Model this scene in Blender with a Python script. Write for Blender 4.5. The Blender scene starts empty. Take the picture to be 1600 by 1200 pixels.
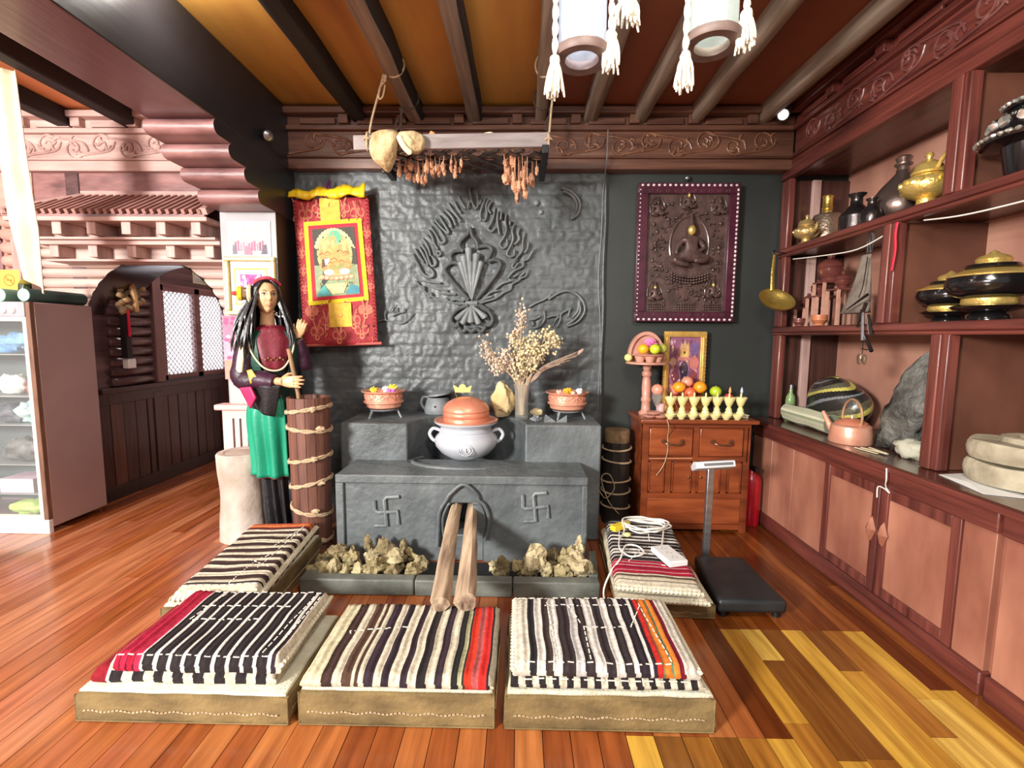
import bpy, math, random
from math import sin, cos, pi, radians, sqrt, atan2
from mathutils import Vector, Matrix, noise as mnoise

SC = bpy.context.scene
COL = SC.collection

# ------------------------------------------------------------------ camera
H = 1.4
PITCH, YAW, ROLL, FPX = 5.78, 0.93, 0.46, 742.0
cd = bpy.data.cameras.new('camera'); cam = bpy.data.objects.new('camera', cd); COL.objects.link(cam)
cd.sensor_fit = 'HORIZONTAL'; cd.sensor_width = 36.0; cd.lens = FPX / 1600 * 36.0
cd.clip_start = 0.05; cd.clip_end = 200
p_, y_, r_ = radians(PITCH), radians(YAW), radians(ROLL)
FW = Vector((-sin(y_) * cos(p_), cos(y_) * cos(p_), -sin(p_)))
RT0 = Vector((cos(y_), sin(y_), 0)); UP0 = RT0.cross(FW)
RT = RT0 * cos(r_) + UP0 * sin(r_); UP = -RT0 * sin(r_) + UP0 * cos(r_)
cam.matrix_world = Matrix(((RT.x, UP.x, -FW.x, 0), (RT.y, UP.y, -FW.y, 0), (RT.z, UP.z, -FW.z, H), (0, 0, 0, 1)))
SC.camera = cam

# ------------------------------------------------------------------ view, sky, lights
SC.view_settings.view_transform = 'Standard'; SC.view_settings.look = 'None'
SC.view_settings.gamma = 1.0; SC.view_settings.use_curve_mapping = False
SC.view_settings.exposure = 0.55
w = bpy.data.worlds.new('daylight'); SC.world = w; w.use_nodes = True
bg = w.node_tree.nodes['Background']; bg.inputs[0].default_value = (0.93, 0.96, 1.0, 1); bg.inputs[1].default_value = 0.28

def area(name, loc, target, size, power, color=(1, 1, 1), sy=None):
    d = bpy.data.lights.new(name, 'AREA'); d.energy = power; d.color = color; d.size = size
    if sy: d.shape = 'RECTANGLE'; d.size_y = sy
    o = bpy.data.objects.new(name, d); COL.objects.link(o); o.location = loc
    o.rotation_euler = (Vector(target) - Vector(loc)).to_track_quat('-Z', 'Y').to_euler()
    return o
def spot(name, loc, target, power, angle, blend=.6, color=(1, 1, 1), r=.05):
    d = bpy.data.lights.new(name, 'SPOT'); d.energy = power; d.color = color; d.spot_size = radians(angle); d.spot_blend = blend
    d.shadow_soft_size = r
    o = bpy.data.objects.new(name, d); COL.objects.link(o); o.location = loc
    o.rotation_euler = (Vector(target) - Vector(loc)).to_track_quat('-Z', 'Y').to_euler()
    return o
def point(name, loc, power, color=(1, 1, 1), r=.05):
    d = bpy.data.lights.new(name, 'POINT'); d.energy = power; d.color = color; d.shadow_soft_size = r
    o = bpy.data.objects.new(name, d); COL.objects.link(o); o.location = loc
    return o
# daylight from the shop front behind and to the left of the camera
area('front_window_light', (-3.8, -2.2, 2.35), (0.2, 3.3, 1.0), .85, 480, (1.0, 0.97, 0.92))
# ceiling lamps of the room outside the frame
area('ceiling_lamp_light', (0.35, 0.5, 2.75), (0.3, 2.2, 0.0), 0.7, 34, (1.0, 0.93, 0.82))
# lamp clipped to the big beam just above the frame
point('beam_lamp_light', (-1.56, 2.25, 2.98), 12, (1.0, 0.98, 0.95), .06)
# daylight in the left aisle and behind the arch, plus an added fill
area('aisle_window_light', (-4.45, 2.2, 2.1), (-2.6, 3.4, 0.9), 1.2, 9, (1.0, 0.96, 0.95))
area('aisle_fill_light', (-3.2, 1.4, 2.7), (-2.9, 3.7, 1.9), 0.8, 10, (1.0, 0.93, 0.88))  # added fill that brightens the log wall, no lamp hangs here
point('passage_light', (-2.7, 4.6, 2.4), 10, (1.0, 0.97, 0.95), .15)

# ------------------------------------------------------------------ colours and materials
def lin(c):
    out = []
    for v in c[:3]:
        v = v / 255.0
        out.append(v / 12.92 if v <= .04045 else ((v + .055) / 1.055) ** 2.4)
    return tuple(out) + (1.0,)
MATS = {}
def mat(name, c1, c2=None, rough=.6, metal=0., scale=(6, 6, 6), contrast=.5, bump=0., bscale=40, coat=0., emit=None, estr=0.,
        alpha=None, trans=0., detail=6, bdist=.01, vcol=False, spec=.5):
    if name in MATS: return MATS[name]
    m = bpy.data.materials.new(name); m.use_nodes = True; MATS[name] = m
    nt = m.node_tree; N = nt.nodes; L = nt.links; b = N['Principled BSDF']
    b.inputs['Roughness'].default_value = rough; b.inputs['Metallic'].default_value = metal
    b.inputs['Coat Weight'].default_value = coat; b.inputs['Coat Roughness'].default_value = .15
    b.inputs['Specular IOR Level'].default_value = spec
    b.inputs['Base Color'].default_value = lin(c1)
    tc = N.new('ShaderNodeTexCoord')
    if vcol:
        a = N.new('ShaderNodeVertexColor'); a.layer_name = 'Col'
        if c2 is not None:
            mp = N.new('ShaderNodeMapping'); mp.inputs['Scale'].default_value = scale; L.new(tc.outputs['Object'], mp.inputs[0])
            nz = N.new('ShaderNodeTexNoise'); nz.inputs['Scale'].default_value = 1; nz.inputs['Detail'].default_value = detail
            L.new(mp.outputs[0], nz.inputs['Vector'])
            rp = N.new('ShaderNodeValToRGB'); rp.color_ramp.elements[0].position = .5 - contrast / 2; rp.color_ramp.elements[1].position = .5 + contrast / 2
            rp.color_ramp.elements[0].color = lin(c2); rp.color_ramp.elements[1].color = (1, 1, 1, 1)
            L.new(nz.outputs['Fac'], rp.inputs[0])
            mx = N.new('ShaderNodeMix'); mx.data_type = 'RGBA'; mx.blend_type = 'MULTIPLY'; mx.inputs['Factor'].default_value = 1
            L.new(a.outputs['Color'], mx.inputs['A']); L.new(rp.outputs[0], mx.inputs['B']); L.new(mx.outputs['Result'], b.inputs['Base Color'])
        else:
            L.new(a.outputs['Color'], b.inputs['Base Color'])
    elif c2 is not None:
        mp = N.new('ShaderNodeMapping'); mp.inputs['Scale'].default_value = scale; L.new(tc.outputs['Object'], mp.inputs[0])
        nz = N.new('ShaderNodeTexNoise'); nz.inputs['Scale'].default_value = 1; nz.inputs['Detail'].default_value = detail
        L.new(mp.outputs[0], nz.inputs['Vector'])
        rp = N.new('ShaderNodeValToRGB'); rp.color_ramp.elements[0].position = .5 - contrast / 2; rp.color_ramp.elements[1].position = .5 + contrast / 2
        rp.color_ramp.elements[0].color = lin(c1); rp.color_ramp.elements[1].color = lin(c2)
        L.new(nz.outputs['Fac'], rp.inputs[0]); L.new(rp.outputs[0], b.inputs['Base Color'])
    if bump:
        n2 = N.new('ShaderNodeTexNoise'); n2.inputs['Detail'].default_value = 8
        if isinstance(bscale, tuple):
            mp2 = N.new('ShaderNodeMapping'); mp2.inputs['Scale'].default_value = bscale; L.new(tc.outputs['Object'], mp2.inputs[0])
            L.new(mp2.outputs[0], n2.inputs['Vector']); n2.inputs['Scale'].default_value = 1
        else:
            L.new(tc.outputs['Object'], n2.inputs['Vector']); n2.inputs['Scale'].default_value = bscale
        bp = N.new('ShaderNodeBump'); bp.inputs['Strength'].default_value = bump; bp.inputs['Distance'].default_value = bdist
        L.new(n2.outputs['Fac'], bp.inputs['Height']); L.new(bp.outputs[0], b.inputs['Normal'])
    if emit is not None:
        b.inputs['Emission Color'].default_value = lin(emit); b.inputs['Emission Strength'].default_value = estr
    if trans: b.inputs['Transmission Weight'].default_value = trans; b.inputs['IOR'].default_value = 1.45
    if alpha is not None: b.inputs['Alpha'].default_value = alpha
    return m
def wood(name, c1, c2, axis='x', rough=.5, coat=0., g=28, along=1.6, bump=.25, contrast=.45):
    s = {'x': (along, g, g), 'y': (g, along, g), 'z': (g, g, along)}[axis]
    return mat(name, c1, c2, rough, 0, s, contrast, bump, tuple(v * 2.2 for v in s), coat, bdist=.006)

M_soot = mat('smoky_black_paint', (60, 65, 67), (92, 97, 99), .42, 0, (5, 5, 5), .5, .35, 28, bdist=.012)
M_sootflat = mat('flat_dark_paint', (40, 44, 43), (52, 56, 54), .5, 0, (2, 2, 2), .6, .08, 90)
M_redz = wood('maroon_stained_wood_upright', (66, 30, 28), (128, 68, 58), 'z', .38, .25)
M_redy = wood('maroon_stained_wood_along', (62, 28, 26), (126, 64, 54), 'y', .38, .25)
M_redx = wood('maroon_stained_wood_across', (66, 30, 30), (118, 62, 54), 'x', .4, .2)
M_panel = mat('worn_reddish_panel_wood', (122, 68, 54), (190, 132, 108), .5, 0, (5, 4, 1.6), .5, .2, (20, 20, 4), .15)
M_backp = mat('shelf_back_board', (150, 98, 82), (204, 154, 132), .6, 0, (3, 2.5, 1.2), .5, .1, 30)
M_dusty = mat('dusty_mauve_wood', (156, 122, 116), (208, 176, 166), .6, 0, (2, 14, 14), .5, .3, (4, 40, 40))
M_dustyz = mat('dusty_mauve_wood_upright', (156, 122, 116), (204, 172, 162), .6, 0, (14, 14, 2), .5, .3, (40, 40, 4))
M_darkw = wood('dark_brown_wood', (40, 22, 20), (84, 50, 42), 'z', .4, .2)
M_rafter = wood('grey_weathered_rafter', (92, 78, 66), (158, 138, 120), 'y', .7)
M_blackraf = wood('black_rafter', (16, 13, 13), (36, 30, 28), 'y', .7)
M_black = mat('black', (14, 14, 15), (24, 24, 26), .5, 0, (8, 8, 8))
M_copper = mat('copper', (214, 142, 116), (240, 184, 158), .36, .35, (9, 9, 9), .6, .15, 60)
M_copperlid = mat('orange_copper', (206, 120, 92), (234, 160, 130), .38, .3, (7, 7, 7), .6, .1, 60)
M_brass = mat('brass', (196, 160, 70), (236, 208, 120), .3, .85, (14, 14, 14), .6, .3, 70)
M_gold = mat('gilt', (226, 186, 84), (246, 220, 140), .32, .7, (20, 20, 20), .6, .35, 80)
M_vcol = mat('painted_colours', (128, 128, 128), (206, 202, 198), .7, 0, (30, 30, 30), .6, vcol=True)
M_fabric = mat('woven_wool', (128, 128, 128), (176, 170, 165), .95, 0, (60, 60, 60), .7, .6, 260, vcol=True, bdist=.004, spec=.2)
M_rope = mat('rope', (168, 140, 108), (206, 182, 150), .9, 0, (60, 60, 60), .5, .4, 200)
M_cream = mat('cream_cloth', (204, 188, 150), (226, 214, 184), .9, 0, (12, 12, 5), .6, .3, 60)
M_white = mat('white_plastic', (232, 232, 230), None, .4)
M_steel = mat('brushed_steel', (150, 152, 156), (190, 192, 196), .3, .9, (4, 4, 40), .5)

# ------------------------------------------------------------------ mesh building helpers
class MB:
    def __init__(s): s.v = []; s.f = []; s.c = []; s.m = []; s.col = None; s.mi = 0; s.T = None
    def add(s, vs, fs, col=None, mi=None):
        k = len(s.v)
        if s.T is not None: vs = [s.T @ Vector(p) for p in vs]
        s.v += [tuple(p) for p in vs]
        for f in fs:
            s.f.append([i + k for i in f]); s.c.append(col or s.col); s.m.append(s.mi if mi is None else mi)
        return s
    def box(s, x0, x1, y0, y1, z0, z1, **k):
        return s.add([(x0, y0, z0), (x1, y0, z0), (x1, y1, z0), (x0, y1, z0), (x0, y0, z1), (x1, y0, z1), (x1, y1, z1), (x0, y1, z1)],
              [(0, 3, 2, 1), (4, 5, 6, 7), (0, 1, 5, 4), (1, 2, 6, 5), (2, 3, 7, 6), (3, 0, 4, 7)], **k)
    def bar(s, a, b, w, h, up=(0, 0, 1), **k):
        a, b = Vector(a), Vector(b); d = (b - a).normalized(); u = Vector(up)
        if abs(d.dot(u)) > .98: u = Vector((0, 1, 0))
        x = d.cross(u).normalized() * w / 2; z = x.cross(d).normalized() * h / 2
        vs = [p + sx * x + sz * z for p in (a, b) for sx, sz in ((-1, -1), (1, -1), (1, 1), (-1, 1))]
        return s.add(vs, [(0, 1, 2, 3), (7, 6, 5, 4), (0, 4, 5, 1), (1, 5, 6, 2), (2, 6, 7, 3), (3, 7, 4, 0)], **k)
    def lathe(s, prof, c=(0, 0, 0), n=28, sx=1, sy=1, axis='z', caps=True, **k):
        vs = []; fs = []
        def P(r, z, a):
            p = (r * cos(a) * sx, r * sin(a) * sy, z)
            if axis == 'y': p = (p[0], p[2], p[1])
            if axis == 'x': p = (p[2], p[0], p[1])
            return (p[0] + c[0], p[1] + c[1], p[2] + c[2])
        for r, z in prof:
            for i in range(n): vs.append(P(max(r, 1e-5), z, 2 * pi * i / n))
        for j in range(len(prof) - 1):
            for i in range(n):
                a, b = j * n + i, j * n + (i + 1) % n
                fs.append((a, b, b + n, a + n))
        if caps and prof[0][0] > 1e-4: fs.append(tuple(range(n))[::-1])
        if caps and prof[-1][0] > 1e-4: fs.append(tuple((len(prof) - 1) * n + i for i in range(n)))
        return s.add(vs, fs, **k)
    def cyl(s, c, r, h, n=24, **k): return s.lathe([(r, 0), (r, h)], c, n, **k)
    def tube(s, pts, r, n=8, closed=False, flat=None, **k):
        P = [Vector(p) for p in pts]; m = len(P); vs = []; fs = []
        rr = r if isinstance(r, (list, tuple)) else [r] * m
        prev = None
        for i, p in enumerate(P):
            a = P[i - 1] if (i or closed) else p; b = P[(i + 1) % m] if (i < m - 1 or closed) else p
            d = (b - a)
            d = d.normalized() if d.length > 1e-9 else Vector((0, 0, 1))
            if prev is None:
                u = Vector((0, 1, 0)) if abs(d.y) < .9 else Vector((1, 0, 0))
            else: u = prev
            u = (u - d * u.dot(d))
            u = u.normalized() if u.length > 1e-6 else d.orthogonal().normalized()
            prev = u; v = d.cross(u)
            for j in range(n):
                t = 2 * pi * j / n
                q = u * cos(t) * rr[i] + v * sin(t) * rr[i]
                if flat: q = Vector((q.x * flat[0], q.y * flat[1], q.z * flat[2]))
                vs.append(p + q)
        for i in range(m if closed else m - 1):
            for j in range(n):
                a, b = i * n + j, i * n + (j + 1) % n; c2 = ((i + 1) % m) * n
                fs.append((a, b, c2 + (j + 1) % n, c2 + j))
        if not closed: fs += [tuple(range(n))[::-1], tuple((m - 1) * n + j for j in range(n))]
        return s.add(vs, fs, **k)
    def prism(s, poly, d0, d1, plane='xz', **k):
        f = {'xz': lambda u, v, d: (u, d, v), 'yz': lambda u, v, d: (d, u, v), 'xy': lambda u, v, d: (u, v, d)}[plane]
        n = len(poly)
        vs = [f(u, v, d0) for u, v in poly] + [f(u, v, d1) for u, v in poly]
        return s.add(vs, [tuple(range(n)), tuple(range(2 * n - 1, n - 1, -1))] + [((i + 1) % n, i, i + n, (i + 1) % n + n) for i in range(n)], **k)
    def grid(s, fn, nu, nv, wrap=False, colfn=None, **k):
        vs = [fn(i / nu, j / nv) for j in range(nv + 1) for i in range(nu if wrap else nu + 1)]
        W = nu if wrap else nu + 1
        for j in range(nv):
            pass
        fs = []; cs = []
        for j in range(nv):
            for i in range(nu):
                a = j * W + i; b = j * W + (i + 1) % W
                fs.append((a, b, b + W, a + W)); cs.append(colfn((i + .5) / nu, (j + .5) / nv) if colfn else (k.get('col') or s.col))
        base = len(s.f)
        kk = dict(k); kk.pop('col', None)
        s.add(vs, fs, **kk)
        s.c[base:] = cs
        return s
    def blob(s, c, r, seed=0, amp=.25, nu=18, nv=12, fr=1.6, ridge=0, rot=0, **k):
        rx, ry, rz = r if isinstance(r, (tuple, list)) else (r, r, r)
        o = Vector((seed * 7.13, seed * 3.7, seed * 1.9))
        vs = []
        for j in range(nv + 1):
            t = pi * j / nv
            for i in range(nu):
                a = 2 * pi * i / nu
                d = Vector((sin(t) * cos(a), sin(t) * sin(a), cos(t)))
                q = 1 + amp * mnoise.noise(d * fr + o) * 1.4 + amp * .45 * mnoise.noise(d * fr * 2.7 + o)
                if ridge: q -= ridge * abs(mnoise.noise(d * fr * 2 + o * 2))
                x, y, z = d.x * rx * q, d.y * ry * q, d.z * rz * q
                vs.append((c[0] + x * cos(rot) - y * sin(rot), c[1] + x * sin(rot) + y * cos(rot), c[2] + z))
        fs = [(j * nu + i, (j + 1) * nu + i, (j + 1) * nu + (i + 1) % nu, j * nu + (i + 1) % nu) for j in range(nv) for i in range(nu)]
        return s.add(vs, fs, **k)
    def build(s, name, m, parent=None, smooth=40, bevel=0, bseg=2, sub=0, world=True, solid=0):
        vs = s.v
        if parent is not None and world:
            l = parent_loc(parent); vs = [(p[0] - l.x, p[1] - l.y, p[2] - l.z) for p in vs]
        org = None
        if parent is None:
            xs = [min(p[i] for p in vs) for i in range(3)]; xm = [max(p[i] for p in vs) for i in range(3)]
        me = bpy.data.meshes.new(name); me.from_pydata(vs, [], s.f)
        ms = m if isinstance(m, (list, tuple)) else [m]
        for q in ms: me.materials.append(q)
        if any(s.m): me.polygons.foreach_set('material_index', s.m)
        if any(c is not None for c in s.c):
            ca = me.color_attributes.new('Col', 'FLOAT_COLOR', 'CORNER')
            buf = []
            for p, c in zip(me.polygons, s.c):
                buf += list(lin(c or (128, 128, 128))) * p.loop_total
            ca.data.foreach_set('color', buf)
        import bmesh
        bm = bmesh.new(); bm.from_mesh(me); bmesh.ops.recalc_face_normals(bm, faces=bm.faces); bm.to_mesh(me); bm.free()
        if smooth:
            me.polygons.foreach_set('use_smooth', [True] * len(me.polygons)); me.set_sharp_from_angle(angle=radians(smooth))
        o = bpy.data.objects.new(name, me); COL.objects.link(o)
        if parent is not None: o.parent = parent
        if solid:
            q = o.modifiers.new('solid', 'SOLIDIFY'); q.thickness = solid; q.offset = 0
        if sub:
            q = o.modifiers.new('sub', 'SUBSURF'); q.levels = sub; q.render_levels = sub
        if bevel:
            q = o.modifiers.new('bevel', 'BEVEL'); q.width = bevel; q.segments = bseg; q.limit_method = 'ANGLE'; q.angle_limit = radians(40)
        me.update()
        return o
def parent_loc(p):
    l = Vector((0, 0, 0))
    while p is not None:
        l += Vector(p.location); p = p.parent
    return l
def thing(name, label, cat, loc=(0, 0, 0), group=None, rz=0):
    o = bpy.data.objects.new(name, None); COL.objects.link(o); o.location = loc; o.rotation_euler = (0, 0, rz); o.empty_display_size = .05
    o['label'] = label; o['category'] = cat
    if group: o['group'] = group
    return o
def tag(o, label, cat, group=None, kind=None):
    o['label'] = label; o['category'] = cat
    if group: o['group'] = group
    if kind: o['kind'] = kind
    return o
def struct(name, mb, m, **k):
    o = mb.build(name, m, **k); o['kind'] = 'structure'; return o
def lab(o, text): o['label'] = text; return o
def dup(root, loc, label=None, rz=None, group=None, scale=None):
    r = root.copy(); COL.objects.link(r); r.location = loc
    if rz is not None: r.rotation_euler = (0, 0, rz)
    if scale: r.scale = (scale,) * 3 if not isinstance(scale, tuple) else scale
    if label: r['label'] = label
    if group: r['group'] = group
    for ch in list(root.children):
        c = ch.copy(); COL.objects.link(c); c.parent = r
        for g in ch.children:
            d = g.copy(); COL.objects.link(d); d.parent = c
    return r
def arc(c, r, a0, a1, n=12): return [(c[0] + r * cos(radians(a0 + (a1 - a0) * i / n)), c[1] + r * sin(radians(a0 + (a1 - a0) * i / n))) for i in range(n + 1)]
def smoothpts(pts, n=4):
    """Catmull-Rom through the points"""
    P = [Vector(p) for p in pts]; out = []
    for i in range(len(P) - 1):
        a = P[max(i - 1, 0)]; b = P[i]; c = P[i + 1]; d = P[min(i + 2, len(P) - 1)]
        for j in range(n):
            t = j / n
            out.append(.5 * ((2 * b) + (c - a) * t + (2 * a - 5 * b + 4 * c - d) * t * t + (3 * b - a - 3 * c + d) * t ** 3))
    out.append(P[-1]); return out
def on(px, py, axis, val):
    """survey point: the ray seen at (px, py) in the photo met with the plane axis = val"""
    d = FW + RT * ((px - 800) / FPX) - UP * ((py - 600) / FPX); o = Vector((0, 0, H)); i = 'xyz'.index(axis)
    return o + d * ((val - o[i]) / d[i])
class Paint:
    """a flat picture: coloured shapes on one sheet, u to the right and v up"""
    def __init__(s, o, u, v, n): s.o, s.u, s.v_, s.n = Vector(o), Vector(u), Vector(v), Vector(n); s.mb = MB(); s.k = 0
    def P(s, a, b): return s.o + s.u * a + s.v_ * b + s.n * (s.k * .00004)
    def poly(s, pts, col):
        s.k += 1; s.mb.add([s.P(a, b) for a, b in pts], [tuple(range(len(pts)))], col=col); return s
    def rect(s, a0, b0, a1, b1, col): return s.poly([(a0, b0), (a1, b0), (a1, b1), (a0, b1)], col)
    def ell(s, a, b, ra, rb, col, n=18, t0=0, t1=360): return s.poly([(a + ra * cos(radians(t0 + (t1 - t0) * i / n)), b + rb * sin(radians(t0 + (t1 - t0) * i / n))) for i in range(n + (t1 - t0 < 360))], col)
    def line(s, pts, w, col):
        s.k += 1; P = [Vector(p) for p in pts]
        for i in range(len(P) - 1):
            d = (P[i + 1] - P[i]); 
            if d.length < 1e-6: continue
            d = d.normalized() * w / 2; q = Vector((-d.y, d.x))
            s.mb.add([s.P(*(P[i] - q - d * .3)), s.P(*(P[i + 1] - q + d * .3)), s.P(*(P[i + 1] + q + d * .3)), s.P(*(P[i] + q - d * .3))], [(0, 1, 2, 3)], col=col)
        return s

# =================================================================== THE ROOM
rnd = random.Random(7)
# floor of boards running away from the camera
def build_floor():
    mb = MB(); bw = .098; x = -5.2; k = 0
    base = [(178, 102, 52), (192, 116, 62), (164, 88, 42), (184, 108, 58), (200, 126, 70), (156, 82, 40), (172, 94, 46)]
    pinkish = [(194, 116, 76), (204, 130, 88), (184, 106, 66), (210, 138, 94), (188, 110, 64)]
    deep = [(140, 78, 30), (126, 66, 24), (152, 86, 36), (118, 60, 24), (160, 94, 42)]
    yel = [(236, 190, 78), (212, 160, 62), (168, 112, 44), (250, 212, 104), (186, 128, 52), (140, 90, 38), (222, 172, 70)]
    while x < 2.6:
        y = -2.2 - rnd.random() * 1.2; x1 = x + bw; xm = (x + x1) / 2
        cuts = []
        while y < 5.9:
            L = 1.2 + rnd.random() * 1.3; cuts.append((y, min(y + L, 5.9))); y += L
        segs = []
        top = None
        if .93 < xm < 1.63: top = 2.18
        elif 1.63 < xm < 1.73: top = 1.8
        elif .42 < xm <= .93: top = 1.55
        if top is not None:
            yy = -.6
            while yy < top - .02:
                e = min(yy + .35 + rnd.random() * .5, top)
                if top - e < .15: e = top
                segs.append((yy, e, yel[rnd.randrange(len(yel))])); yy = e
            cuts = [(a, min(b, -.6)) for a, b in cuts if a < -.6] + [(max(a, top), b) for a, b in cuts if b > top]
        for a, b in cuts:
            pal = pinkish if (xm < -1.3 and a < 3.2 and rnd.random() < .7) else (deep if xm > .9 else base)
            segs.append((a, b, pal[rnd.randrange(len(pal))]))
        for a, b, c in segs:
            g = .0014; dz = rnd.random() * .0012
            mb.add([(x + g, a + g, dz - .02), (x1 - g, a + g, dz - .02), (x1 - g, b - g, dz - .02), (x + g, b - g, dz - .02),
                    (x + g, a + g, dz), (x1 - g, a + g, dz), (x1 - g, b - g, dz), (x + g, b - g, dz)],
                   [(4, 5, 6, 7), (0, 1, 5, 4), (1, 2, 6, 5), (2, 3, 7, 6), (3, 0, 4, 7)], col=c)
        x = x1
    mb.box(-5.3, 2.7, -2.4, 6, -.08, -.02, col=(30, 16, 10))
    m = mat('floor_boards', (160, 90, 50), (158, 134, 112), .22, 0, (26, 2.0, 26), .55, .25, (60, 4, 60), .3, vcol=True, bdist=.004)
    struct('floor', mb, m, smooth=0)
build_floor()

# back wall: smoky painted brick bay and a smooth bay beside it
def brick_h(x, z):
    row = math.floor(z / .088); off = (row % 2) * .11 + mnoise.noise(Vector((row * 3.3, 0, 0))) * .03
    u = ((x + 10 + off) / .22) % 1.0; v = (z / .088) % 1.0
    m = min(min(u, 1 - u) * .22, min(v, 1 - v) * .088)
    k = min(m / .014, 1.0); k = k * k * (3 - 2 * k)
    p = Vector((x, z, 0))
    pat = .5 + .5 * mnoise.noise(p * 2.1)
    return .0045 * k * (.2 + pat) + .005 * mnoise.noise(p * 9) + .005 * mnoise.noise(p * 24) + .008 * mnoise.noise(p * 3.2)
mb = MB()
mb.grid(lambda u, v: (-1.74 + u * 2.37, 3.70 - brick_h(-1.74 + u * 2.37, v * 2.66), v * 2.66), 215, 230)
mb.box(-1.74, .63, 3.715, 3.8, 0, 2.66)
struct('wall_back', mb, M_soot, smooth=60)
mb = MB().box(.63, 2.5, 3.72, 3.8, 0, 3.05)
struct('wall_back.001', mb, M_sootflat)
mb = MB().box(-1.74, .63, 3.72, 3.8, 2.66, 3.05)
struct('wall_back.002', mb, M_sootflat)
struct('trim_1', MB().tube(smoothpts([(.632 + .004 * sin(z * 9), 3.695, z) for z in [0.05 + .2 * i for i in range(14)]], 3), .009, 6), M_soot)

# carved cornices: lower band, frieze, ledge, blocks and top rail; s runs along the wall
def cornice(name, A, B, nrm, m, mcarve, zoff=0, seed=1, blocks=True):
    A, B, nrm = Vector(A), Vector(B), Vector(nrm); d = (B - A).normalized(); Ln = (B - A).length
    def bx(mb, s0, s1, p0, p1, z0, z1):
        q = []
        for z in (z0, z1):
            for s_, p in ((s0, p0), (s1, p0), (s1, p1), (s0, p1)):
                v = A + d * s_ + nrm * p; q.append((v.x, v.y, z + zoff))
        mb.add(q, [(0, 3, 2, 1), (4, 5, 6, 7), (0, 1, 5, 4), (1, 2, 6, 5), (2, 3, 7, 6), (3, 0, 4, 7)])
    mb = MB()
    bx(mb, 0, Ln, -.1, .045, 2.615, 2.69); bx(mb, 0, Ln, -.1, .06, 2.69, 2.705)
    bx(mb, 0, Ln, -.1, .03, 2.705, 2.885)
    bx(mb, 0, Ln, -.1, .06, 2.885, 2.92); bx(mb, 0, Ln, -.1, .035, 2.92, 2.985); bx(mb, 0, Ln, -.1, .10, 2.985, 3.03)
    o = struct(name, mb, m, bevel=.006, smooth=30)
    s_ = .12
    while s_ < Ln - .3:
        b = MB(); bx(b, s_, s_ + .26, .035, .06, 2.925, 2.965); b.build('rail_block', m, o, bevel=.004)
        b = MB(); bx(b, s_ + .29, s_ + .36, .035, .085, 2.922, 2.983); b.build('rail_block', m, o, bevel=.004)
        s_ += .42
    # scrolls of leaf and tendril carved in relief on the frieze
    r = random.Random(seed); c = MB(); s_ = .1
    def P(a, z, pr=.034):
        v = A + d * a + nrm * pr; return (v.x, v.y, z + zoff)
    flip = 1
    while s_ < Ln - .2:
        cx, cz = s_ + .1, 2.795 + flip * .015; R = .062 + r.random() * .015
        sp = []
        for i in range(34):
            t = i / 33; a = flip * (t * 2 * pi * 1.35 + .6 + r.random() * .02); rr = R * (1 - .82 * t)
            sp.append(P(cx + rr * cos(a), cz + rr * sin(a)))
        c.tube(sp, [.0085 - .004 * i / 33 for i in range(34)], 6)
        c.tube(smoothpts([P(s_ - .1, 2.795 - flip * .075), P(s_ - .02, 2.795 - flip * .06), P(cx + R * .8, 2.795 - flip * .03), P(cx + R * 1.4, cz + flip * .02)], 6), .008, 6)
        for q in range(5):
            a0 = r.random() * 6.28; ll = .035 + r.random() * .035; bx0, bz0 = cx + .12 * (r.random() - .3), cz + .1 * (r.random() - .5)
            bz0 = min(max(bz0, 2.74), 2.85)
            e = (bx0 + ll * cos(a0), min(max(bz0 + ll * sin(a0), 2.722), 2.872)); mdx = (bx0 + e[0]) / 2 - .012 * sin(a0); mdz = (bz0 + e[1]) / 2 + .012 * cos(a0)
            c.tube(smoothpts([P(bx0, bz0), P(mdx, mdz), P(*e)], 3), [.003, .006, .009, .01, .009, .006, .002], 6)
        s_ += .205; flip *= -1
    c.build('carved_scroll', mcarve, o, smooth=60)
    return o
M_carve = wood('carved_brown_wood', (70, 40, 34), (122, 84, 66), 'x', .38, .3)
M_carvelight = mat('carved_scroll_wood', (104, 64, 50), (150, 108, 82), .36, 0, (9, 9, 9), .5, .2, 60, .3)
cornice('trim_2', (-1.74, 3.66, 0), (1.97, 3.66, 0), (0, -1, 0), M_carve, M_carvelight, 0, 3)
cornice('trim_3', (2.0, 3.62, 0), (2.0, .5, 0), (-1, 0, 0), M_redy, mat('carved_maroon', (92, 48, 46), (138, 88, 80), .36, 0, (9, 9, 9), .5, .2, 60, .3), 0, 5)
cornice('trim_4', (-4.6, 3.72, 0), (-2.12, 3.72, 0), (0, -1, 0), M_dusty, M_dusty, 0, 8)

# ceilings
M_ceil = mat('ochre_lit_ceiling', (140, 76, 30), (226, 176, 84), .5, 0, (2.6, .35, 1), .5, .1, 20)  # golden streaks put the light between the rafters into the colour
M_ceil2 = mat('orange_brown_ceiling', (112, 56, 34), (140, 76, 44), .6, 0, (2, .6, 1), .6, .1, 20)
M_ceil3 = mat('orange_ceiling', (206, 120, 72), (228, 150, 96), .6, 0, (2, .6, 1), .6)
mb = MB()
mb.box(-1.8, .12, -.6, 3.8, 3.05, 3.12); struct('ceiling', mb, M_ceil)
mb = MB().box(.12, 2.6, -.6, 3.8, 3.05, 3.12); struct('ceiling.001', mb, M_ceil2)
mb = MB().box(-4.8, -1.8, -.6, 6, 3.05, 3.12); struct('ceiling.002', mb, M_ceil3)
xs = [on(px, 178, 'z', 2.97) for px in (555, 648, 742, 846, 925, 1005, 1094, 1203)]
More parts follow.
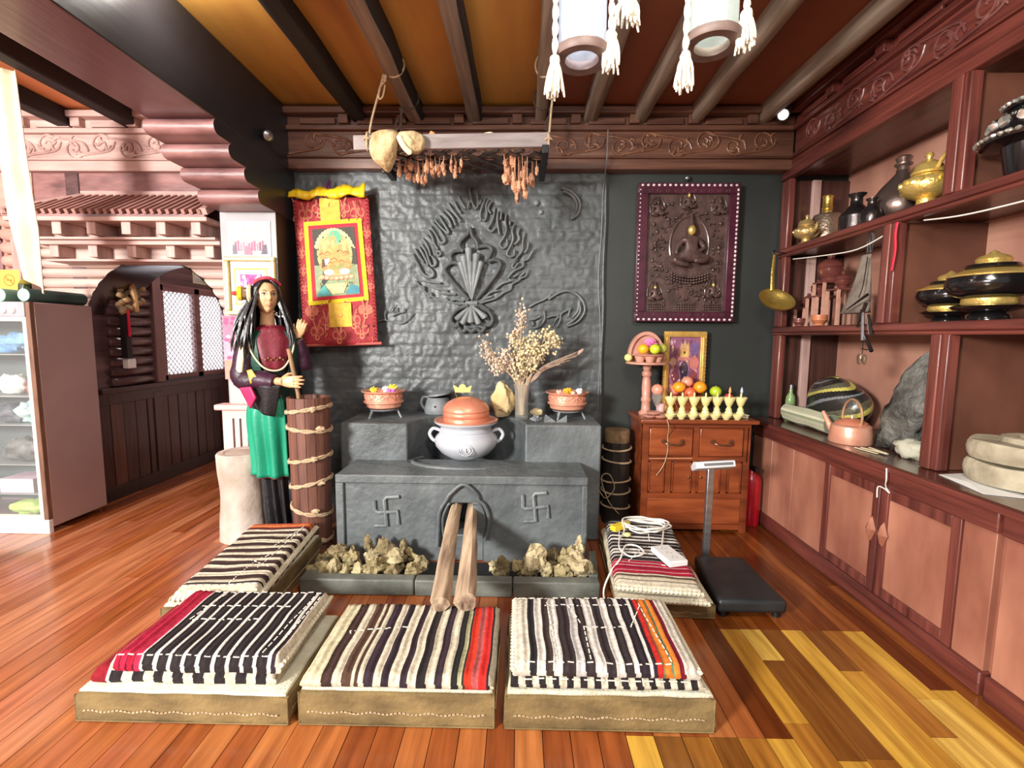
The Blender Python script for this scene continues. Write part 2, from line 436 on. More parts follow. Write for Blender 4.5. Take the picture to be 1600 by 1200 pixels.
rl = ['sooty black', 'grey weathered', 'grey weathered', 'grey weathered', 'pale grey', 'pale grey', 'pale brown', 'dark brown']
wh = ['nearest the big beam', 'with two rack ropes knotted round it', 'between the two rack ropes', 'above the right end of the hanging rack', 'behind the left tube lamp', 'between the two tube lamps', 'right of the right tube lamp', 'last before the shelf wall']
for i, v in enumerate(xs):
    mb = MB(); r = random.Random(i); n = 14
    x0 = v.x; wd = [.052, .056, .05, .045, .05, .046, .042, .045][i]
    path = [(x0 + .006 * r.uniform(-1, 1) - .02 * (1 - k / n) * (1 if i in (1, 2) else 0), -.55 + (3.66 + .55) * k / n, 3.0 + .004 * r.uniform(-1, 1)) for k in range(n + 1)]
    vs = []; fs = []
    sec = [(-1, -.95), (-.75, -1.15), (.7, -1.15), (1, -.9), (1, 1), (-1, 1)]
    for k, p in enumerate(path):
        q = 1 + .06 * r.uniform(-1, 1)
        vs += [(p[0] + a * wd * q, p[1], p[2] + b * .05) for a, b in sec]
    m_ = len(sec)
    mats = []
    for k in range(n):
        for j in range(m_):
            fs.append((k * m_ + j, k * m_ + (j + 1) % m_, (k + 1) * m_ + (j + 1) % m_, (k + 1) * m_ + j)); mats.append(1 if (j in (2, 3) and i in (1, 2, 3)) else 0)  # three rafters take the black material on their right-hand faces
    fs += [tuple(range(m_)), tuple(n * m_ + j for j in range(m_))[::-1]]; mats += [0, 0]
    mb.add(vs, fs); mb.m = mats
    o = mb.build('ceiling_rafter', [M_blackraf if i == 0 else M_rafter, M_blackraf], smooth=50)
    tag(o, rl[i] + ' ceiling rafter ' + wh[i], 'rafter', 'rafters under the ceiling')
for k, x in enumerate((-2.45, -2.92, -3.42, -3.95)):
    mb = MB().box(x - .055, x + .055, -.55, 3.7, 2.93, 3.05)
    o = mb.build('ceiling_rafter', M_blackraf, bevel=.01)
    tag(o, 'black square rafter in the left aisle, ' + ['nearest the big beam', 'second from the big beam', 'third from the big beam', 'farthest from the big beam'][k], 'rafter', 'rafters under the ceiling')
# big beam on a pillar with stepped corbels
M_beamm = mat('beam_mauve_brown', (92, 62, 66), (122, 88, 90), .32, 0, (3, 1, 3), .5, .15, (30, 3, 30), .2)
M_beamb = mat('beam_black_side', (30, 30, 33), (44, 44, 48), .34, 0, (3, 1, 3), .5, .1, (30, 3, 30))
mb = MB()
mb.box(-2.11, -1.72, -.55, 3.7, 2.6, 3.05); mb.m = [0, 0, 0, 1, 0, 0]
o = struct('trim_5', mb, [M_beamm, M_beamb], bevel=.008)
M_corb = mat('corbel_wood', (84, 52, 52), (160, 116, 112), .45, 0, (4, 2, 14), .5, .3, (10, 4, 40), .15)
for y0, z0, z1 in ((2.74, 2.515, 2.6), (2.87, 2.43, 2.515), (3.02, 2.345, 2.43), (3.17, 2.25, 2.345)):
    h = z1 - z0; r = h / 2; c = (y0 + r, (z0 + z1) / 2)
    poly = [(c[0] + r * cos(radians(a)) * 1.0, c[1] + r * sin(radians(a))) for a in range(90, 271, 20)] + [(3.7, z0), (3.7, z1)]
    n = len(poly); b = MB()
    b.add([(-2.115, u, v) for u, v in poly] + [(-1.715, u, v) for u, v in poly],
          [tuple(range(n))] + [tuple(range(2 * n - 1, n - 1, -1))] + [((i + 1) % n, i, i + n, (i + 1) % n + n) for i in range(n)])
    b.m = [0, 1] + [0] * n
    b.build('corbel', [M_corb, M_beamb], o, smooth=40)
M_pillar = mat('pale_painted_plaster', (146, 144, 148), (172, 170, 172), .6, 0, (3, 3, 3), .6, .1, 40)
mb = MB().box(-2.12, -1.72, 3.4, 3.85, 0, 2.25); mb.m = [0, 0, 0, 1, 0, 0]
struct('wall_left.001', mb, [M_pillar, M_black], bevel=.006)

# log wall with the arched opening
AC = (-2.86, 1.42); AR = .56
mb = MB(); z = 1.42; lh = .076; Y0 = 3.74
M_log = mat('pale_mauve_logs', (168, 138, 130), (220, 194, 182), .5, 0, (1.4, 12, 22), .5, .25, (3, 30, 60), .15)
M_logd = mat('dark_varnished_logs', (58, 40, 42), (104, 78, 78), .26, 0, (10, 1.4, 22), .5, .2, (30, 3, 60), .4)
segs = []
k = 0
zz = .0
while zz < 2.1:
    c = zz + lh / 2; dz = c - AC[1]
    if c < AC[1]: hw = AR
    elif dz < AR: hw = sqrt(AR * AR - dz * dz)
    else: hw = 0
    if hw: segs += [(-3.76, AC[0] - hw, c), (AC[0] + hw, -2.1, c)]
    else: segs.append((-3.76, -2.1, c))
    zz += lh
hw_any = lambda c: c < AC[1] + AR
for a, b, c in segs:
    if b - a < .02: continue
    r_ = lh * .5; ring = [(r_ * cos(2 * pi * i / 16), r_ * sin(2 * pi * i / 16)) for i in range(16)]
    def endx(side, z, far):
        if side == 0: return far
        d = z - AC[1]; h_ = AR if d < 0 else sqrt(max(0, AR * AR - d * d))
        return AC[0] + side * h_
    sa = 1 if a > AC[0] else 0; sb_ = -1 if (b < AC[0] + .01 and hw_any(c)) else 0
    vs = [(endx(sa, c + q[1], a), Y0 + q[0], c + q[1]) for q in ring] + [(endx(sb_, c + q[1], b), Y0 + q[0], c + q[1]) for q in ring]
    mb.add(vs, [(i, (i + 1) % 16, 16 + (i + 1) % 16, 16 + i) for i in range(16)] + [tuple(range(16))[::-1], tuple(range(16, 32))])
mb.box(-3.76, AC[0] - AR - .005, Y0, Y0 + .1, 0, 1.42); mb.box(AC[0] + AR + .005, -2.1, Y0, Y0 + .1, 0, 1.42)
struct('wall_left.007', MB().box(-3.76, -2.1, Y0 - .01, Y0 + .1, 2.2, 2.62), M_corb)
mb.box(-3.76, -2.1, Y0, Y0 + .1, 1.42 + AR, 2.2)
for s in (-1, 1):
    poly = [(AC[0] + s * (AR + .01), 1.42)] + [(AC[0] + s * (AR + .01) * cos(radians(a)), 1.42 + (AR + .005) * sin(radians(a))) for a in range(8, 91, 8)] + [(AC[0], 1.42 + AR + .02), (AC[0] + s * .9, 1.42 + AR + .02), (AC[0] + s * .9, 1.42)]
    poly = [(min(max(u, -3.76), -2.1), v) for u, v in poly]
    mb.prism(poly, Y0, Y0 + .1)
struct('wall_left.002', mb, M_log, smooth=50)
# left stretch of log wall, the upright post and a lattice window
mb = MB()
zz = 1.3
while zz < 2.3:
    mb.lathe([(.038, -4.02), (.05, -4.0), (.05, -3.86), (.038, -3.84)], (0, 3.72, zz + .05), 12, axis='x'); zz += .1
mb.box(-4.03, -3.76, 3.72, 3.84, 0, 2.62)
struct('wall_left.003', mb, mat('pinkish_logs', (172, 128, 116), (206, 166, 150), .5, 0, (3, 3, 12), .5, .2, 30), smooth=50)
struct('trim_6', MB().box(-3.87, -3.73, 3.62, 3.74, 0, 2.12), M_dustyz, bevel=.006)
mb = MB().box(-4.8, -4.03, 3.74, 3.84, 0, 1.5); mb.box(-4.8, -4.03, 3.74, 3.84, 2.15, 3.05)
struct('wall_left.004', mb, M_darkw)
struct('wall_left', MB().box(-4.75, -4.65, -.6, 3.8, 0, 3.05), M_dusty)
M_pane = mat('daylit_pane', (255, 255, 255), None, .5, emit=(250, 250, 255), estr=1.5)
M_lat = mat('lattice_wood', (120, 84, 88), (150, 112, 112), .5, 0, (8, 8, 8))
def lattice(mb, P, w, h, step, t, th=.012):
    """diagonal lattice on a w x h field; P(a, b, depth) gives the point"""
    s = -h
    while s < w + h:
        for sg in (1, -1):
            pts = []
            for b in (0, h):
                a = s + b if sg == 1 else s + h - b
                pts.append((a, b))
            (a0, b0), (a1, b1) = pts
            def clip(a0, b0, a1, b1):
                t0, t1 = 0., 1.; da = a1 - a0
                if abs(da) > 1e-9:
                    ta, tb = (0 - a0) / da, (w - a0) / da
                    if ta > tb: ta, tb = tb, ta
                    t0, t1 = max(t0, ta), min(t1, tb)
                return (t0, t1) if t1 - t0 > .02 else None
            q = clip(a0, b0, a1, b1)
            if q:
                f = lambda t_: (a0 + (a1 - a0) * t_, b0 + (b1 - b0) * t_)
                mb.bar(P(*f(q[0]), 0 if sg > 0 else th * .5), P(*f(q[1]), 0 if sg > 0 else th * .5), t, th * .6)
        s += step
wb = MB().box(-4.62, -4.55, 3.70, 3.76, 1.5, 2.15); wb.box(-4.1, -4.03, 3.70, 3.76, 1.5, 2.15); wb.box(-4.62, -4.03, 3.70, 3.76, 1.5, 1.55); wb.box(-4.62, -4.03, 3.70, 3.76, 2.1, 2.15)
o = struct('window_2', wb, M_lat, bevel=.004)
g = MB(); lattice(g, lambda a, b, d: (-4.56 + a, 3.72 + d, 1.54 + b), .47, .57, .105, .032); g.build('lattice', M_lat, o)
MB().box(-4.6, -4.05, 3.79, 3.8, 1.52, 2.14).build('pane', M_pane, o)
# vault of the arch and the passage behind it
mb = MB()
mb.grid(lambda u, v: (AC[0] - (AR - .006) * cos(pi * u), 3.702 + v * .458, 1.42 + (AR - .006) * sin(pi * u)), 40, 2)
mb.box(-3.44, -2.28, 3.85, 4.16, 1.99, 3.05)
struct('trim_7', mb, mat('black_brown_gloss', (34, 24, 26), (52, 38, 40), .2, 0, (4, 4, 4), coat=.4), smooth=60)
XS = -3.4
mb = MB()
yb = 3.72; k = 0; rr = random.Random(4)
while yb < 5.66:
    wdt = .13; mb.box(XS - .1, XS + rr.uniform(0, .006), yb, yb + wdt - .006, .1, .86, col=rr.choice([(62, 34, 34), (74, 42, 40), (56, 30, 30), (96, 64, 50), (66, 40, 36)])); yb += wdt
mb.box(XS - .1, XS + .012, 3.72, 5.66, .8, .9, col=(58, 34, 34)); mb.box(XS - .1, XS + .02, 3.72, 5.66, 0, .11, col=(36, 24, 24))
mb.box(XS - .1, XS + .06, 3.72, 5.66, .9, .945, col=(66, 42, 42))
mb.box(XS - .1, XS + .016, 4.31, 4.41, .1, .86, col=(70, 44, 40))
struct('wall_left.005', mb, mat('wainscot_boards', (90, 60, 50), (150, 130, 120), .3, 0, (20, 20, 2), .6, .2, (40, 40, 4), .3, vcol=True), bevel=.004)
mb = MB(); zz = .945
while zz < 2.2:
    mb.lathe([(.03, 3.86), (.044, 3.88), (.044, 4.30), (.03, 4.32)], (XS, 0, zz + .042), 12, axis='y'); zz += .085
mb.box(XS - .1, XS, 3.72, 4.36, .945, 3.05); mb.box(XS - .1, XS, 4.36, 5.66, 1.87, 3.05); mb.box(XS - .1, XS, 5.5, 5.66, .945, 1.9); 
struct('wall_left.006', mb, M_logd, smooth=50)
struct('trim_8', MB().box(XS - .02, XS + .05, 4.33, 4.43, .945, 2.25), mat('post_brown', (112, 82, 80), (140, 106, 104), .4, 0, (12, 12, 2)), bevel=.005)
mb = MB()
for y0, y1, z0, z1 in ((4.44, 4.5, .95, 1.86), (5.44, 5.5, .95, 1.86), (4.93, 5.01, .95, 1.86), (4.44, 5.5, .95, 1.0), (4.44, 5.5, 1.8, 1.87)): mb.box(XS - .05, XS + .02, y0, y1, z0, z1)
o = struct('window_1', mb, M_corb, bevel=.004)
g = MB(); lattice(g, lambda a, b, d: (XS - .01 + d, 4.5 + a, 1.0 + b), .43, .8, .056, .007); g.build('lattice', mat('pale_grey_lattice', (206, 206, 212), None, .5), o)
g = MB(); lattice(g, lambda a, b, d: (XS - .01 + d, 5.01 + a, 1.0 + b), .43, .8, .056, .007); g.build('lattice', mat('pale_grey_lattice', (206, 206, 212), None, .5), o)
MB().box(XS - .045, XS - .04, 4.5, 5.44, 1.0, 1.8).build('pane', M_pane, o)
struct('wall_back.003', MB().box(-3.5, -1.0, 5.66, 5.75, 0, 3.05), M_dusty)
struct('wall_right.001', MB().box(-1.8, -1.74, 3.8, 5.66, 0, 3.05), M_dusty)
struct('wall_right', MB().box(2.44, 2.54, -.6, 3.8, 0, 3.05), M_backp)

# =================================================================== HEARTH AND THE WALL BEHIND IT
M_hearth = mat('grey_painted_clay', (64, 70, 72), (116, 122, 124), .48, 0, (4, 4, 4), .55, .55, 16, bdist=.02)
hearth = thing('clay_hearth', 'dark grey painted clay hearth built in two steps against the brick wall', 'hearth', (-.35, 3.0, 0))
mb = MB()
mb.prism([(-1.12, 0), (-.43, 0), (-.43, .35), (-.40, .375), (-.25, .375), (-.215, .35), (-.215, 0), (.42, 0), (.42, .55), (-1.12, .55)], 2.82, 3.2); mb.box(-.43, -.215, 3.08, 3.1, 0, .375); mb.box(-.43, -.215, 2.835, 3.08, 0, .17)
mb.build('lower_block', M_hearth, hearth, bevel=.008)
mb = MB(); mb.box(-1.12, .42, 2.8, 2.83, .50, .553); mb.box(-1.12, -1.07, 2.8, 2.83, 0, .5); mb.box(.385, .42, 2.8, 2.83, 0, .5)
mb.build('raised_border', M_hearth, hearth, bevel=.007)
poly = [(-1.22, 3.16), (-.76, 3.16)] + [(-.36 + .4 * cos(radians(a)), 3.17 + .40 * sin(radians(a))) for a in range(176, 3, -8)] + [(.04, 3.16), (.555, 3.16), (.555, 3.7), (-1.22, 3.7)]
MB().prism(poly, 0, .805, 'xy').build('upper_block', M_hearth, hearth, smooth=35, bevel=.012)
mb = MB(); mb.tube([(-.36 + .36 * cos(radians(a)), 3.2 + .2 * sin(radians(a)) - .05, .552) for a in range(150, 300, 6)], [.006 + .012 * sin(pi * k / 24) for k in range(25)], 8, flat=(1, 1, .9))
mb.build('pot_ridge', M_hearth, hearth)
def F7(o, s, Y=3.695):
    return lambda x, y: on(o[0] + x / s, o[1] + y / s, 'y', Y)
# moulding of the fire mouth
q = F7((560, 750), 5.0, 2.80)
mb = MB()
mb.tube(smoothpts([q(618, 520), q(625, 380), q(635, 250), q(690, 150), q(720, 105), q(820, 35), q(920, 105), q(940, 160), q(985, 200), q(1015, 280), q(1015, 380), q(990, 470)], 5), .012, 8)
mb.tube(smoothpts([q(665, 440), q(660, 300), q(700, 195), q(715, 190)], 5), .008, 8)
mb.tube(smoothpts([q(895, 180), q(940, 190), q(975, 260), q(975, 360), q(965, 450)], 5), .011, 8)
mb.build('mouth_moulding', M_hearth, hearth)
poly = [q(895, 175), q(945, 190), q(985, 250), q(1000, 330), q(985, 420), q(965, 460), q(900, 440)]
mb = MB(); vs = [(p.x, 2.803, p.z) for p in poly] + [(sum(p.x for p in poly) / 7, 2.785, sum(p.z for p in poly) / 7)]
mb.add(vs, [(i, (i + 1) % 7, 7) for i in range(7)]); mb.build('mouth_leaf', M_hearth, hearth)
M_ridge = mat('worn_grey_ridge', (96, 102, 104), (140, 146, 148), .5, 0, (20, 20, 20), .5, .3, 60)
def emblem(pts):
    mb = MB()
    for a in pts: mb.tube([(p.x, 2.81, p.z) for p in [q(*t) for t in a]], .0115, 6, flat=(1, 1, 1))
    o = mb.build('raised_emblem', M_ridge, hearth, smooth=50, bevel=0); return o
lab(emblem([[(315, 135), (215, 140), (200, 160), (218, 360), (125, 362)], [(118, 165), (122, 235), (150, 258), (300, 248), (308, 350)]]), 'raised hooked cross emblem left of the fire mouth')
lab(emblem([[(1470, 105), (1380, 110), (1368, 130), (1385, 325), (1290, 330)], [(1282, 120), (1284, 215), (1300, 228), (1480, 210), (1482, 300)]]), 'raised hooked cross emblem right of the fire mouth')
# stone edged fuel tray in front of the hearth
M_stone = mat('grey_green_stone', (70, 74, 70), (120, 124, 116), .6, 0, (7, 7, 12), .5, .4, 30)
tray = thing('fuel_tray', 'low grey stone edging round the fuel in front of the hearth', 'stone edging', (-.35, 2.6, 0))
for x0, x1 in ((-1.18, -.56), (-.555, -.30), (-.295, -.03), (-.025, .44)):
    MB().box(x0, x1, 2.42, 2.49, 0, .09).build('edging_stone', M_stone, tray, bevel=.008)
mb = MB(); mb.prism([(-1.18, 2.49), (-1.12, 2.49), (-1.125, 2.79), (-1.18, 2.79)], 0, .085, 'xy'); mb.build('edging_stone', M_stone, tray, bevel=.006)
mb = MB(); mb.prism([(.39, 2.49), (.44, 2.49), (.475, 2.79), (.43, 2.79)], 0, .1, 'xy'); mb.build('edging_stone', M_stone, tray, bevel=.006)
MB().box(-1.12, .39, 2.49, 2.79, 0, .012).build('ash_bed', M_black, tray)
M_lumps = [mat('dry_fuel_lump_%d' % k, a, b, .9, 0, (16, 16, 16), .6, .9, 40, bdist=.02) for k, (a, b) in enumerate((((92, 80, 52), (190, 174, 128)), ((116, 102, 70), (212, 198, 156)), ((78, 66, 46), (166, 148, 108)), ((130, 112, 78), (226, 210, 168))))]
lumps = [(500, 893, 20, 2.56), (522, 890, 17, 2.58), (528, 862, 15, 2.7), (552, 872, 19, 2.66), (582, 868, 15, 2.68), (602, 860, 17, 2.72), (588, 888, 19, 2.56), (618, 877, 18, 2.63), (612, 895, 15, 2.54), (640, 868, 13, 2.72), (655, 880, 14, 2.6), (630, 858, 9, 2.74), (644, 892, 15, 2.55), (562, 894, 15, 2.55), (575, 852, 10, 2.74), (507, 874, 12, 2.67), (540, 892, 13, 2.55),
         (786, 888, 16, 2.6), (808, 886, 13, 2.56), (836, 876, 26, 2.63), (863, 871, 15, 2.72), (886, 874, 19, 2.67), (904, 858, 12, 2.72), (905, 886, 21, 2.57), (880, 893, 14, 2.54), (855, 894, 12, 2.55), (922, 890, 12, 2.55), (820, 896, 11, 2.54), (772, 884, 11, 2.66)]
WHERE = ['at the left end of the tray', 'second from the left end', 'standing at the left back', 'under the left emblem', 'left back, upright', 'leaning under the left emblem edge', 'front of the left heap', 'right half of the left heap', 'front middle of the left heap', 'back of the left heap near the logs', 'right beside the logs', 'small one near the mouth', 'front beside the logs', 'front left of centre', 'small tip at the left back', 'left corner back', 'small front left',
         'right beside the logs', 'small one right of the logs', 'largest of the right heap', 'round one behind the largest', 'back right of the heap', 'standing at the right end', 'front right corner', 'front middle of the right heap', 'low one before the largest', 'last at the right edging', 'small front right of the logs', 'behind the logs on the right']
for i, (px, py, r, Y) in enumerate(lumps):
    p = on(px, py, 'y', Y); R = r / 742 * Y; rr = random.Random(i)
    ex = (R * rr.uniform(.8, 1.0), R * rr.uniform(.5, .75), R * rr.uniform(.75, 1.1)) if px not in (904, 630, 575) else (R * .75, R * .6, R * 1.6)
    z = max(p.z, .012 + ex[2] * .8)
    mb = MB().blob((p.x, Y, z), ex, i + 3, .5, 20, 13, 1.5, .22, rr.random() * 3)
    o = mb.build('fuel_lump', M_lumps[3 if i in (19, 22, 23) else i % 3], smooth=28)
    tag(o, ('brownish' if i == 17 else 'pale' if i in (19, 21, 22, 23) else 'yellowish grey') + ' dry fuel lump ' + WHERE[i] + (', left of the logs' if i < 17 and 'logs' not in WHERE[i] else ', right of the logs' if 'logs' not in WHERE[i] else ''), 'fuel lump', 'fuel lumps in front of the hearth')
# two split logs pushed into the fire mouth
M_bark = mat('split_log', (84, 56, 42), (222, 196, 164), .85, 0, (24, 1.6, 12), .45, .7, (50, 5, 50), bdist=.01)
def log(A, B, r0, r1, seed, text):
    A, B = Vector(A), Vector(B); d = (B - A).normalized(); x = d.cross(Vector((0, 0, 1))).normalized(); z = x.cross(d)
    n, m = 16, 14; vs = []; fs = []; rr = random.Random(seed)
    prof = [1 + .18 * rr.uniform(-1, 1) for _ in range(m)]
    for k in range(n + 1):
        t = k / n; c = A + (B - A) * t + x * .012 * sin(3 * t + seed) + z * .008 * sin(5 * t)
        R = r0 + (r1 - r0) * t
        for j in range(m):
            a = 2 * pi * j / m; f = R * prof[j] * (1 + .1 * mnoise.noise(Vector((t * 5, j * .7, seed))))
            vs.append(c + x * f * cos(a) + z * f * sin(a))
    for k in range(n):
        for j in range(m): fs.append((k * m + j, k * m + (j + 1) % m, (k + 1) * m + (j + 1) % m, (k + 1) * m + j))
    fs += [tuple(range(m))[::-1], tuple(n * m + j for j in range(m))]
    mb = MB(); mb.add(vs, fs)
    return tag(mb.build('log', M_bark, smooth=35), text, 'log', 'logs in the fire mouth')
p0, p1 = on(718, 798, 'y', 2.92), on(684, 958, 'y', 1.97)
log((p0.x, 2.92, .35), (p1.x, 1.97, .23), .03, .042, 1, 'longer bleached log, left one of the two in the fire mouth')
p0, p1 = on(741, 806, 'y', 2.92), on(722, 955, 'y', 1.95)
log((p0.x, 2.92, .33), (p1.x, 1.98, .235), .028, .047, 2, 'thicker brown split log, right one of the two in the fire mouth')

# pot with copper steamer lid
M_clay = mat('pale_grey_glaze', (178, 182, 192), (204, 206, 212), .32, 0, (4, 4, 8), .5, .06, 30, .35)
PC = (-.372, 3.28)
pot = thing('stoneware_pot', 'round pale grey pot with two ear handles on the hearth', 'pot', (PC[0], PC[1], .55))
mb = MB(); mb.lathe([(.0, .552), (.115, .552), (.125, .558), (.175, .59), (.212, .635), (.222, .67), (.212, .70), (.188, .725), (.178, .74), (.182, .745), (.178, .75), (.180, .757), (.177, .762), (.180, .775), (.205, .79), (.222, .803), (.222, .81), (.2, .8), (.165, .785), (.16, .70), (0, .70)], (PC[0], PC[1], 0), 48)
mb.build('pot_body', M_clay, pot, smooth=50)
for s in (-1, 1):
    mb = MB(); mb.tube(smoothpts([(PC[0] + s * (.18 + a), PC[1], b) for a, b in ((0, .735), (.05, .75), (.078, .715), (.06, .675), (.03, .655))], 5), .012, 8); mb.build('ear_handle', M_clay, pot)
mb = MB(); mb.tube([(PC[0] + .02 + .045 * cos(a), PC[1] - .2165, .648 + .038 * sin(a)) for a in [2 * pi * k / 24 for k in range(24)]], .003, 6, True); mb.tube([(PC[0] + .02 + .03 * cos(a), PC[1] - .218, .648 + .026 * sin(a)) for a in [2 * pi * k / 20 for k in range(20)]], .003, 6, True); mb.bar((PC[0] + .02, PC[1] - .22, .63), (PC[0] + .02, PC[1] - .22, .66), .006, .006)
mb.build('round_motif', M_clay, pot)
lid = thing('copper_steamer_lid', 'domed orange copper lid set in the pale grey pot', 'lid', (PC[0], PC[1], .80))
mb = MB(); mb.lathe([(.205, .812), (.195, .808), (.16, .80), (.157, .806), (.160, .83), (.154, .838), (.162, .846), (.160, .87), (.155, .876), (.162, .884), (.158, .905), (.135, .935), (.09, .96), (.045, .973), (0, .976)], (PC[0], PC[1], 0), 48)
mb.build('dome', M_copperlid, lid, smooth=50)
mb = MB(); mb.lathe([(.215, .808), (.222, .812), (.222, .818), (.205, .816), (.2, .812), (.215, .808)], (PC[0], PC[1], 0), 48, caps=False); mb.build('dish_rim', M_copper, lid, smooth=50)
cr = thing('crown_ornament', 'small yellow three pointed crown on wire legs above the copper lid', 'ornament', (PC[0] + .0, PC[1] + .05, .975))
Y = PC[1] + .05
q = F7((640, 590), 8.0, Y)
P = [q(570, 185), q(545, 88), q(610, 130), q(630, 92), q(660, 82), q(690, 92), q(710, 130), q(775, 98), q(755, 185)]
MB().prism([(p.x, p.z) for p in P], Y, Y + .004).build('crown_plate', mat('crown_yellow', (246, 214, 104), (250, 228, 140), .4), cr)
mb = MB(); mb.tube([(q(565, 185).x, Y, q(565, 185).z), (q(600, 285).x, Y, .955)], .0025, 6); mb.tube([(q(760, 190).x, Y, q(760, 190).z), (q(785, 300).x, Y, .945)], .0025, 6); mb.build('wire_leg', M_brass, cr)

# copper bowls on tripods, with flowers laid in them
M_stand = mat('stand_grey_iron', (96, 102, 106), (136, 142, 146), .5, 0, (12, 12, 12), .5, .2, 60)
def bowl(cx, cy, label, seed):
    t = thing('copper_bowl', label, 'bowl', (cx, cy, .87), 'copper bowls on the hearth')
    mb = MB(); mb.lathe([(0, .87), (.09, .87), (.122, .885), (.126, .91), (.142, .918), (.142, .926), (.13, .93), (.130, .982), (.155, .995), (.157, 1.003), (.15, 1.003), (.122, .99), (.118, .94), (.0, .93)], (cx, cy, 0), 40)
    mb.build('bowl_body', M_copper, t, smooth=45)
    mb = MB(); r = random.Random(seed)
    for k in range(30):
        a = 2 * pi * k / 30; z0 = .955 + .01 * (k % 2)
        mb.tube([(cx + .132 * cos(a + .09 * j - .1), cy + .132 * sin(a + .09 * j - .1), z0 + .012 * sin(j * 1.8 + k)) for j in range(4)], .004, 5)
    mb.build('embossed_band', M_copper, t)
    s = thing('tripod_stand', 'iron tripod under the ' + ('left' if cx < 0 else 'right') + ' copper bowl', 'stand', (cx, cy, .805), 'tripods under copper bowls')
    mb = MB(); mb.tube([(cx + .1 * cos(a), cy + .1 * sin(a), .866) for a in [2 * pi * k / 20 for k in range(20)]], .005, 6, True); mb.build('ring', M_stand, s)
    for k in range(3):
        a = radians(-125 + 120 * k); mb = MB(); mb.bar((cx + .1 * cos(a), cy + .1 * sin(a), .868), (cx + .13 * cos(a), cy + .13 * sin(a), .806), .014, .012); mb.build('leg', M_stand, s)
    return t
BL = (-.985, 3.4); BR = (.345, 3.42)
bowl(*BL, 'embossed copper bowl at the left end of the hearth, holding petals', 1)
bowl(*BR, 'embossed copper bowl at the right end of the hearth, holding an orange bloom', 2)
def flower(c, r, col, n, label, cat='flower', seed=0, cream=None):
    mb = MB(); rr = random.Random(seed)
    for k in range(n):
        a = 6.28 * k / n + rr.random(); e = rr.uniform(.2, 1.0)
        d = Vector((cos(a) * e, sin(a) * e, rr.uniform(.15, .9))).normalized()
        p = Vector(c) + d * r * .55; u = d.orthogonal().normalized() * r * .32; v = d.cross(u).normalized() * r * .32
        mb.add([p - u, p - v + d * r * .1, p + u, p + v + d * r * .1, p + d * r * .5], [(0, 1, 4), (1, 2, 4), (2, 3, 4), (3, 0, 4)])
    mb.blob(c, r * .55, seed, .3, 10, 7)
    return tag(mb.build('flower', mat('petal_%d_%d_%d' % col, col, tuple(min(255, int(q * 1.08 + 8)) for q in col), .8, 0, (30, 30, 30)), smooth=0), label, cat)
flower((BL[0] - .06, BL[1] - .03, .998), .035, (236, 206, 60), 22, 'yellow bloom at the left in the left copper bowl', seed=1)
flower((BL[0] + .06, BL[1] + .02, 1.01), .04, (238, 214, 70), 24, 'yellow bloom at the right in the left copper bowl', seed=2)
flower((BL[0] + .015, BL[1] + .01, 1.0), .035, (226, 208, 220), 22, 'pale bloom in the middle of the left copper bowl', seed=3)
flower((BL[0] + .07, BL[1] - .05, .99), .035, (200, 110, 200), 22, 'pink violet bloom at the front of the left copper bowl', seed=4)
flower((BR[0] + .0, BR[1] - .03, 1.0), .038, (244, 172, 40), 26, 'orange yellow bloom in the right copper bowl', seed=5)
flower((BR[0] + .085, BR[1] - .02, 1.0), .032, (196, 206, 212), 20, 'pale grey bloom in the right copper bowl', seed=6)
flower((BR[0] - .06, BR[1] + .01, .99), .025, (226, 190, 170), 18, 'faded pink bloom at the left in the right copper bowl', seed=7)
# dark kettle
kt = thing('iron_kettle', 'dark grey iron kettle with a lifted lid behind the copper dome', 'kettle', (-.625, 3.6, .805))
kc = (-.625, 3.6, 0)
mb = MB(); mb.lathe([(0, .807), (.1, .807), (.105, .83), (.1, .86), (.085, .91), (.075, .93), (.07, .92), (0, .9)], kc, 28); mb.build('kettle_body', M_stand, kt)
mb = MB(); mb.lathe([(.105, 0), (.1, .012), (.05, .03), (0, .034)], (0, 0, 0), 28); mb.v = [(-.605 + x * .9, 3.6 + y - z * .3, .95 + z + x * .15 + .0 * y) for x, y, z in mb.v]; mb.build('lid', M_stand, kt)
mb = MB(); mb.tube(smoothpts([(-.725, 3.59, .84), (-.75, 3.58, .88), (-.735, 3.58, .93), (-.70, 3.59, .93)], 4), .01, 8); mb.build('handle', M_stand, kt)
mb = MB(); mb.lathe([(0, 0), (.008, 0), (.008, .004), (0, .004)], (-.63, 3.498, .868), 12, axis='y'); mb.build('rivet', M_black, kt)
# ochre stone, glass vase of dried flowers, bits
M_ochre = mat('ochre_stone', (196, 168, 112), (232, 216, 176), .85, 0, (6, 6, 4), .5, .6, 18, bdist=.02)
mb = MB(); mb.blob((-.13, 3.46, .925), (.088, .07, .125), 11, .3, 26, 18, 1.4, .18); mb.v = [(x, y, max(z, .806)) for x, y, z in mb.v]
tag(mb.build('ochre_stone', M_ochre, smooth=35), 'upright ochre stone left of the flower vase', 'stone')
mb = MB(); mb.blob((.13, 3.5, .835), (.045, .04, .03), 12, .3, 16, 10, 1.6, .2); mb.v = [(x, y, max(z, .806)) for x, y, z in mb.v]
tag(mb.build('small_stone', M_ochre, smooth=35), 'small ochre stone lying right behind the vase', 'stone')
mb = MB(); mb.blob((.115, 3.27, .826), (.035, .03, .022), 15, .5, 16, 10, 2, .2); mb.v = [(x, y, max(z, .806)) for x, y, z in mb.v]
tag(mb.build('grey_pebble', M_stand, smooth=35), 'grey knobbly pebble before the right copper bowl', 'stone')
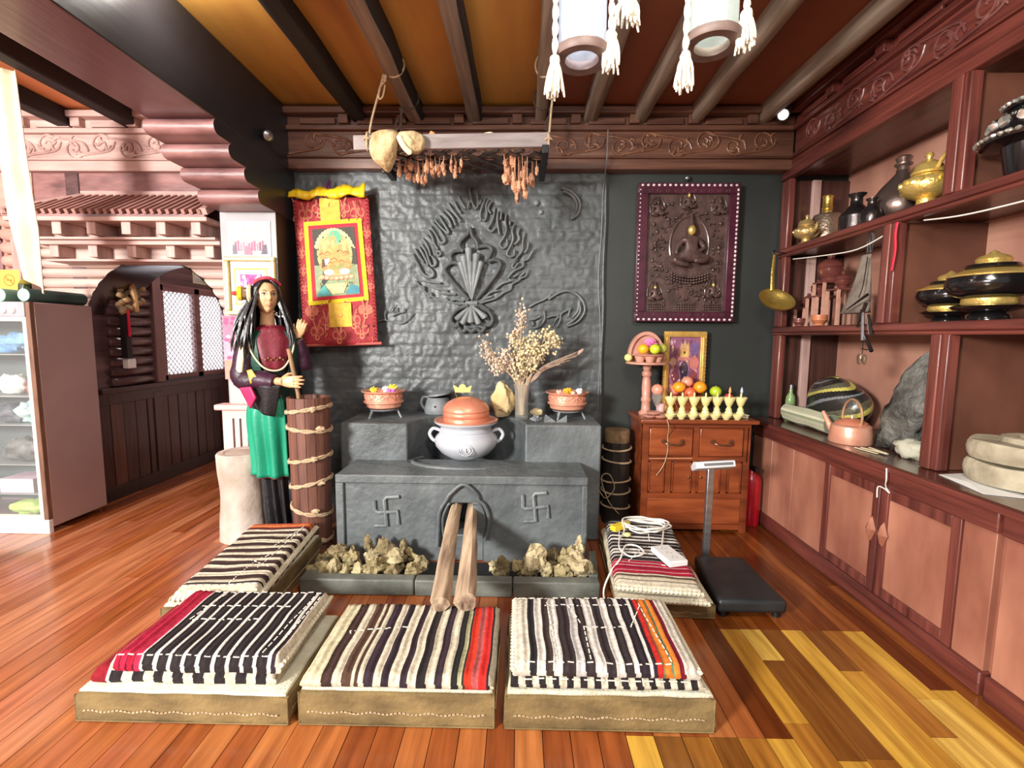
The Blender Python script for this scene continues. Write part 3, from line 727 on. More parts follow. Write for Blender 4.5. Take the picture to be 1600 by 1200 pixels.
for k, (x0, x1) in enumerate(((.17, .255), (.255, .33))):
    mb = MB(); mb.add([(x0, 3.25, .806), (x1, 3.26, .806), (x1 - (.03 if k == 0 else 0), 3.27, .855 if k else .83), (x0 + .01, 3.26, .862 if k == 0 else .815), (x0, 3.3, .806), (x1, 3.3, .806)], [(0, 1, 2, 3), (1, 5, 2), (5, 4, 3, 2), (4, 0, 3), (0, 4, 5, 1)])
    tag(mb.build('bent_sheet', M_stand, smooth=0), ('left' if k == 0 else 'right') + ' piece of bent grey sheet below the right copper bowl', 'metal scrap', 'bent sheets before the right copper bowl')
M_glass = mat('clear_glass', (240, 244, 240), None, .06, trans=.85, alpha=.45)
VC = (.015, 3.37)
vs_ = thing('glass_vase', 'clear glass vase crammed with stems on the hearth', 'vase', (VC[0], VC[1], .805))
mb = MB(); mb.lathe([(0, .807), (.045, .807), (.048, .82), (.048, .95), (.052, 1.03), (.062, 1.06), (.059, 1.06), (.049, 1.03), (.044, .95), (.043, .825), (0, .82)], (VC[0], VC[1], 0), 28); mb.build('vase_glass', M_glass, vs_)
fl = thing('dried_bouquet', 'bouquet of dried cream flowers standing in the glass vase', 'dried flowers', (VC[0], VC[1], .83))
rr = random.Random(21); q = F7((740, 480), 6.316, 3.38)
tips = [(480, 45), (470, 120), (450, 180), (400, 240), (390, 300), (110, 350), (130, 420), (170, 480), (180, 540), (240, 520), (300, 470), (330, 430), (430, 350), (480, 330), (540, 330), (590, 290), (620, 330), (600, 400), (560, 430), (500, 420), (440, 450), (380, 490), (720, 240), (760, 260), (790, 300), (820, 350), (740, 340), (690, 380), (660, 440), (640, 500), (580, 500), (520, 530), (460, 560), (550, 600), (430, 600), (300, 560), (360, 560), (250, 580)]
M_stem = mat('dry_stems', (164, 140, 112), (214, 194, 162), .9, 0, (20, 20, 3)); M_bud = mat('dried_cream_buds', (206, 186, 142), (246, 232, 188), .9, 0, (26, 26, 26), .6); M_bud2 = mat('dried_pinkish_buds', (190, 168, 140), (236, 214, 196), .9, 0, (26, 26, 26), .6)
sm = MB(); b1 = MB(); b2 = MB()
for i, (a, b) in enumerate(tips):
    p = q(a, b); p.y = 3.38 + rr.uniform(-.09, .09)
    base = Vector((VC[0] + rr.uniform(-.025, .025), VC[1] + rr.uniform(-.025, .025), .84)); neck = Vector((VC[0] + (p.x - VC[0]) * .16 + rr.uniform(-.02, .02), VC[1] + (p.y - VC[1]) * .1, 1.05))
    neck.x = min(max(neck.x, VC[0] - .04), VC[0] + .04)
    mid = neck.lerp(p, .5) + Vector((rr.uniform(-.02, .02), 0, rr.uniform(-.01, .03)))
    sm.tube(smoothpts([base, neck, mid, p], 3), [.0028] * 10, 5)
    m_ = b2 if (a < 420 and b > 100) or b < 200 else b1
    for k in range(22):
        o = p + Vector((rr.gauss(0, .023), rr.gauss(0, .022), rr.gauss(-.012, .03)))
        m_.blob(o, rr.uniform(.006, .0105), k, .35, 6, 4)
        if k % 3 == 0: sm.tube([o, p.lerp(mid, rr.random() * .4)], .0012, 4)
sm.build('stem', M_stem, fl)['kind'] = 'stuff'
b1.build('cream_bud', M_bud, fl)['kind'] = 'stuff'; b2.build('pinkish_bud', M_bud2, fl)['kind'] = 'stuff'
gr = MB()
for k in range(40):
    e = q(860 + rr.uniform(-120, 220), 560 + rr.uniform(-10, 10)); t = rr.random()
    a, b = 780 + 310 * t + rr.uniform(-20, 20), 590 - 150 * t + rr.uniform(-45, 35) * (1.1 - t * .6)
    p = q(a, b); p.y = 3.42 + rr.uniform(-.05, .05)
    gr.tube(smoothpts([(VC[0] + .03, VC[1], 1.055), q(600 + rr.uniform(-20, 20), 690 + rr.uniform(-15, 15)), q(700, 600 + rr.uniform(-30, 30)), p], 3), .0016, 4)
for k in range(10): gr.blob(q(1040 + 4 * k, 450 - 3 * k + rr.uniform(-12, 12)), .009, k, .4, 6, 5)
gr.build('grass_spray', mat('dry_mauve_grass', (150, 124, 112), (206, 182, 160), .9, 0, (20, 20, 20)), fl)['kind'] = 'stuff'

# relief of flames and jewels on the brick wall
M_relief = mat('relief_plaster', (98, 104, 106), (138, 144, 145), .5, 0, (8, 8, 8), .5, .3, 40)
M_relief2 = mat('relief_plaster_dark', (74, 79, 81), (106, 111, 113), .45, 0, (8, 8, 8), .5, .25, 40)
rel = thing('jewel_relief', 'dark plaster relief of jewels on a lotus inside a ring of flames', 'wall relief', (-.34, 3.69, 1.8))
A = F7((630, 280), 7.27); B = F7((630, 380), 7.27)
fl1 = [[(110, 850), (150, 930), (180, 1000)], [(135, 790), (180, 870), (240, 950)], [(180, 770), (240, 870), (290, 980)], [(205, 735), (260, 820), (300, 930), (330, 990), (375, 980), (375, 930), (330, 880)], [(215, 670), (280, 760), (320, 880)], [(245, 625), (310, 690), (350, 750)], [(280, 570), (330, 650), (360, 740), (400, 800)], [(380, 850), (408, 875), (435, 850), (408, 825), (385, 840)],
  [(310, 530), (380, 640), (430, 730), (480, 710), (470, 660)], [(330, 490), (420, 590), (480, 690)], [(360, 460), (430, 550), (510, 620), (520, 590)], [(400, 410), (470, 520), (520, 600)], [(430, 370), (520, 470), (555, 560)], [(470, 340), (560, 440), (600, 530)], [(510, 270), (570, 370), (650, 470), (660, 490)], [(580, 250), (620, 340), (660, 390)], [(630, 200), (670, 280), (710, 340)], [(755, 110), (775, 230), (810, 330)], [(735, 350), (745, 290), (775, 255), (800, 300), (830, 350)], [(840, 165), (850, 230), (855, 300), (830, 345)],
  [(890, 240), (870, 300)], [(940, 220), (905, 310), (880, 400), (885, 480)], [(970, 240), (945, 320), (955, 400), (935, 470), (900, 470)], [(1010, 260), (970, 340), (1000, 400)], [(1045, 330), (1030, 430), (1000, 510), (965, 570), (1010, 600), (1050, 560)], [(1080, 370), (1072, 470), (1085, 570), (1100, 640)], [(1120, 380), (1110, 470)], [(1165, 405), (1165, 500), (1175, 580), (1150, 660), (1100, 740), (1130, 790), (1180, 760), (1180, 690)], [(1215, 480), (1215, 530)], [(1260, 520), (1240, 590), (1250, 680), (1225, 760), (1180, 850), (1210, 885), (1260, 870), (1265, 810)], [(1325, 560), (1305, 630), (1320, 690), (1265, 750)], [(1380, 610), (1360, 720), (1355, 810), (1300, 890), (1235, 960)], [(1425, 715), (1415, 790), (1380, 845)], [(1490, 790), (1420, 910), (1370, 930), (1360, 990)]]
fl2 = [[(110, 120), (180, 250), (230, 350), (300, 390), (350, 370), (330, 310), (230, 230)], [(300, 190), (330, 265), (375, 240), (360, 190)], [(1300, 190), (1240, 260), (1260, 290), (1310, 230)], [(1370, 210), (1360, 270), (1260, 320), (1190, 400)], [(1425, 300), (1390, 380), (1340, 400), (1310, 430), (1240, 470), (1220, 530), (1150, 560), (1050, 630), (950, 660), (870, 690)], [(1390, 330), (1330, 380), (1320, 410)], [(1320, 350), (1250, 390)], [(1240, 430), (1130, 460), (1050, 525)], [(1100, 540), (1000, 560), (930, 620), (850, 680)], [(140, 430), (190, 480), (240, 540), (310, 600), (420, 640), (520, 665), (620, 690), (730, 690)], [(190, 420), (300, 440), (430, 455)], [(290, 490), (400, 520), (510, 545)], [(420, 575), (600, 585)], [(280, 590), (305, 565), (330, 590), (305, 612), (285, 600)], [(475, 650), (490, 635), (508, 650), (490, 665)], [(540, 665), (600, 640), (690, 660)], [(860, 690), (940, 630), (1010, 610)], [(200, 500), (240, 500), (245, 550)]]
for G, S in ((A, fl1), (B, fl2)):
    for s_ in S:
        P = smoothpts([(p.x, 3.674, p.z) for p in [G(*t) for t in s_]], 4); n = len(P)
        mb = MB(); mb.tube(P, [.0095 * (.45 + .55 * min(1, 4 * k / n + .1)) for k in range(n)], 6, flat=(1, 1.3, 1)); mb.build('flame_tongue', M_relief, rel, smooth=60)
def rim(G, pts, r=.015, dy=.026):
    mb = MB(); P = smoothpts([(p.x, 3.69 - dy, p.z) for p in [G(*t) for t in pts]], 5); mb.tube(P, r, 8, flat=(1, 1.6, 1)); return mb
for G, pts in ((B, [(750, 650), (600, 480), (490, 340), (490, 280), (560, 230), (640, 240)]), (B, [(840, 640), (1000, 440), (1100, 290), (1100, 220), (1040, 195), (970, 215)]), (B, [(560, 210), (545, 150), (590, 100), (690, 90)]), (B, [(870, 50), (960, 40), (1010, 80), (990, 150), (950, 210)]), (A, [(860, 800), (840, 720), (790, 650), (770, 570), (740, 630), (660, 710), (650, 780), (690, 830)]),
               (B, [(740, 710), (620, 760), (555, 850), (580, 940), (640, 900)]), (B, [(860, 700), (960, 760), (1020, 860), (990, 930), (930, 930)])):
    rim(G, pts).build('jewel_rim', M_relief2, rel, smooth=60)
for pts in ([(580, 900), (590, 945), (640, 930)], [(635, 960), (680, 1005), (735, 970)], [(735, 970), (785, 1000), (835, 970)], [(835, 965), (895, 1005), (940, 950)]):
    rim(B, pts, .016).build('lotus_petal', M_relief2, rel, smooth=60)
def rod(G, a, b, w0, w1):
    p, e = G(*a), G(*b); mb = MB(); n = 8
    mb.tube([Vector((p.x + (e.x - p.x) * k / n, 3.68 - .03 * min(1, k / 3), p.z + (e.z - p.z) * k / n)) for k in range(n + 1)] + [(e.x, 3.658, e.z + (.006 if e.z > p.z else -.006))], [(w0 + (w1 - w0) * k / n) / 2 for k in range(n + 1)] + [w1 * .3], 10, flat=(1, 1.1, 1))
    mb.build('jewel', M_relief, rel, smooth=50)
S = 3.695 / 742 / 7.27
for b, w_ in (((660, 235), 75), ((770, 225), 62), ((890, 230), 72), ((690, 165), 80), ((840, 145), 90), ((750, 75), 85)): rod(B, (780, 660), b, 14 * S, w_ * S)
for b, w_ in (((620, 860), 70), ((685, 905), 75), ((775, 890), 90), ((860, 910), 75), ((930, 840), 80)): rod(B, (780, 705), b, 14 * S, w_ * S)
p = B(782, 682); mb = MB(); mb.tube([(p.x - .045, 3.665, p.z), (p.x + .045, 3.665, p.z)], .016, 8); mb.tube([(p.x - .045, 3.675, p.z - .014), (p.x + .045, 3.675, p.z - .014)], .01, 8); mb.build('tie_band', M_relief, rel)
def relief(name, label, G, strokes, r=.008, dots=()):
    t = thing(name, label, 'wall relief', tuple(G(*strokes[0][0])))
    for s_ in strokes:
        P = smoothpts([(p.x, 3.676, p.z) for p in [G(*u) for u in s_]], 5); mb = MB(); mb.tube(P, r, 6, flat=(1, 1.3, 1)); mb.build('relief_line', M_relief, t, smooth=60)
    return t
C3 = F7((800, 280), 4.8); C4 = F7((540, 420), 10.0)
relief('animal_relief', 'raised outline of a crouching long tailed animal right of the dried flowers', C3, [[(130, 960), (180, 930), (240, 905), (290, 870), (275, 900), (350, 855), (420, 840), (490, 870), (535, 930), (540, 1000), (490, 1070), (410, 1105)], [(500, 925), (510, 990), (470, 1050), (405, 1095)], [(440, 970), (370, 1010), (360, 1060), (335, 1110)], [(350, 1030), (325, 1060), (305, 1105)], [(260, 1040), (310, 1025), (345, 1022)], [(240, 990), (245, 1050), (210, 1100), (160, 1115), (120, 1095)], [(130, 1055), (170, 1050), (210, 1030)], [(150, 1065), (160, 1085), (150, 1100)], [(435, 970), (420, 1035)], [(500, 920), (490, 990), (450, 1040)]], .0095)
relief('crescent_relief', 'raised plaster crescent moon at the top right of the brick wall', C3, [[(375, 70), (440, 95), (495, 150), (510, 210), (490, 270), (440, 305)], [(385, 95), (450, 130), (485, 190), (475, 250), (445, 300)]], .011)
relief('creature_relief', 'faint raised outline of a small creature right of the hanging scroll', C4, [[(530, 820), (620, 800), (720, 830), (830, 855), (910, 850), (1010, 770)], [(640, 650), (625, 730), (640, 800)], [(740, 740), (830, 700), (920, 680)], [(780, 560), (740, 610), (710, 660)], [(800, 600), (800, 670)], [(925, 620), (920, 680)], [(1010, 765), (1050, 715), (1060, 690)]], .005)
for (a, b), R, tx in (((183, 180), .022, 'upper'), ((215, 250), .018, 'lower')):
    p = C3(a, b); tag(MB().blob((p.x, 3.685, p.z), (R, .015, R), 3, .1, 14, 10).build('wall_boss', M_relief, smooth=60), tx + ' of two small round bosses left of the crescent moon', 'wall relief', 'round bosses by the crescent')

# thangka hanging on the wall beside the pillar
class Sheet(Paint):
    def __init__(s, TL, TR, BL, BR, Y, curl): s.q = [Vector((p.x, Y, p.z)) for p in (TL, TR, BL, BR)]; s.k = 0; s.mb = MB(); s.curl = curl
    def P(s, a, b):
        TL, TR, BL, BR = s.q; p = BL.lerp(BR, a).lerp(TL.lerp(TR, a), b)
        return p + Vector((0, s.curl(a, b) - s.k * .00003, 0))
th = thing('thangka_scroll', 'red brocade hanging scroll with a yellow framed painting of a seated figure', 'hanging scroll', (-1.42, 3.6, 1.85))
YT = 3.6
cor = [on(457, 312, 'y', YT), on(576, 308, 'y', YT), on(477, 541, 'y', YT), on(592, 537, 'y', YT)]
curl = lambda a, b: -.02 * sin(a * pi) * (1 - b) - .05 * max(0, .25 - b) * 1.5
sh = Sheet(*cor, YT, curl); R1, R2 = (150, 24, 40), (212, 118, 92)
mb = MB(); sh.k = 0
mb.grid(lambda u, v: sh.P(u, v), 16, 30, colfn=lambda u, v: (176, 44, 56)); mb.build('brocade_cloth', mat('brocade', (128, 128, 128), (190, 160, 150), .7, 0, (40, 8, 40), .6, .3, 200, vcol=True, bdist=.003), th, solid=.004)
pt = Sheet(*cor, YT - .004, curl)
rr = random.Random(5)
def motif(cx, cy, s_):
    pt.ell(cx - .05 * s_, cy, .05 * s_, .035 * s_, R2, 12); pt.ell(cx + .05 * s_, cy, .05 * s_, .035 * s_, R2, 12)
    pt.ell(cx - .05 * s_, cy, .03 * s_, .021 * s_, (176, 40, 52), 12); pt.ell(cx + .05 * s_, cy, .03 * s_, .021 * s_, (176, 40, 52), 12)
    pt.poly([(cx - .02 * s_, cy), (cx - .06 * s_, cy + .08 * s_), (cx - .04 * s_, cy + .085 * s_), (cx, cy + .02 * s_), (cx + .04 * s_, cy + .085 * s_), (cx + .06 * s_, cy + .08 * s_), (cx + .02 * s_, cy)], R2)
    pt.ell(cx, cy - .045 * s_, .035 * s_, .022 * s_, (226, 140, 100), 12); pt.ell(cx, cy - .045 * s_, .018 * s_, .011 * s_, (170, 36, 50), 10)
for cx, cy in ((.16, .9), (.84, .9), (.065, .76), (.945, .76), (.065, .64), (.945, .64), (.065, .52), (.945, .52), (.065, .4), (.945, .4), (.14, .24), (.86, .24), (.5, .07), (.2, .1), (.8, .1), (.34, .17), (.7, .17), (.34, .93), (.66, .93)): motif(cx, cy, .95 if .1 < cx < .9 else .55)
for k in range(40):
    for a in (.03, .975) if k > 10 else (.03, .25, .75, .975):
        b = k / 40 + .01 * (a * 37 % 1); pt.line([(a - .02, b), (a, b + .012), (a + .02, b)], .006, (190, 76, 70))
for k in range(70):
    a, b = rr.random(), rr.random() * .3 if k < 40 else .84 + .15 * rr.random()
    pt.line([(a, b), (a + rr.uniform(-.04, .04), b + rr.uniform(.01, .03))], .012, rr.choice([R2, (196, 70, 64), (120, 16, 34)]))
pt.rect(.36, .85, .62, 1.0, (236, 190, 70)); pt.rect(.38, .125, .68, .29, (236, 190, 66))
pt.ell(.53, .21, .04, .022, (226, 150, 60)); pt.ell(.53, .21, .022, .012, (238, 196, 90))
for s_ in (-1, 1): pt.line([(.53 + s_ * .12, .25), (.53 + s_ * .1, .21), (.53 + s_ * .12, .17)], .008, (206, 150, 60))
pt.mb.build('brocade_pattern', M_vcol, th, smooth=0)['kind'] = 'stuff'
fr = Sheet(*cor, YT - .012, curl)
fr.poly([(.11, .28), (.915, .305), (.89, .86), (.13, .845)], (250, 222, 20)); fr.poly([(.165, .31), (.855, .33), (.835, .83), (.185, .82)], (206, 26, 52))
fr.mb.build('painting_border', M_vcol, th, smooth=0)
pa = Sheet(*cor, YT - .015, curl)
pa.poly([(.225, .335), (.81, .35), (.79, .805), (.235, .795)], (72, 72, 62))
pa.poly([(.225, .335), (.81, .35), (.80, .55), (.23, .55)], (150, 170, 130))
pa.ell(.51, .62, .235, .155, (196, 184, 122), 24); pa.ell(.51, .62, .2, .13, (176, 164, 100), 24); pa.ell(.51, .68, .16, .1, (222, 190, 130), 20)
for k in range(16):
    a = radians(20 + k * 9.3); pa.ell(.51 + .25 * cos(a), .62 + .165 * sin(a), .028, .016, (214, 206, 160), 8)
pa.ell(.53, .735, .085, .05, (112, 196, 158), 18); pa.ell(.5, .71, .05, .042, (238, 176, 110), 16); pa.ell(.5, .70, .024, .02, (244, 196, 140), 12)
pa.poly([(.42, .69), (.6, .69), (.66, .6), (.64, .55), (.4, .55), (.37, .6)], (240, 172, 102))
pa.poly([(.3, .56), (.4, .6), (.65, .6), (.74, .55), (.7, .52), (.34, .51)], (232, 150, 92))
pa.poly([(.34, .59), (.42, .6), (.4, .55), (.33, .53)], (96, 78, 62)); pa.poly([(.37, .59), (.44, .6), (.43, .56), (.38, .55)], (240, 236, 220))
for a0, b0 in ((.42, .63), (.58, .64), (.5, .585), (.45, .56), (.6, .57), (.35, .62), (.66, .63)):
    pa.line([(a0 - .04, b0), (a0, b0 + .012), (a0 + .04, b0 - .004)], .008, (176, 116, 66)); pa.line([(a0 - .03, b0 - .016), (a0 + .03, b0 - .012)], .006, (206, 150, 90))
pa.ell(.42, .5, .07, .022, (240, 236, 220), 12); pa.ell(.63, .505, .07, .022, (240, 236, 220), 12)
for s_ in range(-3, 4): pa.ell(.515 + s_ * .065, .462 + abs(s_) * .003, .04, .018, (232, 150, 116), 12); pa.ell(.515 + s_ * .065, .462 + abs(s_) * .003, .024, .01, (242, 196, 156), 10)
pa.poly([(.23, .34), (.34, .42), (.43, .345)], (86, 168, 168)); pa.poly([(.62, .352), (.7, .42), (.80, .40), (.81, .352)], (76, 150, 164)); pa.poly([(.36, .42), (.66, .43), (.6, .36), (.45, .35)], (236, 204, 150))
for k in range(40): pa.ell(rr.uniform(.25, .78), rr.uniform(.37, .79), .012, .006, rr.choice([(206, 190, 130), (120, 170, 120), (222, 160, 110), (84, 84, 66)]), 6)
pa.mb.build('painting', M_vcol, th, smooth=0)
mb = MB(); N = 40
top = [(cor[0].x - .015 + (cor[1].x - cor[0].x + .0) * k / N, cor[0].z + (cor[1].z - cor[0].z) * k / N) for k in range(N + 1)]
vs = []
for j in range(4):
    for k, (x, z) in enumerate(top):
        fold = .012 * sin(k * .75) + .008 * sin(k * 1.9 + 1); sag = [.06 + .012 * sin(k * .5) + .03 * (k / N), .045, .012, -.002 + .012 * sin(k * .42 + .8)][j]
        vs.append((x, YT - .02 + [.012, -.012, -.022, -.012][j] + fold * (.5 if j < 3 else .8), z + sag))
mb.add(vs, [(j * (N + 1) + k, j * (N + 1) + k + 1, (j + 1) * (N + 1) + k + 1, (j + 1) * (N + 1) + k) for j in range(3) for k in range(N)])
lab(mb.build('rolled_veil', mat('yellow_silk', (226, 180, 20), (250, 214, 40), .45, 0, (6, 6, 20), .5, .2, 60), th, smooth=70, solid=.003), 'bunched yellow silk veil')
c = on(513, 300, 'y', YT); mb = MB(); mb.tube(smoothpts([(c.x, YT - .03, c.z - .05), (c.x - .012, YT, c.z + .03), (c.x - .005, YT + .04, c.z + .09), (c.x + .01, YT, c.z + .03), (c.x + .02, YT - .02, c.z - .03)], 5), .007, 6); lab(mb.build('cord', mat('purple_cord', (86, 20, 70), (110, 34, 90), .7), th), 'purple cord loop')
mb = MB(); mb.tube([(cor[2].x - .01, YT - .025, cor[2].z + .004), (cor[3].x + .03, YT - .025, cor[3].z + .004)], .012, 10); mb.build('dowel', mat('dowel_red', (150, 60, 56), (180, 90, 80), .6), th)

# carved wooden panel of a seated figure
YP = 3.68
ca = [on(997, 287, 'y', YP), on(1153, 290, 'y', YP), on(988, 503, 'y', YP), on(1143, 503, 'y', YP)]
pn = thing('wall_carving', 'framed dark purple carved panel of a seated gilt faced figure on the right wall bay', 'carved panel', (1.33, YP, 2.0))
X0, X1, Z0, Z1 = 1.03, 1.705, 1.525, 2.515
X0, X1 = (ca[0].x + ca[2].x) / 2, (ca[1].x + ca[3].x) / 2; Z0, Z1 = (ca[2].z + ca[3].z) / 2, (ca[0].z + ca[1].z) / 2
M_plum = mat('plum_lacquer', (54, 18, 34), (84, 34, 52), .32, 0, (12, 12, 12), .5, .1, 60, .35)
M_bronze = mat('carved_umber', (62, 46, 44), (104, 80, 74), .38, .2, (14, 14, 14), .5, .3, 60, .2)
fw = .075
for nm, b in (('rail', (X0, X1, Z1 - fw, Z1)), ('rail', (X0, X1, Z0, Z0 + fw)), ('stile', (X0, X0 + fw, Z0 + fw, Z1 - fw)), ('stile', (X1 - fw, X1, Z0 + fw, Z1 - fw))):
    MB().box(b[0], b[1], YP - .045, YP + .01, b[2], b[3]).build('frame_' + nm, M_plum, pn, bevel=.004)
MB().box(X0 + fw, X1 - fw, YP - .015, YP + .01, Z0 + fw, Z1 - fw).build('ground', M_bronze, pn)
mb = MB()
M_bead = mat('frame_beads', (190, 170, 176), (226, 214, 214), .3)
nb = 18
for k in range(nb):
    x = X0 + .03 + (X1 - X0 - .06) * k / (nb - 1)
    for z in (Z1 - .017, Z0 + .017): mb.blob((x, YP - .046, z), (.011, .006, .009), k, .1, 8, 6)
for k in range(30):
    z = Z0 + .05 + (Z1 - Z0 - .1) * k / 29
    mb.blob((X0 + .016, YP - .046, z), (.006, .005, .006), k, .1, 8, 5); mb.blob((X1 - .016, YP - .046, z), (.009, .006, .011), k, .1, 8, 5)
mb.build('bead_moulding', M_bead, pn)['kind'] = 'stuff'
mb = MB()
for k in range(10):
    x = X0 + .09 + (X1 - X0 - .18) * k / 9
    for z in (Z1 - .055, Z0 + .055):
        if k % 3 == 1: mb.box(x - .02, x - .008, YP - .047, YP - .044, z - .008, z + .008); mb.box(x + .004, x + .018, YP - .047, YP - .044, z - .008, z - .003)
        else: mb.tube([(x + .014 * cos(a), YP - .045, z + .009 * sin(a)) for a in [6.28 * j / 10 for j in range(10)]], .0025, 4, True)
mb.build('frame_pattern', M_bronze, pn)['kind'] = 'stuff'
# main figure: one skinned body in high relief
def G(u, v, d=0): return Vector((X0 + (X1 - X0) * u, YP - .02 - d, Z0 + (Z1 - Z0) * v))
def skin(name, m, parent, verts, edges, radii, sub=2, root=0):
    l = parent_loc(parent) if parent is not None else Vector((0, 0, 0))
    me = bpy.data.meshes.new(name); me.from_pydata([tuple(Vector(v) - l) for v in verts], edges, []); me.materials.append(m)
    o = bpy.data.objects.new(name, me); COL.objects.link(o)
    if parent is not None: o.parent = parent
    q = o.modifiers.new('skin', 'SKIN'); q.use_smooth_shade = True
    for i, r in enumerate(radii):
        sv = me.skin_vertices[0].data[i]; sv.radius = (r, r) if not isinstance(r, tuple) else r; sv.use_root = (i == root)
    s_ = o.modifiers.new('sub', 'SUBSURF'); s_.levels = sub; s_.render_levels = sub
    return o
def seated(cx, cy, s_, gold, main=False):
    g = lambda a, b, d=0: G(cx + a * s_, cy + b * s_ * .69, d * s_ + .012)
    V = [g(0, .02, .02), g(.0, .14, .03), g(0, .26, .03), g(0, .31, .02), g(0, .37, .03), g(-.12, .24, .02), g(-.19, .13, .03), g(-.20, .03, .05), g(.12, .24, .02), g(.19, .13, .03), g(.08, .07, .06), g(-.17, -.01, .03), g(-.25, -.06, .05), g(-.02, -.12, .06), g(.17, -.01, .03), g(.25, -.04, .05), g(.03, -.06, .07)]
    Ed = [(0, 1), (1, 2), (2, 3), (3, 4), (2, 5), (5, 6), (6, 7), (2, 8), (8, 9), (9, 10), (0, 11), (11, 12), (12, 13), (0, 14), (14, 15), (15, 16)]
    k = .67 * s_
    Rr = [.10, .095, .085, .04, .06, .05, .045, .03, .05, .045, .03, .075, .065, .035, .075, .065, .04]
    skin('seated_figure', M_bronze, pn, V, Ed, [r * k for r in Rr], 2 if main else 1)
    h = g(0, .385, .05)
    lab(MB().blob(h, (.062 * k, .05 * k, .075 * k), 1, .08, 14, 10).build('gilt_face', M_gold if gold else M_bronze, pn, smooth=60), 'gilt face' if gold else 'carved face')
    mb = MB(); t = g(0, .50, .03); mb.lathe([(.06 * k, 0), (.05 * k, .05 * k), (.03 * k, .1 * k), (.018 * k, .16 * k), (0, .2 * k)], (t.x, t.y, t.z - .07 * k), 10); mb.build('crown', M_bronze, pn)
    hal = MB(); ct = g(0, .18); hal.tube([(ct.x + .3 * k * cos(a), ct.y + .012, ct.z + .44 * k * sin(a)) for a in [radians(-20 + 220 * j / 24) for j in range(25)]], .012 * k + .002, 6); hal.build('halo', M_bronze, pn)
seated(.53, .47, .72, True, True)
for cx, cy, gl in ((.2, .79, False), (.5, .84, True), (.81, .8, False), (.2, .18, True), (.78, .2, True)): seated(cx, cy, .27, gl)
mb = MB(); rr = random.Random(9)
for k in range(150):
    u, v = rr.uniform(.15, .85), rr.uniform(.12, .88)
    if abs(u - .53) < .2 and .3 < v < .75: continue
    p = G(u, v, .004); mb.blob(p, (rr.uniform(.006, .016), .01, rr.uniform(.006, .016)), k, .3, 8, 6)
for k in range(26):
    t = k / 25; a = radians(-60 + 300 * t); p = G(.53 + .29 * cos(a), .50 + .27 * sin(a), .008)
    mb.tube(smoothpts([p, p + Vector((.02 * cos(a + 1), 0, .02 * sin(a + 1))), p + Vector((.035 * cos(a - .4), 0, .035 * sin(a - .4)))], 3), .006, 5)
for r_ in range(3):
    for k in range(14): p = G(.36 + .36 * k / 13, .285 + .02 * r_ + .03 * ((k / 13 - .5) ** 2) * 4, .02); mb.blob(p, (.011, .012, .009), k, .1, 8, 6)
for a0, a1 in ((.14, .3), (.42, .6), (.7, .86)):
    for k in range(8):
        for j in range(3): p = G(a0 + (a1 - a0) * k / 7, .095 + .018 * j, .008); mb.blob(p, .007, k, .1, 6, 5)
mb.build('carved_detail', M_bronze, pn, smooth=50)['kind'] = 'stuff'
mb = MB(); p = on(1074, 278, 'y', YP); mb.blob((p.x, YP, p.z), (.018, .015, .018), 1, .1); mb.build('hook', M_steel, pn)
# loose wires running down the wall
tag(MB().tube(smoothpts([on(950, 203, 'y', 3.55), on(948, 250, 'y', 3.55), on(943, 290, 'y', 3.68), on(940, 360, 'y', 3.69), on(935, 440, 'y', 3.69), on(938, 520, 'y', 3.69), on(934, 640, 'y', 3.69)], 6), .004, 6).build('wall_wire', M_stand), 'thin grey wire hanging down the wall left of the carved panel', 'wire')

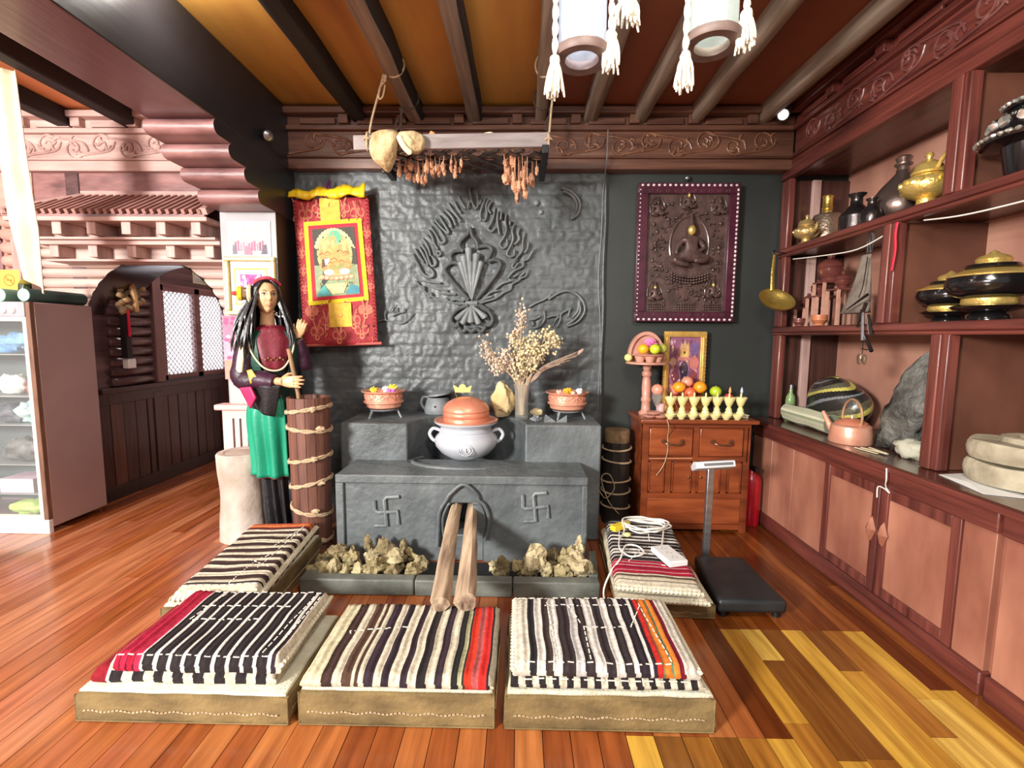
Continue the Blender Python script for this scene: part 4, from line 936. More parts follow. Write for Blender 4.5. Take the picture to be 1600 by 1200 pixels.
# =================================================================== CUSHIONS AND SCALE ON THE FLOOR
CR, DK, BR, RD, WH, PU = (226, 218, 196), (50, 44, 46), (92, 68, 56), (178, 30, 60), (232, 228, 222), (62, 48, 58)
def stripes_lookup(st):
    tot = sum(a for a, _ in st); acc = 0; L = []
    for a, c in st: acc += a / tot; L.append((acc, c))
    def f(t):
        for a, c in L:
            if t <= a: return c
        return L[-1][1]
    return f
def slab(w, d, z0, h, nu=170, nv=26, look=None, across='x', seed=0, edge=.03, lump=.006, wave=.007, base=.45):
    """soft padded slab centred on the origin, stripes across x or y"""
    mb = MB(); o = Vector((seed * 3.1, 0, 0))
    def prof(t, L):
        e = min(t, 1 - t) * L
        return 1 if e > edge else sqrt(max(0, 1 - (1 - e / edge) ** 2))
    def P(u, v):
        x, y = (u - .5) * w, (v - .5) * d
        q = min(prof(u, w), prof(v, d))
        n = mnoise.noise(Vector((x * 7, y * 7, 0)) + o)
        z = z0 + h * (base + (1 - base) * q) + lump * n * q
        if look is not None:
            t = u if across == 'x' else v
            z += .0022 * sin(t * 150)
        wob = wave * mnoise.noise(Vector((x * 4, y * 9, 2)) + o)
        return (x + wob, y + wave * mnoise.noise(Vector((y * 4, x * 9, 5)) + o), z)
    cf = None
    if look is not None:
        cf = lambda u, v: look(min(.999, max(0, (u if across == 'x' else v))))
    NU, NV = (nu, nv) if across == 'x' else (28, 150)
    mb.grid(P, NU, NV, colfn=cf)
    # skirt and underside
    ring = [(i / NU, 0) for i in range(NU)] + [(1, j / NV) for j in range(NV)] + [(1 - i / NU, 1) for i in range(NU)] + [(0, 1 - j / NV) for j in range(NV)]
    top = [P(*r) for r in ring]; m = len(ring)
    mid = [(x * 1.008, y * 1.008, z0 + h * .22) for x, y, z in top]; bot = [(x * .992, y * .992, z0 + .001) for x, y, z in top]
    k = len(mb.v); mb.v += top + mid + bot
    for a in range(2):
        for i in range(m):
            j = (i + 1) % m; mb.f.append([k + a * m + i, k + a * m + j, k + (a + 1) * m + j, k + (a + 1) * m + i])
            u, v = ring[i]; mb.c.append(look((min(.999, u) if across == 'x' else min(.999, v))) if look else None); mb.m.append(0)
    mb.f.append([k + 2 * m + i for i in range(m)]); mb.c.append(look(.5) if look else None); mb.m.append(0)
    return mb, P
M_stitch = mat('white_stitching', (236, 230, 214), None, .9)
M_cover = mat('brown_felt_cover', (66, 50, 28), (150, 126, 80), .9, 0, (5, 5, 14), .6, .5, 40)
M_felt = mat('cream_felt', (196, 190, 164), (226, 222, 202), .95, 0, (16, 16, 16), .5, .5, 90)
def stitches(parent, lines, z_of, dash=.022, gap=.013, r=.0022):
    mb = MB()
    for (x0, y0), (x1, y1) in lines:
        A, B = Vector((x0, y0, 0)), Vector((x1, y1, 0)); L = (B - A).length; d = (B - A).normalized(); s_ = 0
        while s_ < L - dash:
            p, q = A + d * s_, A + d * (s_ + dash)
            mb.bar((p.x, p.y, z_of(p.x, p.y) + .0015), (q.x, q.y, z_of(q.x, q.y) + .0015), r * 2, r)
            s_ += dash + gap
    o = mb.build('stitching', M_stitch, parent, smooth=0, world=False); o['kind'] = 'stuff'; return o
def edging(parent, lines, z, r, m=None, step=.02):
    mb = MB()
    for (x0, y0), (x1, y1) in lines:
        A, B = Vector((x0, y0, z)), Vector((x1, y1, z)); L = (B - A).length; d = (B - A).normalized(); s = d.cross(Vector((0, 0, 1))); n = int(L / step) * 6
        mb.tube([A + d * (L * i / n) + s * (r * cos(2 * pi * i / 6)) + Vector((0, 0, r * .7 * sin(2 * pi * i / 6))) for i in range(n + 1)], .0042, 4)
        mb.tube([A, B], r * .8, 6)
    return mb.build('whipped_edge', m or M_felt, parent, smooth=50, world=False)
def zfun(P, w, d): return lambda x, y: P(min(1, max(0, x / w + .5)), min(1, max(0, y / d + .5)))[2]
def mattress(cx, cy, w, d, h, label, rz=0, felt=True):
    t = thing('floor_mattress', label, 'floor cushion', (cx, cy, 0), 'felt floor mattresses round the hearth', rz)
    mb, P = slab(w, d, 0, h * .90, 40, 16, None, 'x', cx, .02, .003, base=.9); mb.build('felt_cover', M_cover, t, world=False, smooth=60)
    mb, P = slab(w - .02, d - .02, h * .84, h * .16, 40, 16, None, 'x', cx + 2, .04, .004, base=.6); mb.build('cream_top', M_felt, t, world=False, smooth=60)
    mb = MB(); n = int(w / .016)
    for k in range(n):
        x = -w / 2 + .03 + (w - .06) * k / n; mb.bar((x, -d / 2 - .004, h * .36 + .004 * sin(k * .9)), (x + .010, -d / 2 - .004, h * .36 + .004 * sin(k * .9 + .9)), .003, .004)
    n = int(d / .016)
    for s_ in (-1, 1):
        for k in range(n):
            y = -d / 2 + .03 + (d - .06) * k / n; mb.bar((s_ * (w / 2 + .004), y, h * .36), (s_ * (w / 2 + .004), y + .01, h * .36), .003, .004)
    mb.build('side_seam', M_rope, t, world=False, smooth=0)['kind'] = 'stuff'
    mb = MB()
    for s_ in (-1, 1): mb.tube([(s_ * w / 2, -d / 2, .004), (s_ * w / 2, -d / 2, h * .85)], .003, 6)
    mb.tube([(-w / 2, -d / 2 - .002, .006), (w / 2, -d / 2 - .002, .006)], .003, 6); mb.build('corner_piping', M_cover, t, world=False)
    return t
def pad(cx, cy, w, d, z0, h, st, label, across='x', rz=0, lines=(), edges=(), seed=0, er=.008, group='striped wool pads on the mattresses', dash=.022):
    t = thing('striped_pad', label, 'seat pad', (cx, cy, z0), group, rz)
    mb, P = slab(w, d, 0, h, look=stripes_lookup(st), across=across, seed=seed, edge=min(.035, h * .8)); mb.build('woven_cover', M_fabric, t, world=False, smooth=60)
    zf = zfun(P, w, d)
    if lines: stitches(t, lines, zf, dash)
    if edges: edging(t, edges, h * .5, er)
    return t
# front left
mattress(-1.205, 1.81, .77, .5, .125, 'brown felt floor mattress at the front left under two striped pads')
alt = lambda n, a, b, ca, cb: [(a, ca) if i % 2 == 0 else (b, cb) for i in range(2 * n)]
pad(-1.215, 1.815, .68, .44, .126, .055, [(2.2, (150, 34, 46)), (.5, WH)] + alt(8, 1.6, 1.5, DK, CR), 'lower pad of the front left seat, blocky stripes showing at its front', seed=1)
wq, dq = .62, .46
pad(-1.155, 1.805, wq, dq, .185, .062, [(.5, CR), (1.0, RD), (.25, (90, 14, 34)), (1.0, (196, 40, 74)), (.3, (90, 14, 34)), (1.0, RD), (.25, (110, 20, 44)), (1.0, (202, 50, 84)), (.5, WH)] + alt(9, 1.9, .75, DK, WH) + [(.8, PU), (1.1, CR)],
    'upper pad of the front left seat, crimson band at its left', lines=[((-.29, -.215), (.26, -.215)), ((-.2, .2), (.29, .2)), ((-.18, .08), (.2, .09)), ((-.16, -.01), (.12, -.0)), ((.23, -.2), (.26, .2)), ((-.17, -.01), (-.14, .19)), ((.27, -.2), (.285, .2))], edges=[((wq / 2, -dq / 2), (wq / 2, dq / 2))], seed=2)
# front middle
mattress(-.43, 1.81, .70, .49, .15, 'brown felt floor mattress at the front middle before the logs')
wq, dq = .69, .48
pad(-.425, 1.802, wq, dq, .151, .04, [(3.2, (222, 216, 182)), (1.7, (74, 54, 50)), (1.5, CR), (1.5, BR), (.6, CR), (.7, BR), (.9, CR), (1.6, PU), (1.3, CR), (1.3, (54, 44, 52)), (1.8, CR), (1.2, PU), (1.4, CR), (1.6, DK), (1.5, CR), (1.2, PU), (1.5, CR), (1.2, (40, 40, 40)), (.7, (190, 190, 150)), (.4, DK), (1.3, (226, 64, 44)), (1.0, (196, 96, 96)), (1.3, (230, 54, 50)), (.5, DK), (.7, CR)],
    'flat pad of the front middle seat with a bright red band at its right', lines=[((-.26, .02), (-.02, .06)), ((-.26, .02), (-.24, -.02))], seed=3)
# front right
mattress(.33, 1.81, .74, .49, .15, 'brown felt floor mattress at the front right')
pad(.325, 1.812, .69, .47, .151, .035, alt(14, 1, 1, DK, CR), 'thin dashed under pad of the front right seat', seed=4, dash=.03, lines=[((-.3, -.228), (.3, -.228))])
wq, dq = .665, .46
pad(.318, 1.815, wq, dq, .188, .045, [(2.6, (228, 222, 206)), (1.1, (48, 46, 48)), (1.5, WH), (1.2, (70, 58, 54)), (1.5, WH), (2.0, (60, 50, 52)), (1.5, (214, 212, 210)), (1.5, (62, 52, 54)), (1.7, WH), (1.5, (58, 50, 52)), (1.5, WH), (1.5, (60, 52, 54)), (.9, WH), (1.6, (54, 44, 52)), (.5, WH), (.7, PU), (.9, (206, 50, 44)), (.25, (90, 140, 110)), (1.2, (232, 130, 50)), (.25, (100, 150, 120)), (.8, (236, 140, 56)), (.8, (120, 26, 50)), (2.2, (226, 220, 206))],
    'top pad of the front right seat with an orange band at its right', lines=[((-.31, -.21), (.27, -.21)), ((-.3, .21), (.28, .21)), ((-.2, .15), (.2, .16)), ((-.1, .15), (-.05, .0)), ((-.05, .0), (.14, .0)), ((.14, .0), (.21, .15)), ((.24, -.2), (.21, .2)), ((-.17, -.2), (-.19, .18)), ((-.05, 0), (-.05, -.2))], edges=[((-wq / 2, -dq / 2), (-wq / 2, dq / 2)), ((wq / 2, -dq / 2), (wq / 2, dq / 2)), ((-wq / 2, dq / 2), (wq / 2, dq / 2))], seed=5)
# left
mattress(-1.455, 2.47, .44, .80, .15, 'dark leather edged floor mattress at the left of the hearth', radians(2.5), False)
wq, dq = .39, .80
pad(-1.43, 2.455, wq, dq, .152, .075, [(2.2, (226, 220, 196)), (.35, DK), (1, CR)] + alt(8, 1.5, 1.25, (72, 54, 52), CR) + [(1.0, (90, 40, 44)), (.9, (214, 110, 70)), (.5, (226, 150, 90)), (1.1, (206, 96, 64)), (.8, CR)],
    'thick pad left of the hearth, crosswise brown stripes, orange band at back', across='y', rz=radians(5.5), lines=[((.03, -.34), (.06, -.1)), ((.06, -.1), (.16, .02)), ((.08, .05), (.16, .34)), ((.02, -.1), (.16, -.2)), ((-.17, -.36), (.17, -.36)), ((.1, -.2), (.15, .3))], edges=[((wq / 2, -dq / 2), (wq / 2, dq / 2)), ((-wq / 2, -dq / 2), (wq / 2, -dq / 2))], seed=6, er=.016)
# right
mattress(.765, 2.66, .48, .78, .09, 'brown felt floor mattress at the right of the hearth by the scale', radians(-3))
pad(.745, 2.64, .45, .84, .0935, .04, [(1, (224, 216, 190))], 'cream under pad right of the hearth below the striped one', across='y', rz=radians(-5), seed=7, edges=[((-.225, -.42), (.225, -.42))], er=.012)
wq, dq = .42, .86
pad(.745, 2.655, wq, dq, .138, .045, [(1.6, CR), (.3, BR), (1.5, (222, 212, 188)), (.3, BR), (.5, CR), (.9, RD), (.15, (230, 190, 190)), (.9, (200, 40, 74)), (.15, (120, 20, 44)), (.9, RD), (.15, (230, 190, 190)), (.9, (190, 40, 70)), (.2, WH), (.6, RD), (.4, WH)] + alt(13, .95, .6, DK, WH),
    'striped pad right of the hearth with a crimson band, the extension lead lying on it', across='y', rz=radians(-7), lines=[((-.12, -.18), (-.02, .0)), ((-.02, 0), (.1, .05)), ((-.15, .1), (-.12, .38)), ((.05, -.2), (.17, -.2)), ((.03, .1), (.05, .36))], edges=[((-wq / 2, -dq / 2), (wq / 2, -dq / 2))], seed=8, er=.013)
# things lying on the right pad
M_cable = mat('white_cable', (240, 236, 226), None, .5)
ex = thing('extension_lead', 'white extension lead coiled on the striped pad right of the hearth', 'extension lead', (.78, 2.5, .19))
T = Matrix.Translation((.83, 2.52, .2)) @ Matrix.Rotation(radians(14), 4, 'Z')
mb = MB(); mb.T = T; mb.box(-.055, .055, -.10, .10, -.013, .02); mb.build('socket_block', M_white, ex, bevel=.006)
mb = MB(); mb.T = T
for k in range(3):
    y = -.06 + .055 * k; mb.box(-.02, -.006, y, y + .006, .0195, .0206); mb.box(.006, .02, y, y + .006, .0195, .0206); mb.box(-.003, .003, y + .014, y + .026, .0195, .0206)
mb.build('socket_hole', mat('socket_grey', (168, 168, 172), None, .5), ex)['kind'] = 'stuff'
rr = random.Random(3); P = [(.82, 2.62, .198)]
for k in range(46):
    a = k * .62; P.append((.80 + (.15 + .02 * sin(k)) * cos(a) * .9 + .02 * rr.uniform(-1, 1), 2.93 + .09 * sin(a) + .02 * rr.uniform(-1, 1), .192 + .0009 * k))
P += [(.66, 2.86, .2), (.60, 2.72, .2), (.58, 2.6, .198), (.62, 2.52, .196), (.70, 2.55, .2), (.69, 2.64, .2), (.62, 2.64, .204), (.56, 2.5, .19), (.50, 2.44, .15), (.46, 2.42, .06), (.455, 2.36, .02)]
mb = MB(); mb.tube(smoothpts(P, 4), .0048, 6); mb.build('cable', M_cable, ex)
mb = MB(); mb.T = Matrix.Translation((.655, 2.93, .20)) @ Matrix.Rotation(radians(35), 4, 'Z'); mb.box(-.075, .06, -.022, .022, -.015, .018); mb.box(-.076, -.0752, -.01, .01, -.006, .008)
tag(mb.build('yellow_box', mat('yellow_card', (240, 206, 40), (248, 220, 70), .45), bevel=.004), 'small yellow box lying on the cable at the back of the right pad', 'box')
mb = MB(); mb.blob((.665, 2.80, .2), (.024, .02, .014), 1, .1, 12, 8); tag(mb.build('cable_plug', mat('cream_plug', (236, 220, 150), None, .5), smooth=60), 'rounded cream plug on the cable near the yellow box', 'plug')

# platform scale
scl = thing('platform_scale', 'electronic platform scale with a black platform and steel post before the chest', 'scale', (1.2, 2.5, 0))
M_rub = mat('black_platform', (26, 30, 32), (44, 48, 50), .42, 0, (6, 6, 6), .5, .12, 60)
MB().prism([(1.0, 2.26), (1.345, 2.26), (1.345, 2.74), (1.06, 2.76)], .03, .10, 'xy').build('platform', M_rub, scl, bevel=.02, bseg=3)
for x, y in ((1.04, 2.3), (1.31, 2.3), (1.31, 2.7), (1.1, 2.71)): MB().cyl((x, y, 0), .02, .035, 12).build('foot', M_black, scl)
p = on(1106, 800, 'y', 2.80); px_ = p.x; hdz = on(1113, 727, 'y', 2.8).z
MB().bar((px_, 2.8, .02), (px_ + .003, 2.8, hdz - .015), .04, .03, (0, 1, 0)).build('post', M_steel, scl, bevel=.004)
MB().box(px_ - .05, px_ + .05, 2.74, 2.83, .0, .05).build('post_foot', M_rub, scl, bevel=.01)
hd = on(1113, 727, 'y', 2.8)
mb = MB(); mb.T = Matrix.Translation((hd.x, 2.79, hd.z)) @ Matrix.Rotation(radians(-4), 4, 'Y') @ Matrix.Rotation(radians(-25), 4, 'X')
poly = [(-.05, -.02), (.05, -.02), (.055, .012), (.0, .03), (-.055, .018)]
mb.add([(x, u, v) for x in (-.115, .115) for u, v in poly], [tuple(range(5))[::-1], tuple(range(5, 10))] + [(i, (i + 1) % 5, (i + 1) % 5 + 5, i + 5) for i in range(5)])
head = mb.build('indicator_head', mat('pale_grey_plastic', (206, 206, 206), (220, 220, 220), .4), scl, bevel=.006)
mb = MB(); mb.T = Matrix.Translation((hd.x, 2.79, hd.z)) @ Matrix.Rotation(radians(-4), 4, 'Y') @ Matrix.Rotation(radians(-25), 4, 'X')
mb.add([(-.07, -.0525, -.008), (.1, -.0525, -.008), (.1, -.054, .008), (-.07, -.054, .008)], [(0, 1, 2, 3)])
mb.add([(-.08, -.042, .0165), (.1, -.042, .0165), (.1, -.004, .0315), (-.08, -.004, .0315)], [(0, 1, 2, 3)])
lab(mb.build('display_window', mat('dark_display', (96, 98, 102), (120, 122, 124), .25), head, world=True), 'grey display')

# =================================================================== FIRE EXTINGUISHER, BARREL, CHURN, MORTAR
M_red = mat('red_enamel', (176, 14, 34), (196, 24, 44), .3, coat=.4)
fe = thing('fire_extinguisher', 'red fire extinguisher between the chest and the wall cabinet', 'fire extinguisher', (1.745, 3.5, 0))
mb = MB(); mb.lathe([(.06, 0), (.068, .01), (.068, .33), (.06, .37), (.03, .40), (.025, .42)], (1.745, 3.5, 0), 24); mb.build('cylinder', M_red, fe, smooth=50)
MB().box(1.73, 1.76, 3.42, 3.52, .42, .45).build('valve_handle', M_black, fe, bevel=.004)
M_stave = mat('dark_staves', (70, 40, 34), (128, 84, 68), .6, 0, (16, 16, 2), .5, .4, (40, 40, 4))
ch = thing('butter_churn', 'tall wooden churn bound with rope hoops beside the mannequin', 'churn', (-1.362, 3.02, 0))
def staves(c, r0, r1, h, n, m, parent, nm='stave_body', lid=False, z0=0):
    mb = MB(); k = 5
    for i in range(n):
        a0, a1 = 2 * pi * i / n + .012, 2 * pi * (i + 1) / n - .012
        vs = []
        for z, r in ((z0, r0), (z0 + h, r1)):
            for a in (a0, (a0 + a1) / 2, a1): vs.append((c[0] + r * cos(a), c[1] + r * sin(a), z))
            for a in (a1, a0): vs.append((c[0] + (r - .018) * cos(a), c[1] + (r - .018) * sin(a), z))
        mb.add(vs, [(4, 3, 2, 1, 0), (5, 6, 7, 8, 9)] + [(j, (j + 1) % 5, (j + 1) % 5 + 5, j + 5) for j in range(5)])
    mb.cyl((c[0], c[1], z0 + .01), r0 - .02, .02, 20)
    return mb.build(nm, m, parent, smooth=40)
CC = (-1.362, 3.02)
staves(CC, .115, .132, 1.0, 14, M_stave, ch)
for i, (z, tl) in enumerate(((.925, .02), (.80, -.015), (.605, .02), (.445, .025), (.265, -.03), (.06, .0))):
    mb = MB(); r = .122 + .017 * z
    for s_ in range(2):
        mb.tube([(CC[0] + r * cos(a), CC[1] + r * sin(a), z + tl * cos(a) + .007 * (1 if s_ else -1) * cos(a * 5)) for a in [2 * pi * k / 40 for k in range(40)]], .008, 6, True)
    mb.blob((CC[0] + r * cos(-1.0 + .3 * (i % 2)), CC[1] + r * sin(-1.0 + .3 * (i % 2)), z + .01), (.026, .018, .016), i, .4, 10, 7)
    mb.build('rope_hoop', M_rope, ch)
tag(MB().tube([(CC[0] - .03, CC[1], .5), (-1.415, 2.99, 1.02), tuple(on(451, 545, 'y', 2.985))], [.011, .013, .014], 10).build('plunger_stick', mat('pale_stick', (128, 96, 70), (164, 130, 98), .7, 0, (20, 20, 3))), 'wooden plunger stick standing up out of the tall churn', 'stick')
M_barrel = mat('sooty_staves', (24, 20, 18), (48, 40, 36), .6, 0, (16, 16, 2), .5, .4, (40, 40, 4))
bt = thing('hooped_barrel', 'dark narrow barrel with pale hoops in the corner between hearth and chest', 'barrel', (.735, 3.52, 0))
staves((.735, 3.52), .10, .098, .62, 12, M_barrel, bt)
for z in (.13, .25, .33, .48, .63 - .055): 
    mb = MB(); mb.tube([(.735 + .106 * cos(a), 3.52 + .106 * sin(a), z + .008 * cos(a + z * 20)) for a in [2 * pi * k / 32 for k in range(32)]], .007, 6, True); mb.build('hoop', M_rope, bt)
mb = MB(); mb.lathe([(0, .62), (.092, .62), (.094, .70), (.088, .71), (0, .71)], (.735, 3.52, 0), 24); lab(mb.build('cork_lid', mat('cork', (112, 88, 62), (150, 122, 90), .9, 0, (40, 40, 40), .5, .5, 100), bt, smooth=40), 'rough brown lid')
tag(MB().tube(smoothpts([(.60, 3.45, .26), (.64, 3.4, .22), (.70, 3.39, .3), (.66, 3.40, .40), (.61, 3.43, .36), (.66, 3.40, .2), (.74, 3.395, .1)], 6), .0035, 5).build('hanging_cable', M_rope, smooth=60), 'thin loose cable looped before the dark barrel', 'wire')
mt = thing('stone_mortar', 'tall pale stone mortar left of the mannequin', 'mortar', (-1.895, 3.15, 0))
mb = MB(); o_ = Vector((3, 1, 2)); c = (-1.895, 3.15)
def mort(u, v):
    a = 2 * pi * u; z = .595 * v
    r = .152 * (1 - .08 * sin(v * pi)) + .012 * mnoise.noise(Vector((cos(a) * 1.5, sin(a) * 1.5, z * 4)) + o_)
    return (c[0] + r * cos(a), c[1] + r * sin(a), z)
mb.grid(mort, 32, 14, wrap=True)
prof = [(.152, .595), (.146, .602), (.112, .60), (.10, .58), (.085, .42), (0, .38)]
mb.lathe(prof, (c[0], c[1], 0), 32)
mb.build('mortar_body', mat('pale_stone', (150, 134, 116), (214, 204, 196), .8, 0, (5, 5, 3), .5, .4, 30), mt, smooth=50)

# =================================================================== CHEST AND OFFERINGS
M_chest = mat('red_brown_chest', (92, 40, 20), (146, 72, 38), .3, 0, (3, 14, 14), .5, .12, (8, 40, 40), .3, bdist=.005)
M_chestp = mat('red_brown_chest_panel', (108, 48, 24), (162, 84, 46), .3, 0, (3, 14, 18), .5, .1, (8, 40, 40), .3, bdist=.005)
M_hand = mat('dark_bronze_pull', (120, 86, 62), (160, 120, 92), .32, .8, (30, 30, 30))
chest = thing('wooden_chest', 'red brown wooden chest with two drawers and small panels against the dark wall', 'chest', (1.25, 3.5, 0))
cx0, cx1, cy0, cy1 = .875, 1.635, 3.33, 3.69
mb = MB()
mb.box(cx0, cx1, cy0 + .012, cy1, .03, .80)
for x0, x1, z0, z1 in ((cx0, cx0 + .045, 0, .80), (cx1 - .045, cx1, 0, .80), (cx0, cx1, .765, .80), (cx0, cx1, .525, .555), (cx0, cx1, .25, .29), (cx0, cx1, .02, .06), (1.235, 1.275, .55, .77), (1.045, 1.085, .28, .53), (1.235, 1.265, .28, .53), (1.44, 1.48, .28, .53)): mb.box(x0, x1, cy0 - (.004 if z1 - z0 > .2 else .0015) - (.001 if z1 > .79 and z1 - z0 > .5 else 0), cy0 + .02, z0 + (.001 if z1 - z0 < .1 else 0), z1 - (.001 if z1 - z0 < .1 else 0))
mb.build('carcass', M_chest, chest)
MB().box(cx0 - .03, cx1 + .03, cy0 - .065, cy1, .80, .83).build('top', M_chest, chest, bevel=.008)
for x0, x1 in ((.925, 1.23), (1.28, 1.585)):
    d = MB().box(x0, x1, cy0 - .004, cy0 + .012, .56, .76).build('drawer', M_chestp, chest, bevel=.006)
    c = (x0 + x1) / 2 + (.01 if x0 < 1 else -.0); mb = MB()
    mb.tube(smoothpts([(c - .065, cy0 - .012, .668), (c - .05, cy0 - .04, .655), (c, cy0 - .045, .65), (c + .05, cy0 - .04, .655), (c + .065, cy0 - .012, .668)], 4), .007, 8)
    for s in (-1, 1): mb.lathe([(.016, 0), (.016, .006), (.008, .012), (.006, .012)], (c + s * .065, cy0 - .014, .668), 14, axis='y')
    mb.build('pull_handle', M_hand, d)
for x0, x1, nm in ((.925, 1.04, 'side_panel'), (1.09, 1.232, 'door'), (1.268, 1.437, 'door'), (1.485, 1.585, 'side_panel')):
    p = MB().box(x0, x1, cy0, cy0 + .013, .293, .522).build(nm, M_chestp, chest, bevel=.003)
    mb = MB(); e = .012
    for a in ((x0, x1, .293, .293 + e), (x0, x1, .522 - e, .522), (x0, x0 + e, .293, .522), (x1 - e, x1, .293, .522)): mb.box(a[0], a[1], cy0 - .006, cy0 + .004, a[2], a[3])
    mb.build('panel_moulding', M_chest, p, bevel=.002)
    if nm == 'door': MB().blob((x1 - .025 if x0 < 1.2 else x0 + .025, cy0 - .012, .41), .009, 1, .05, 10, 8).build('knob', M_hand, p)
MB().box(.92, 1.59, cy0, cy0 + .013, .062, .248).build('bottom_panel', M_chestp, chest, bevel=.003)
mb = MB(); mb.bar((cx1 - .02, cy0 - .004, .52), (cx1 - .018, cy0 - .004, .77), .006, .002); mb.bar((cx0 + .05, cy0 - .005, .54), (1.23, cy0 - .005, .545), .004, .002, (0, 1, 0)); mb.build('worn_edge', mat('pale_worn_wood', (216, 150, 110), (236, 180, 144), .6), chest)
tag(MB().tube(smoothpts([(1.02, 3.258, .835), (1.035, 3.258, .78), (1.05, 3.318, .70), (1.052, 3.316, .6), (1.03, 3.318, .5), (.98, 3.316, .42)], 5), .003, 5).build('loose_cord', M_rope), 'thin cord hanging down the front of the chest', 'cord')
ZT = .831
M_rose = mat('pinkish_wood', (176, 122, 104), (214, 160, 140), .45, 0, (5, 5, 5), .5, .1, 40, .2)
fs = thing('fruit_stand', 'turned wooden fruit stand with an arched back on the left of the chest', 'fruit stand', (.935, 3.5, ZT))
fc = (.935, 3.5)
mb = MB(); mb.lathe([(0, ZT), (.05, ZT), (.052, ZT + .015), (.034, ZT + .03), (.03, ZT + .09), (.036, ZT + .1), (.036, ZT + .12), (.03, ZT + .13), (.034, ZT + .2), (.03, ZT + .26), (.024, ZT + .275), (.034, ZT + .285), (.036, ZT + .31), (.024, ZT + .325), (.03, ZT + .34), (.032, ZT + .37), (0, ZT + .37)], (*fc, 0), 28); mb.build('turned_post', M_rose, fs, smooth=50)
mb = MB(); mb.lathe([(0, 1.198), (.14, 1.2), (.155, 1.206), (.155, 1.216), (.145, 1.22), (0, 1.22)], (*fc, 0), 40); mb.build('plate', M_rose, fs, smooth=50)
mb = MB(); R0, R1 = .135, .115
outer = [(fc[0] + R0 * cos(radians(a)), 1.25 + .19 * sin(radians(a))) for a in range(-10, 191, 8)]; inner = [(fc[0] + R1 * cos(radians(a)), 1.25 + .165 * sin(radians(a))) for a in range(190, -11, -8)]
mb.prism(outer + inner, fc[1] + .03, fc[1] + .07); mb.prism(inner, fc[1] + .055, fc[1] + .062); mb.build('arched_back', M_rose, fs, smooth=40)
mb = MB()
mb.lathe([(0, 1.262), (.11, 1.262), (.118, 1.27), (.11, 1.276), (0, 1.274)], (*fc, 0), 32); mb.build('upper_tray', M_rose, fs, smooth=50)
for k in range(5):
    a = radians(-150 + 60 * k - 0) if k < 3 else radians(40 + 60 * (k - 3)); mb = MB(); mb.lathe([(.026, 1.219), (.03, 1.23), (.042, 1.262), (0, 1.262)], (fc[0] + .072 * cos(a), fc[1] + .072 * sin(a), 0), 16); mb.build('cup', M_rose, fs, smooth=50)
def fruit(c, r, c1, c2, name, label, stem=True, sq=.94):
    t = thing(name, label, 'fruit', c)
    mb = MB(); n = 12; mb.lathe([(r * sin(pi * k / n) * (1 - .0), -r * sq * cos(pi * k / n) - (.12 * r if k == n else 0) + (.1 * r if k == 0 else 0)) for k in range(n + 1)], c, 20)
    mb.build('fruit_flesh', mat('fruit_%d_%d_%d' % c1, c1, c2, .38, 0, (14, 14, 14), .7, .08, 140, .2), t, smooth=70)
    if stem: MB().cyl((c[0], c[1], c[2] + r * sq * .86), .003, .008, 6).build('stem', M_rope, t)
    return t
fruit((.885, 3.43, 1.314), .038, (236, 158, 20), (250, 190, 40), 'orange', 'yellow orange fruit at the left on the arched fruit stand')
fruit((.967, 3.425, 1.314), .038, (176, 204, 20), (206, 226, 60), 'green_fruit', 'bright green fruit at the middle of the arched fruit stand')
fruit((1.035, 3.475, 1.318), .036, (150, 150, 50), (178, 176, 84), 'olive_fruit', 'dull olive fruit at the right of the arched fruit stand')
fruit((.80, 3.52, 1.248), .03, (206, 210, 110), (226, 226, 150), 'pale_fruit', 'pale yellow green fruit at the outer left edge of the fruit stand plate')
flower((.95, 3.50, 1.345), .05, (224, 120, 170), 40, 'cluster of pink blossom behind the fruit on the arched stand', 'flower', 8)
flower((1.0, 3.47, 1.31), .03, (240, 232, 224), 18, 'small white blossom between the fruit on the arched stand', 'flower', 9)
# gilt framed picture leaning on the wall
pf = thing('framed_picture', 'gilt framed picture of a crowned figure standing on the chest', 'picture', (1.255, 3.64, ZT))
YF = 3.67; x0, x1, z0, z1 = 1.10, 1.42, ZT + .002, 1.445; fw = .042
M_giltf = mat('gilt_frame', (212, 160, 70), (242, 204, 122), .35, .55, (20, 20, 20), .5, .2, 60)
for nm, b in (('frame_rail', (x0, x1, z1 - fw, z1)), ('frame_rail', (x0, x1, z0, z0 + fw)), ('frame_stile', (x0, x0 + fw, z0 + fw, z1 - fw)), ('frame_stile', (x1 - fw, x1, z0 + fw, z1 - fw))):
    mb = MB().box(b[0], b[1], YF - .02, YF + .01, b[2], b[3]); L = max(b[1] - b[0], b[3] - b[2]); n = int(L / .022)
    mb.box(b[0] + .012, b[1] - .012, YF - .027, YF - .02, b[2] + .012, b[3] - .012) if nm == 'frame_rail' else mb.box(b[0] + .012, b[1] - .012, YF - .027, YF - .02, b[2], b[3])
    mb.build(nm, M_giltf, pf, bevel=.005)
mb = MB()
for k in range(22):
    z = z0 + .02 + (z1 - z0 - .04) * k / 21
    for x in (x0 + .004, x1 - .004): mb.blob((x, YF - .018, z), (.007, .006, .009), k, .1, 6, 5)
mb.build('frame_beading', M_giltf, pf)['kind'] = 'stuff'
W_, H_ = x1 - x0 - 2 * fw, z1 - z0 - 2 * fw
pt = Paint((x0 + fw, YF - .004, z0 + fw), (W_, 0, 0), (0, 0, H_), (0, -1, 0))
pt.rect(0, 0, 1, 1, (150, 92, 124)); rr = random.Random(6)
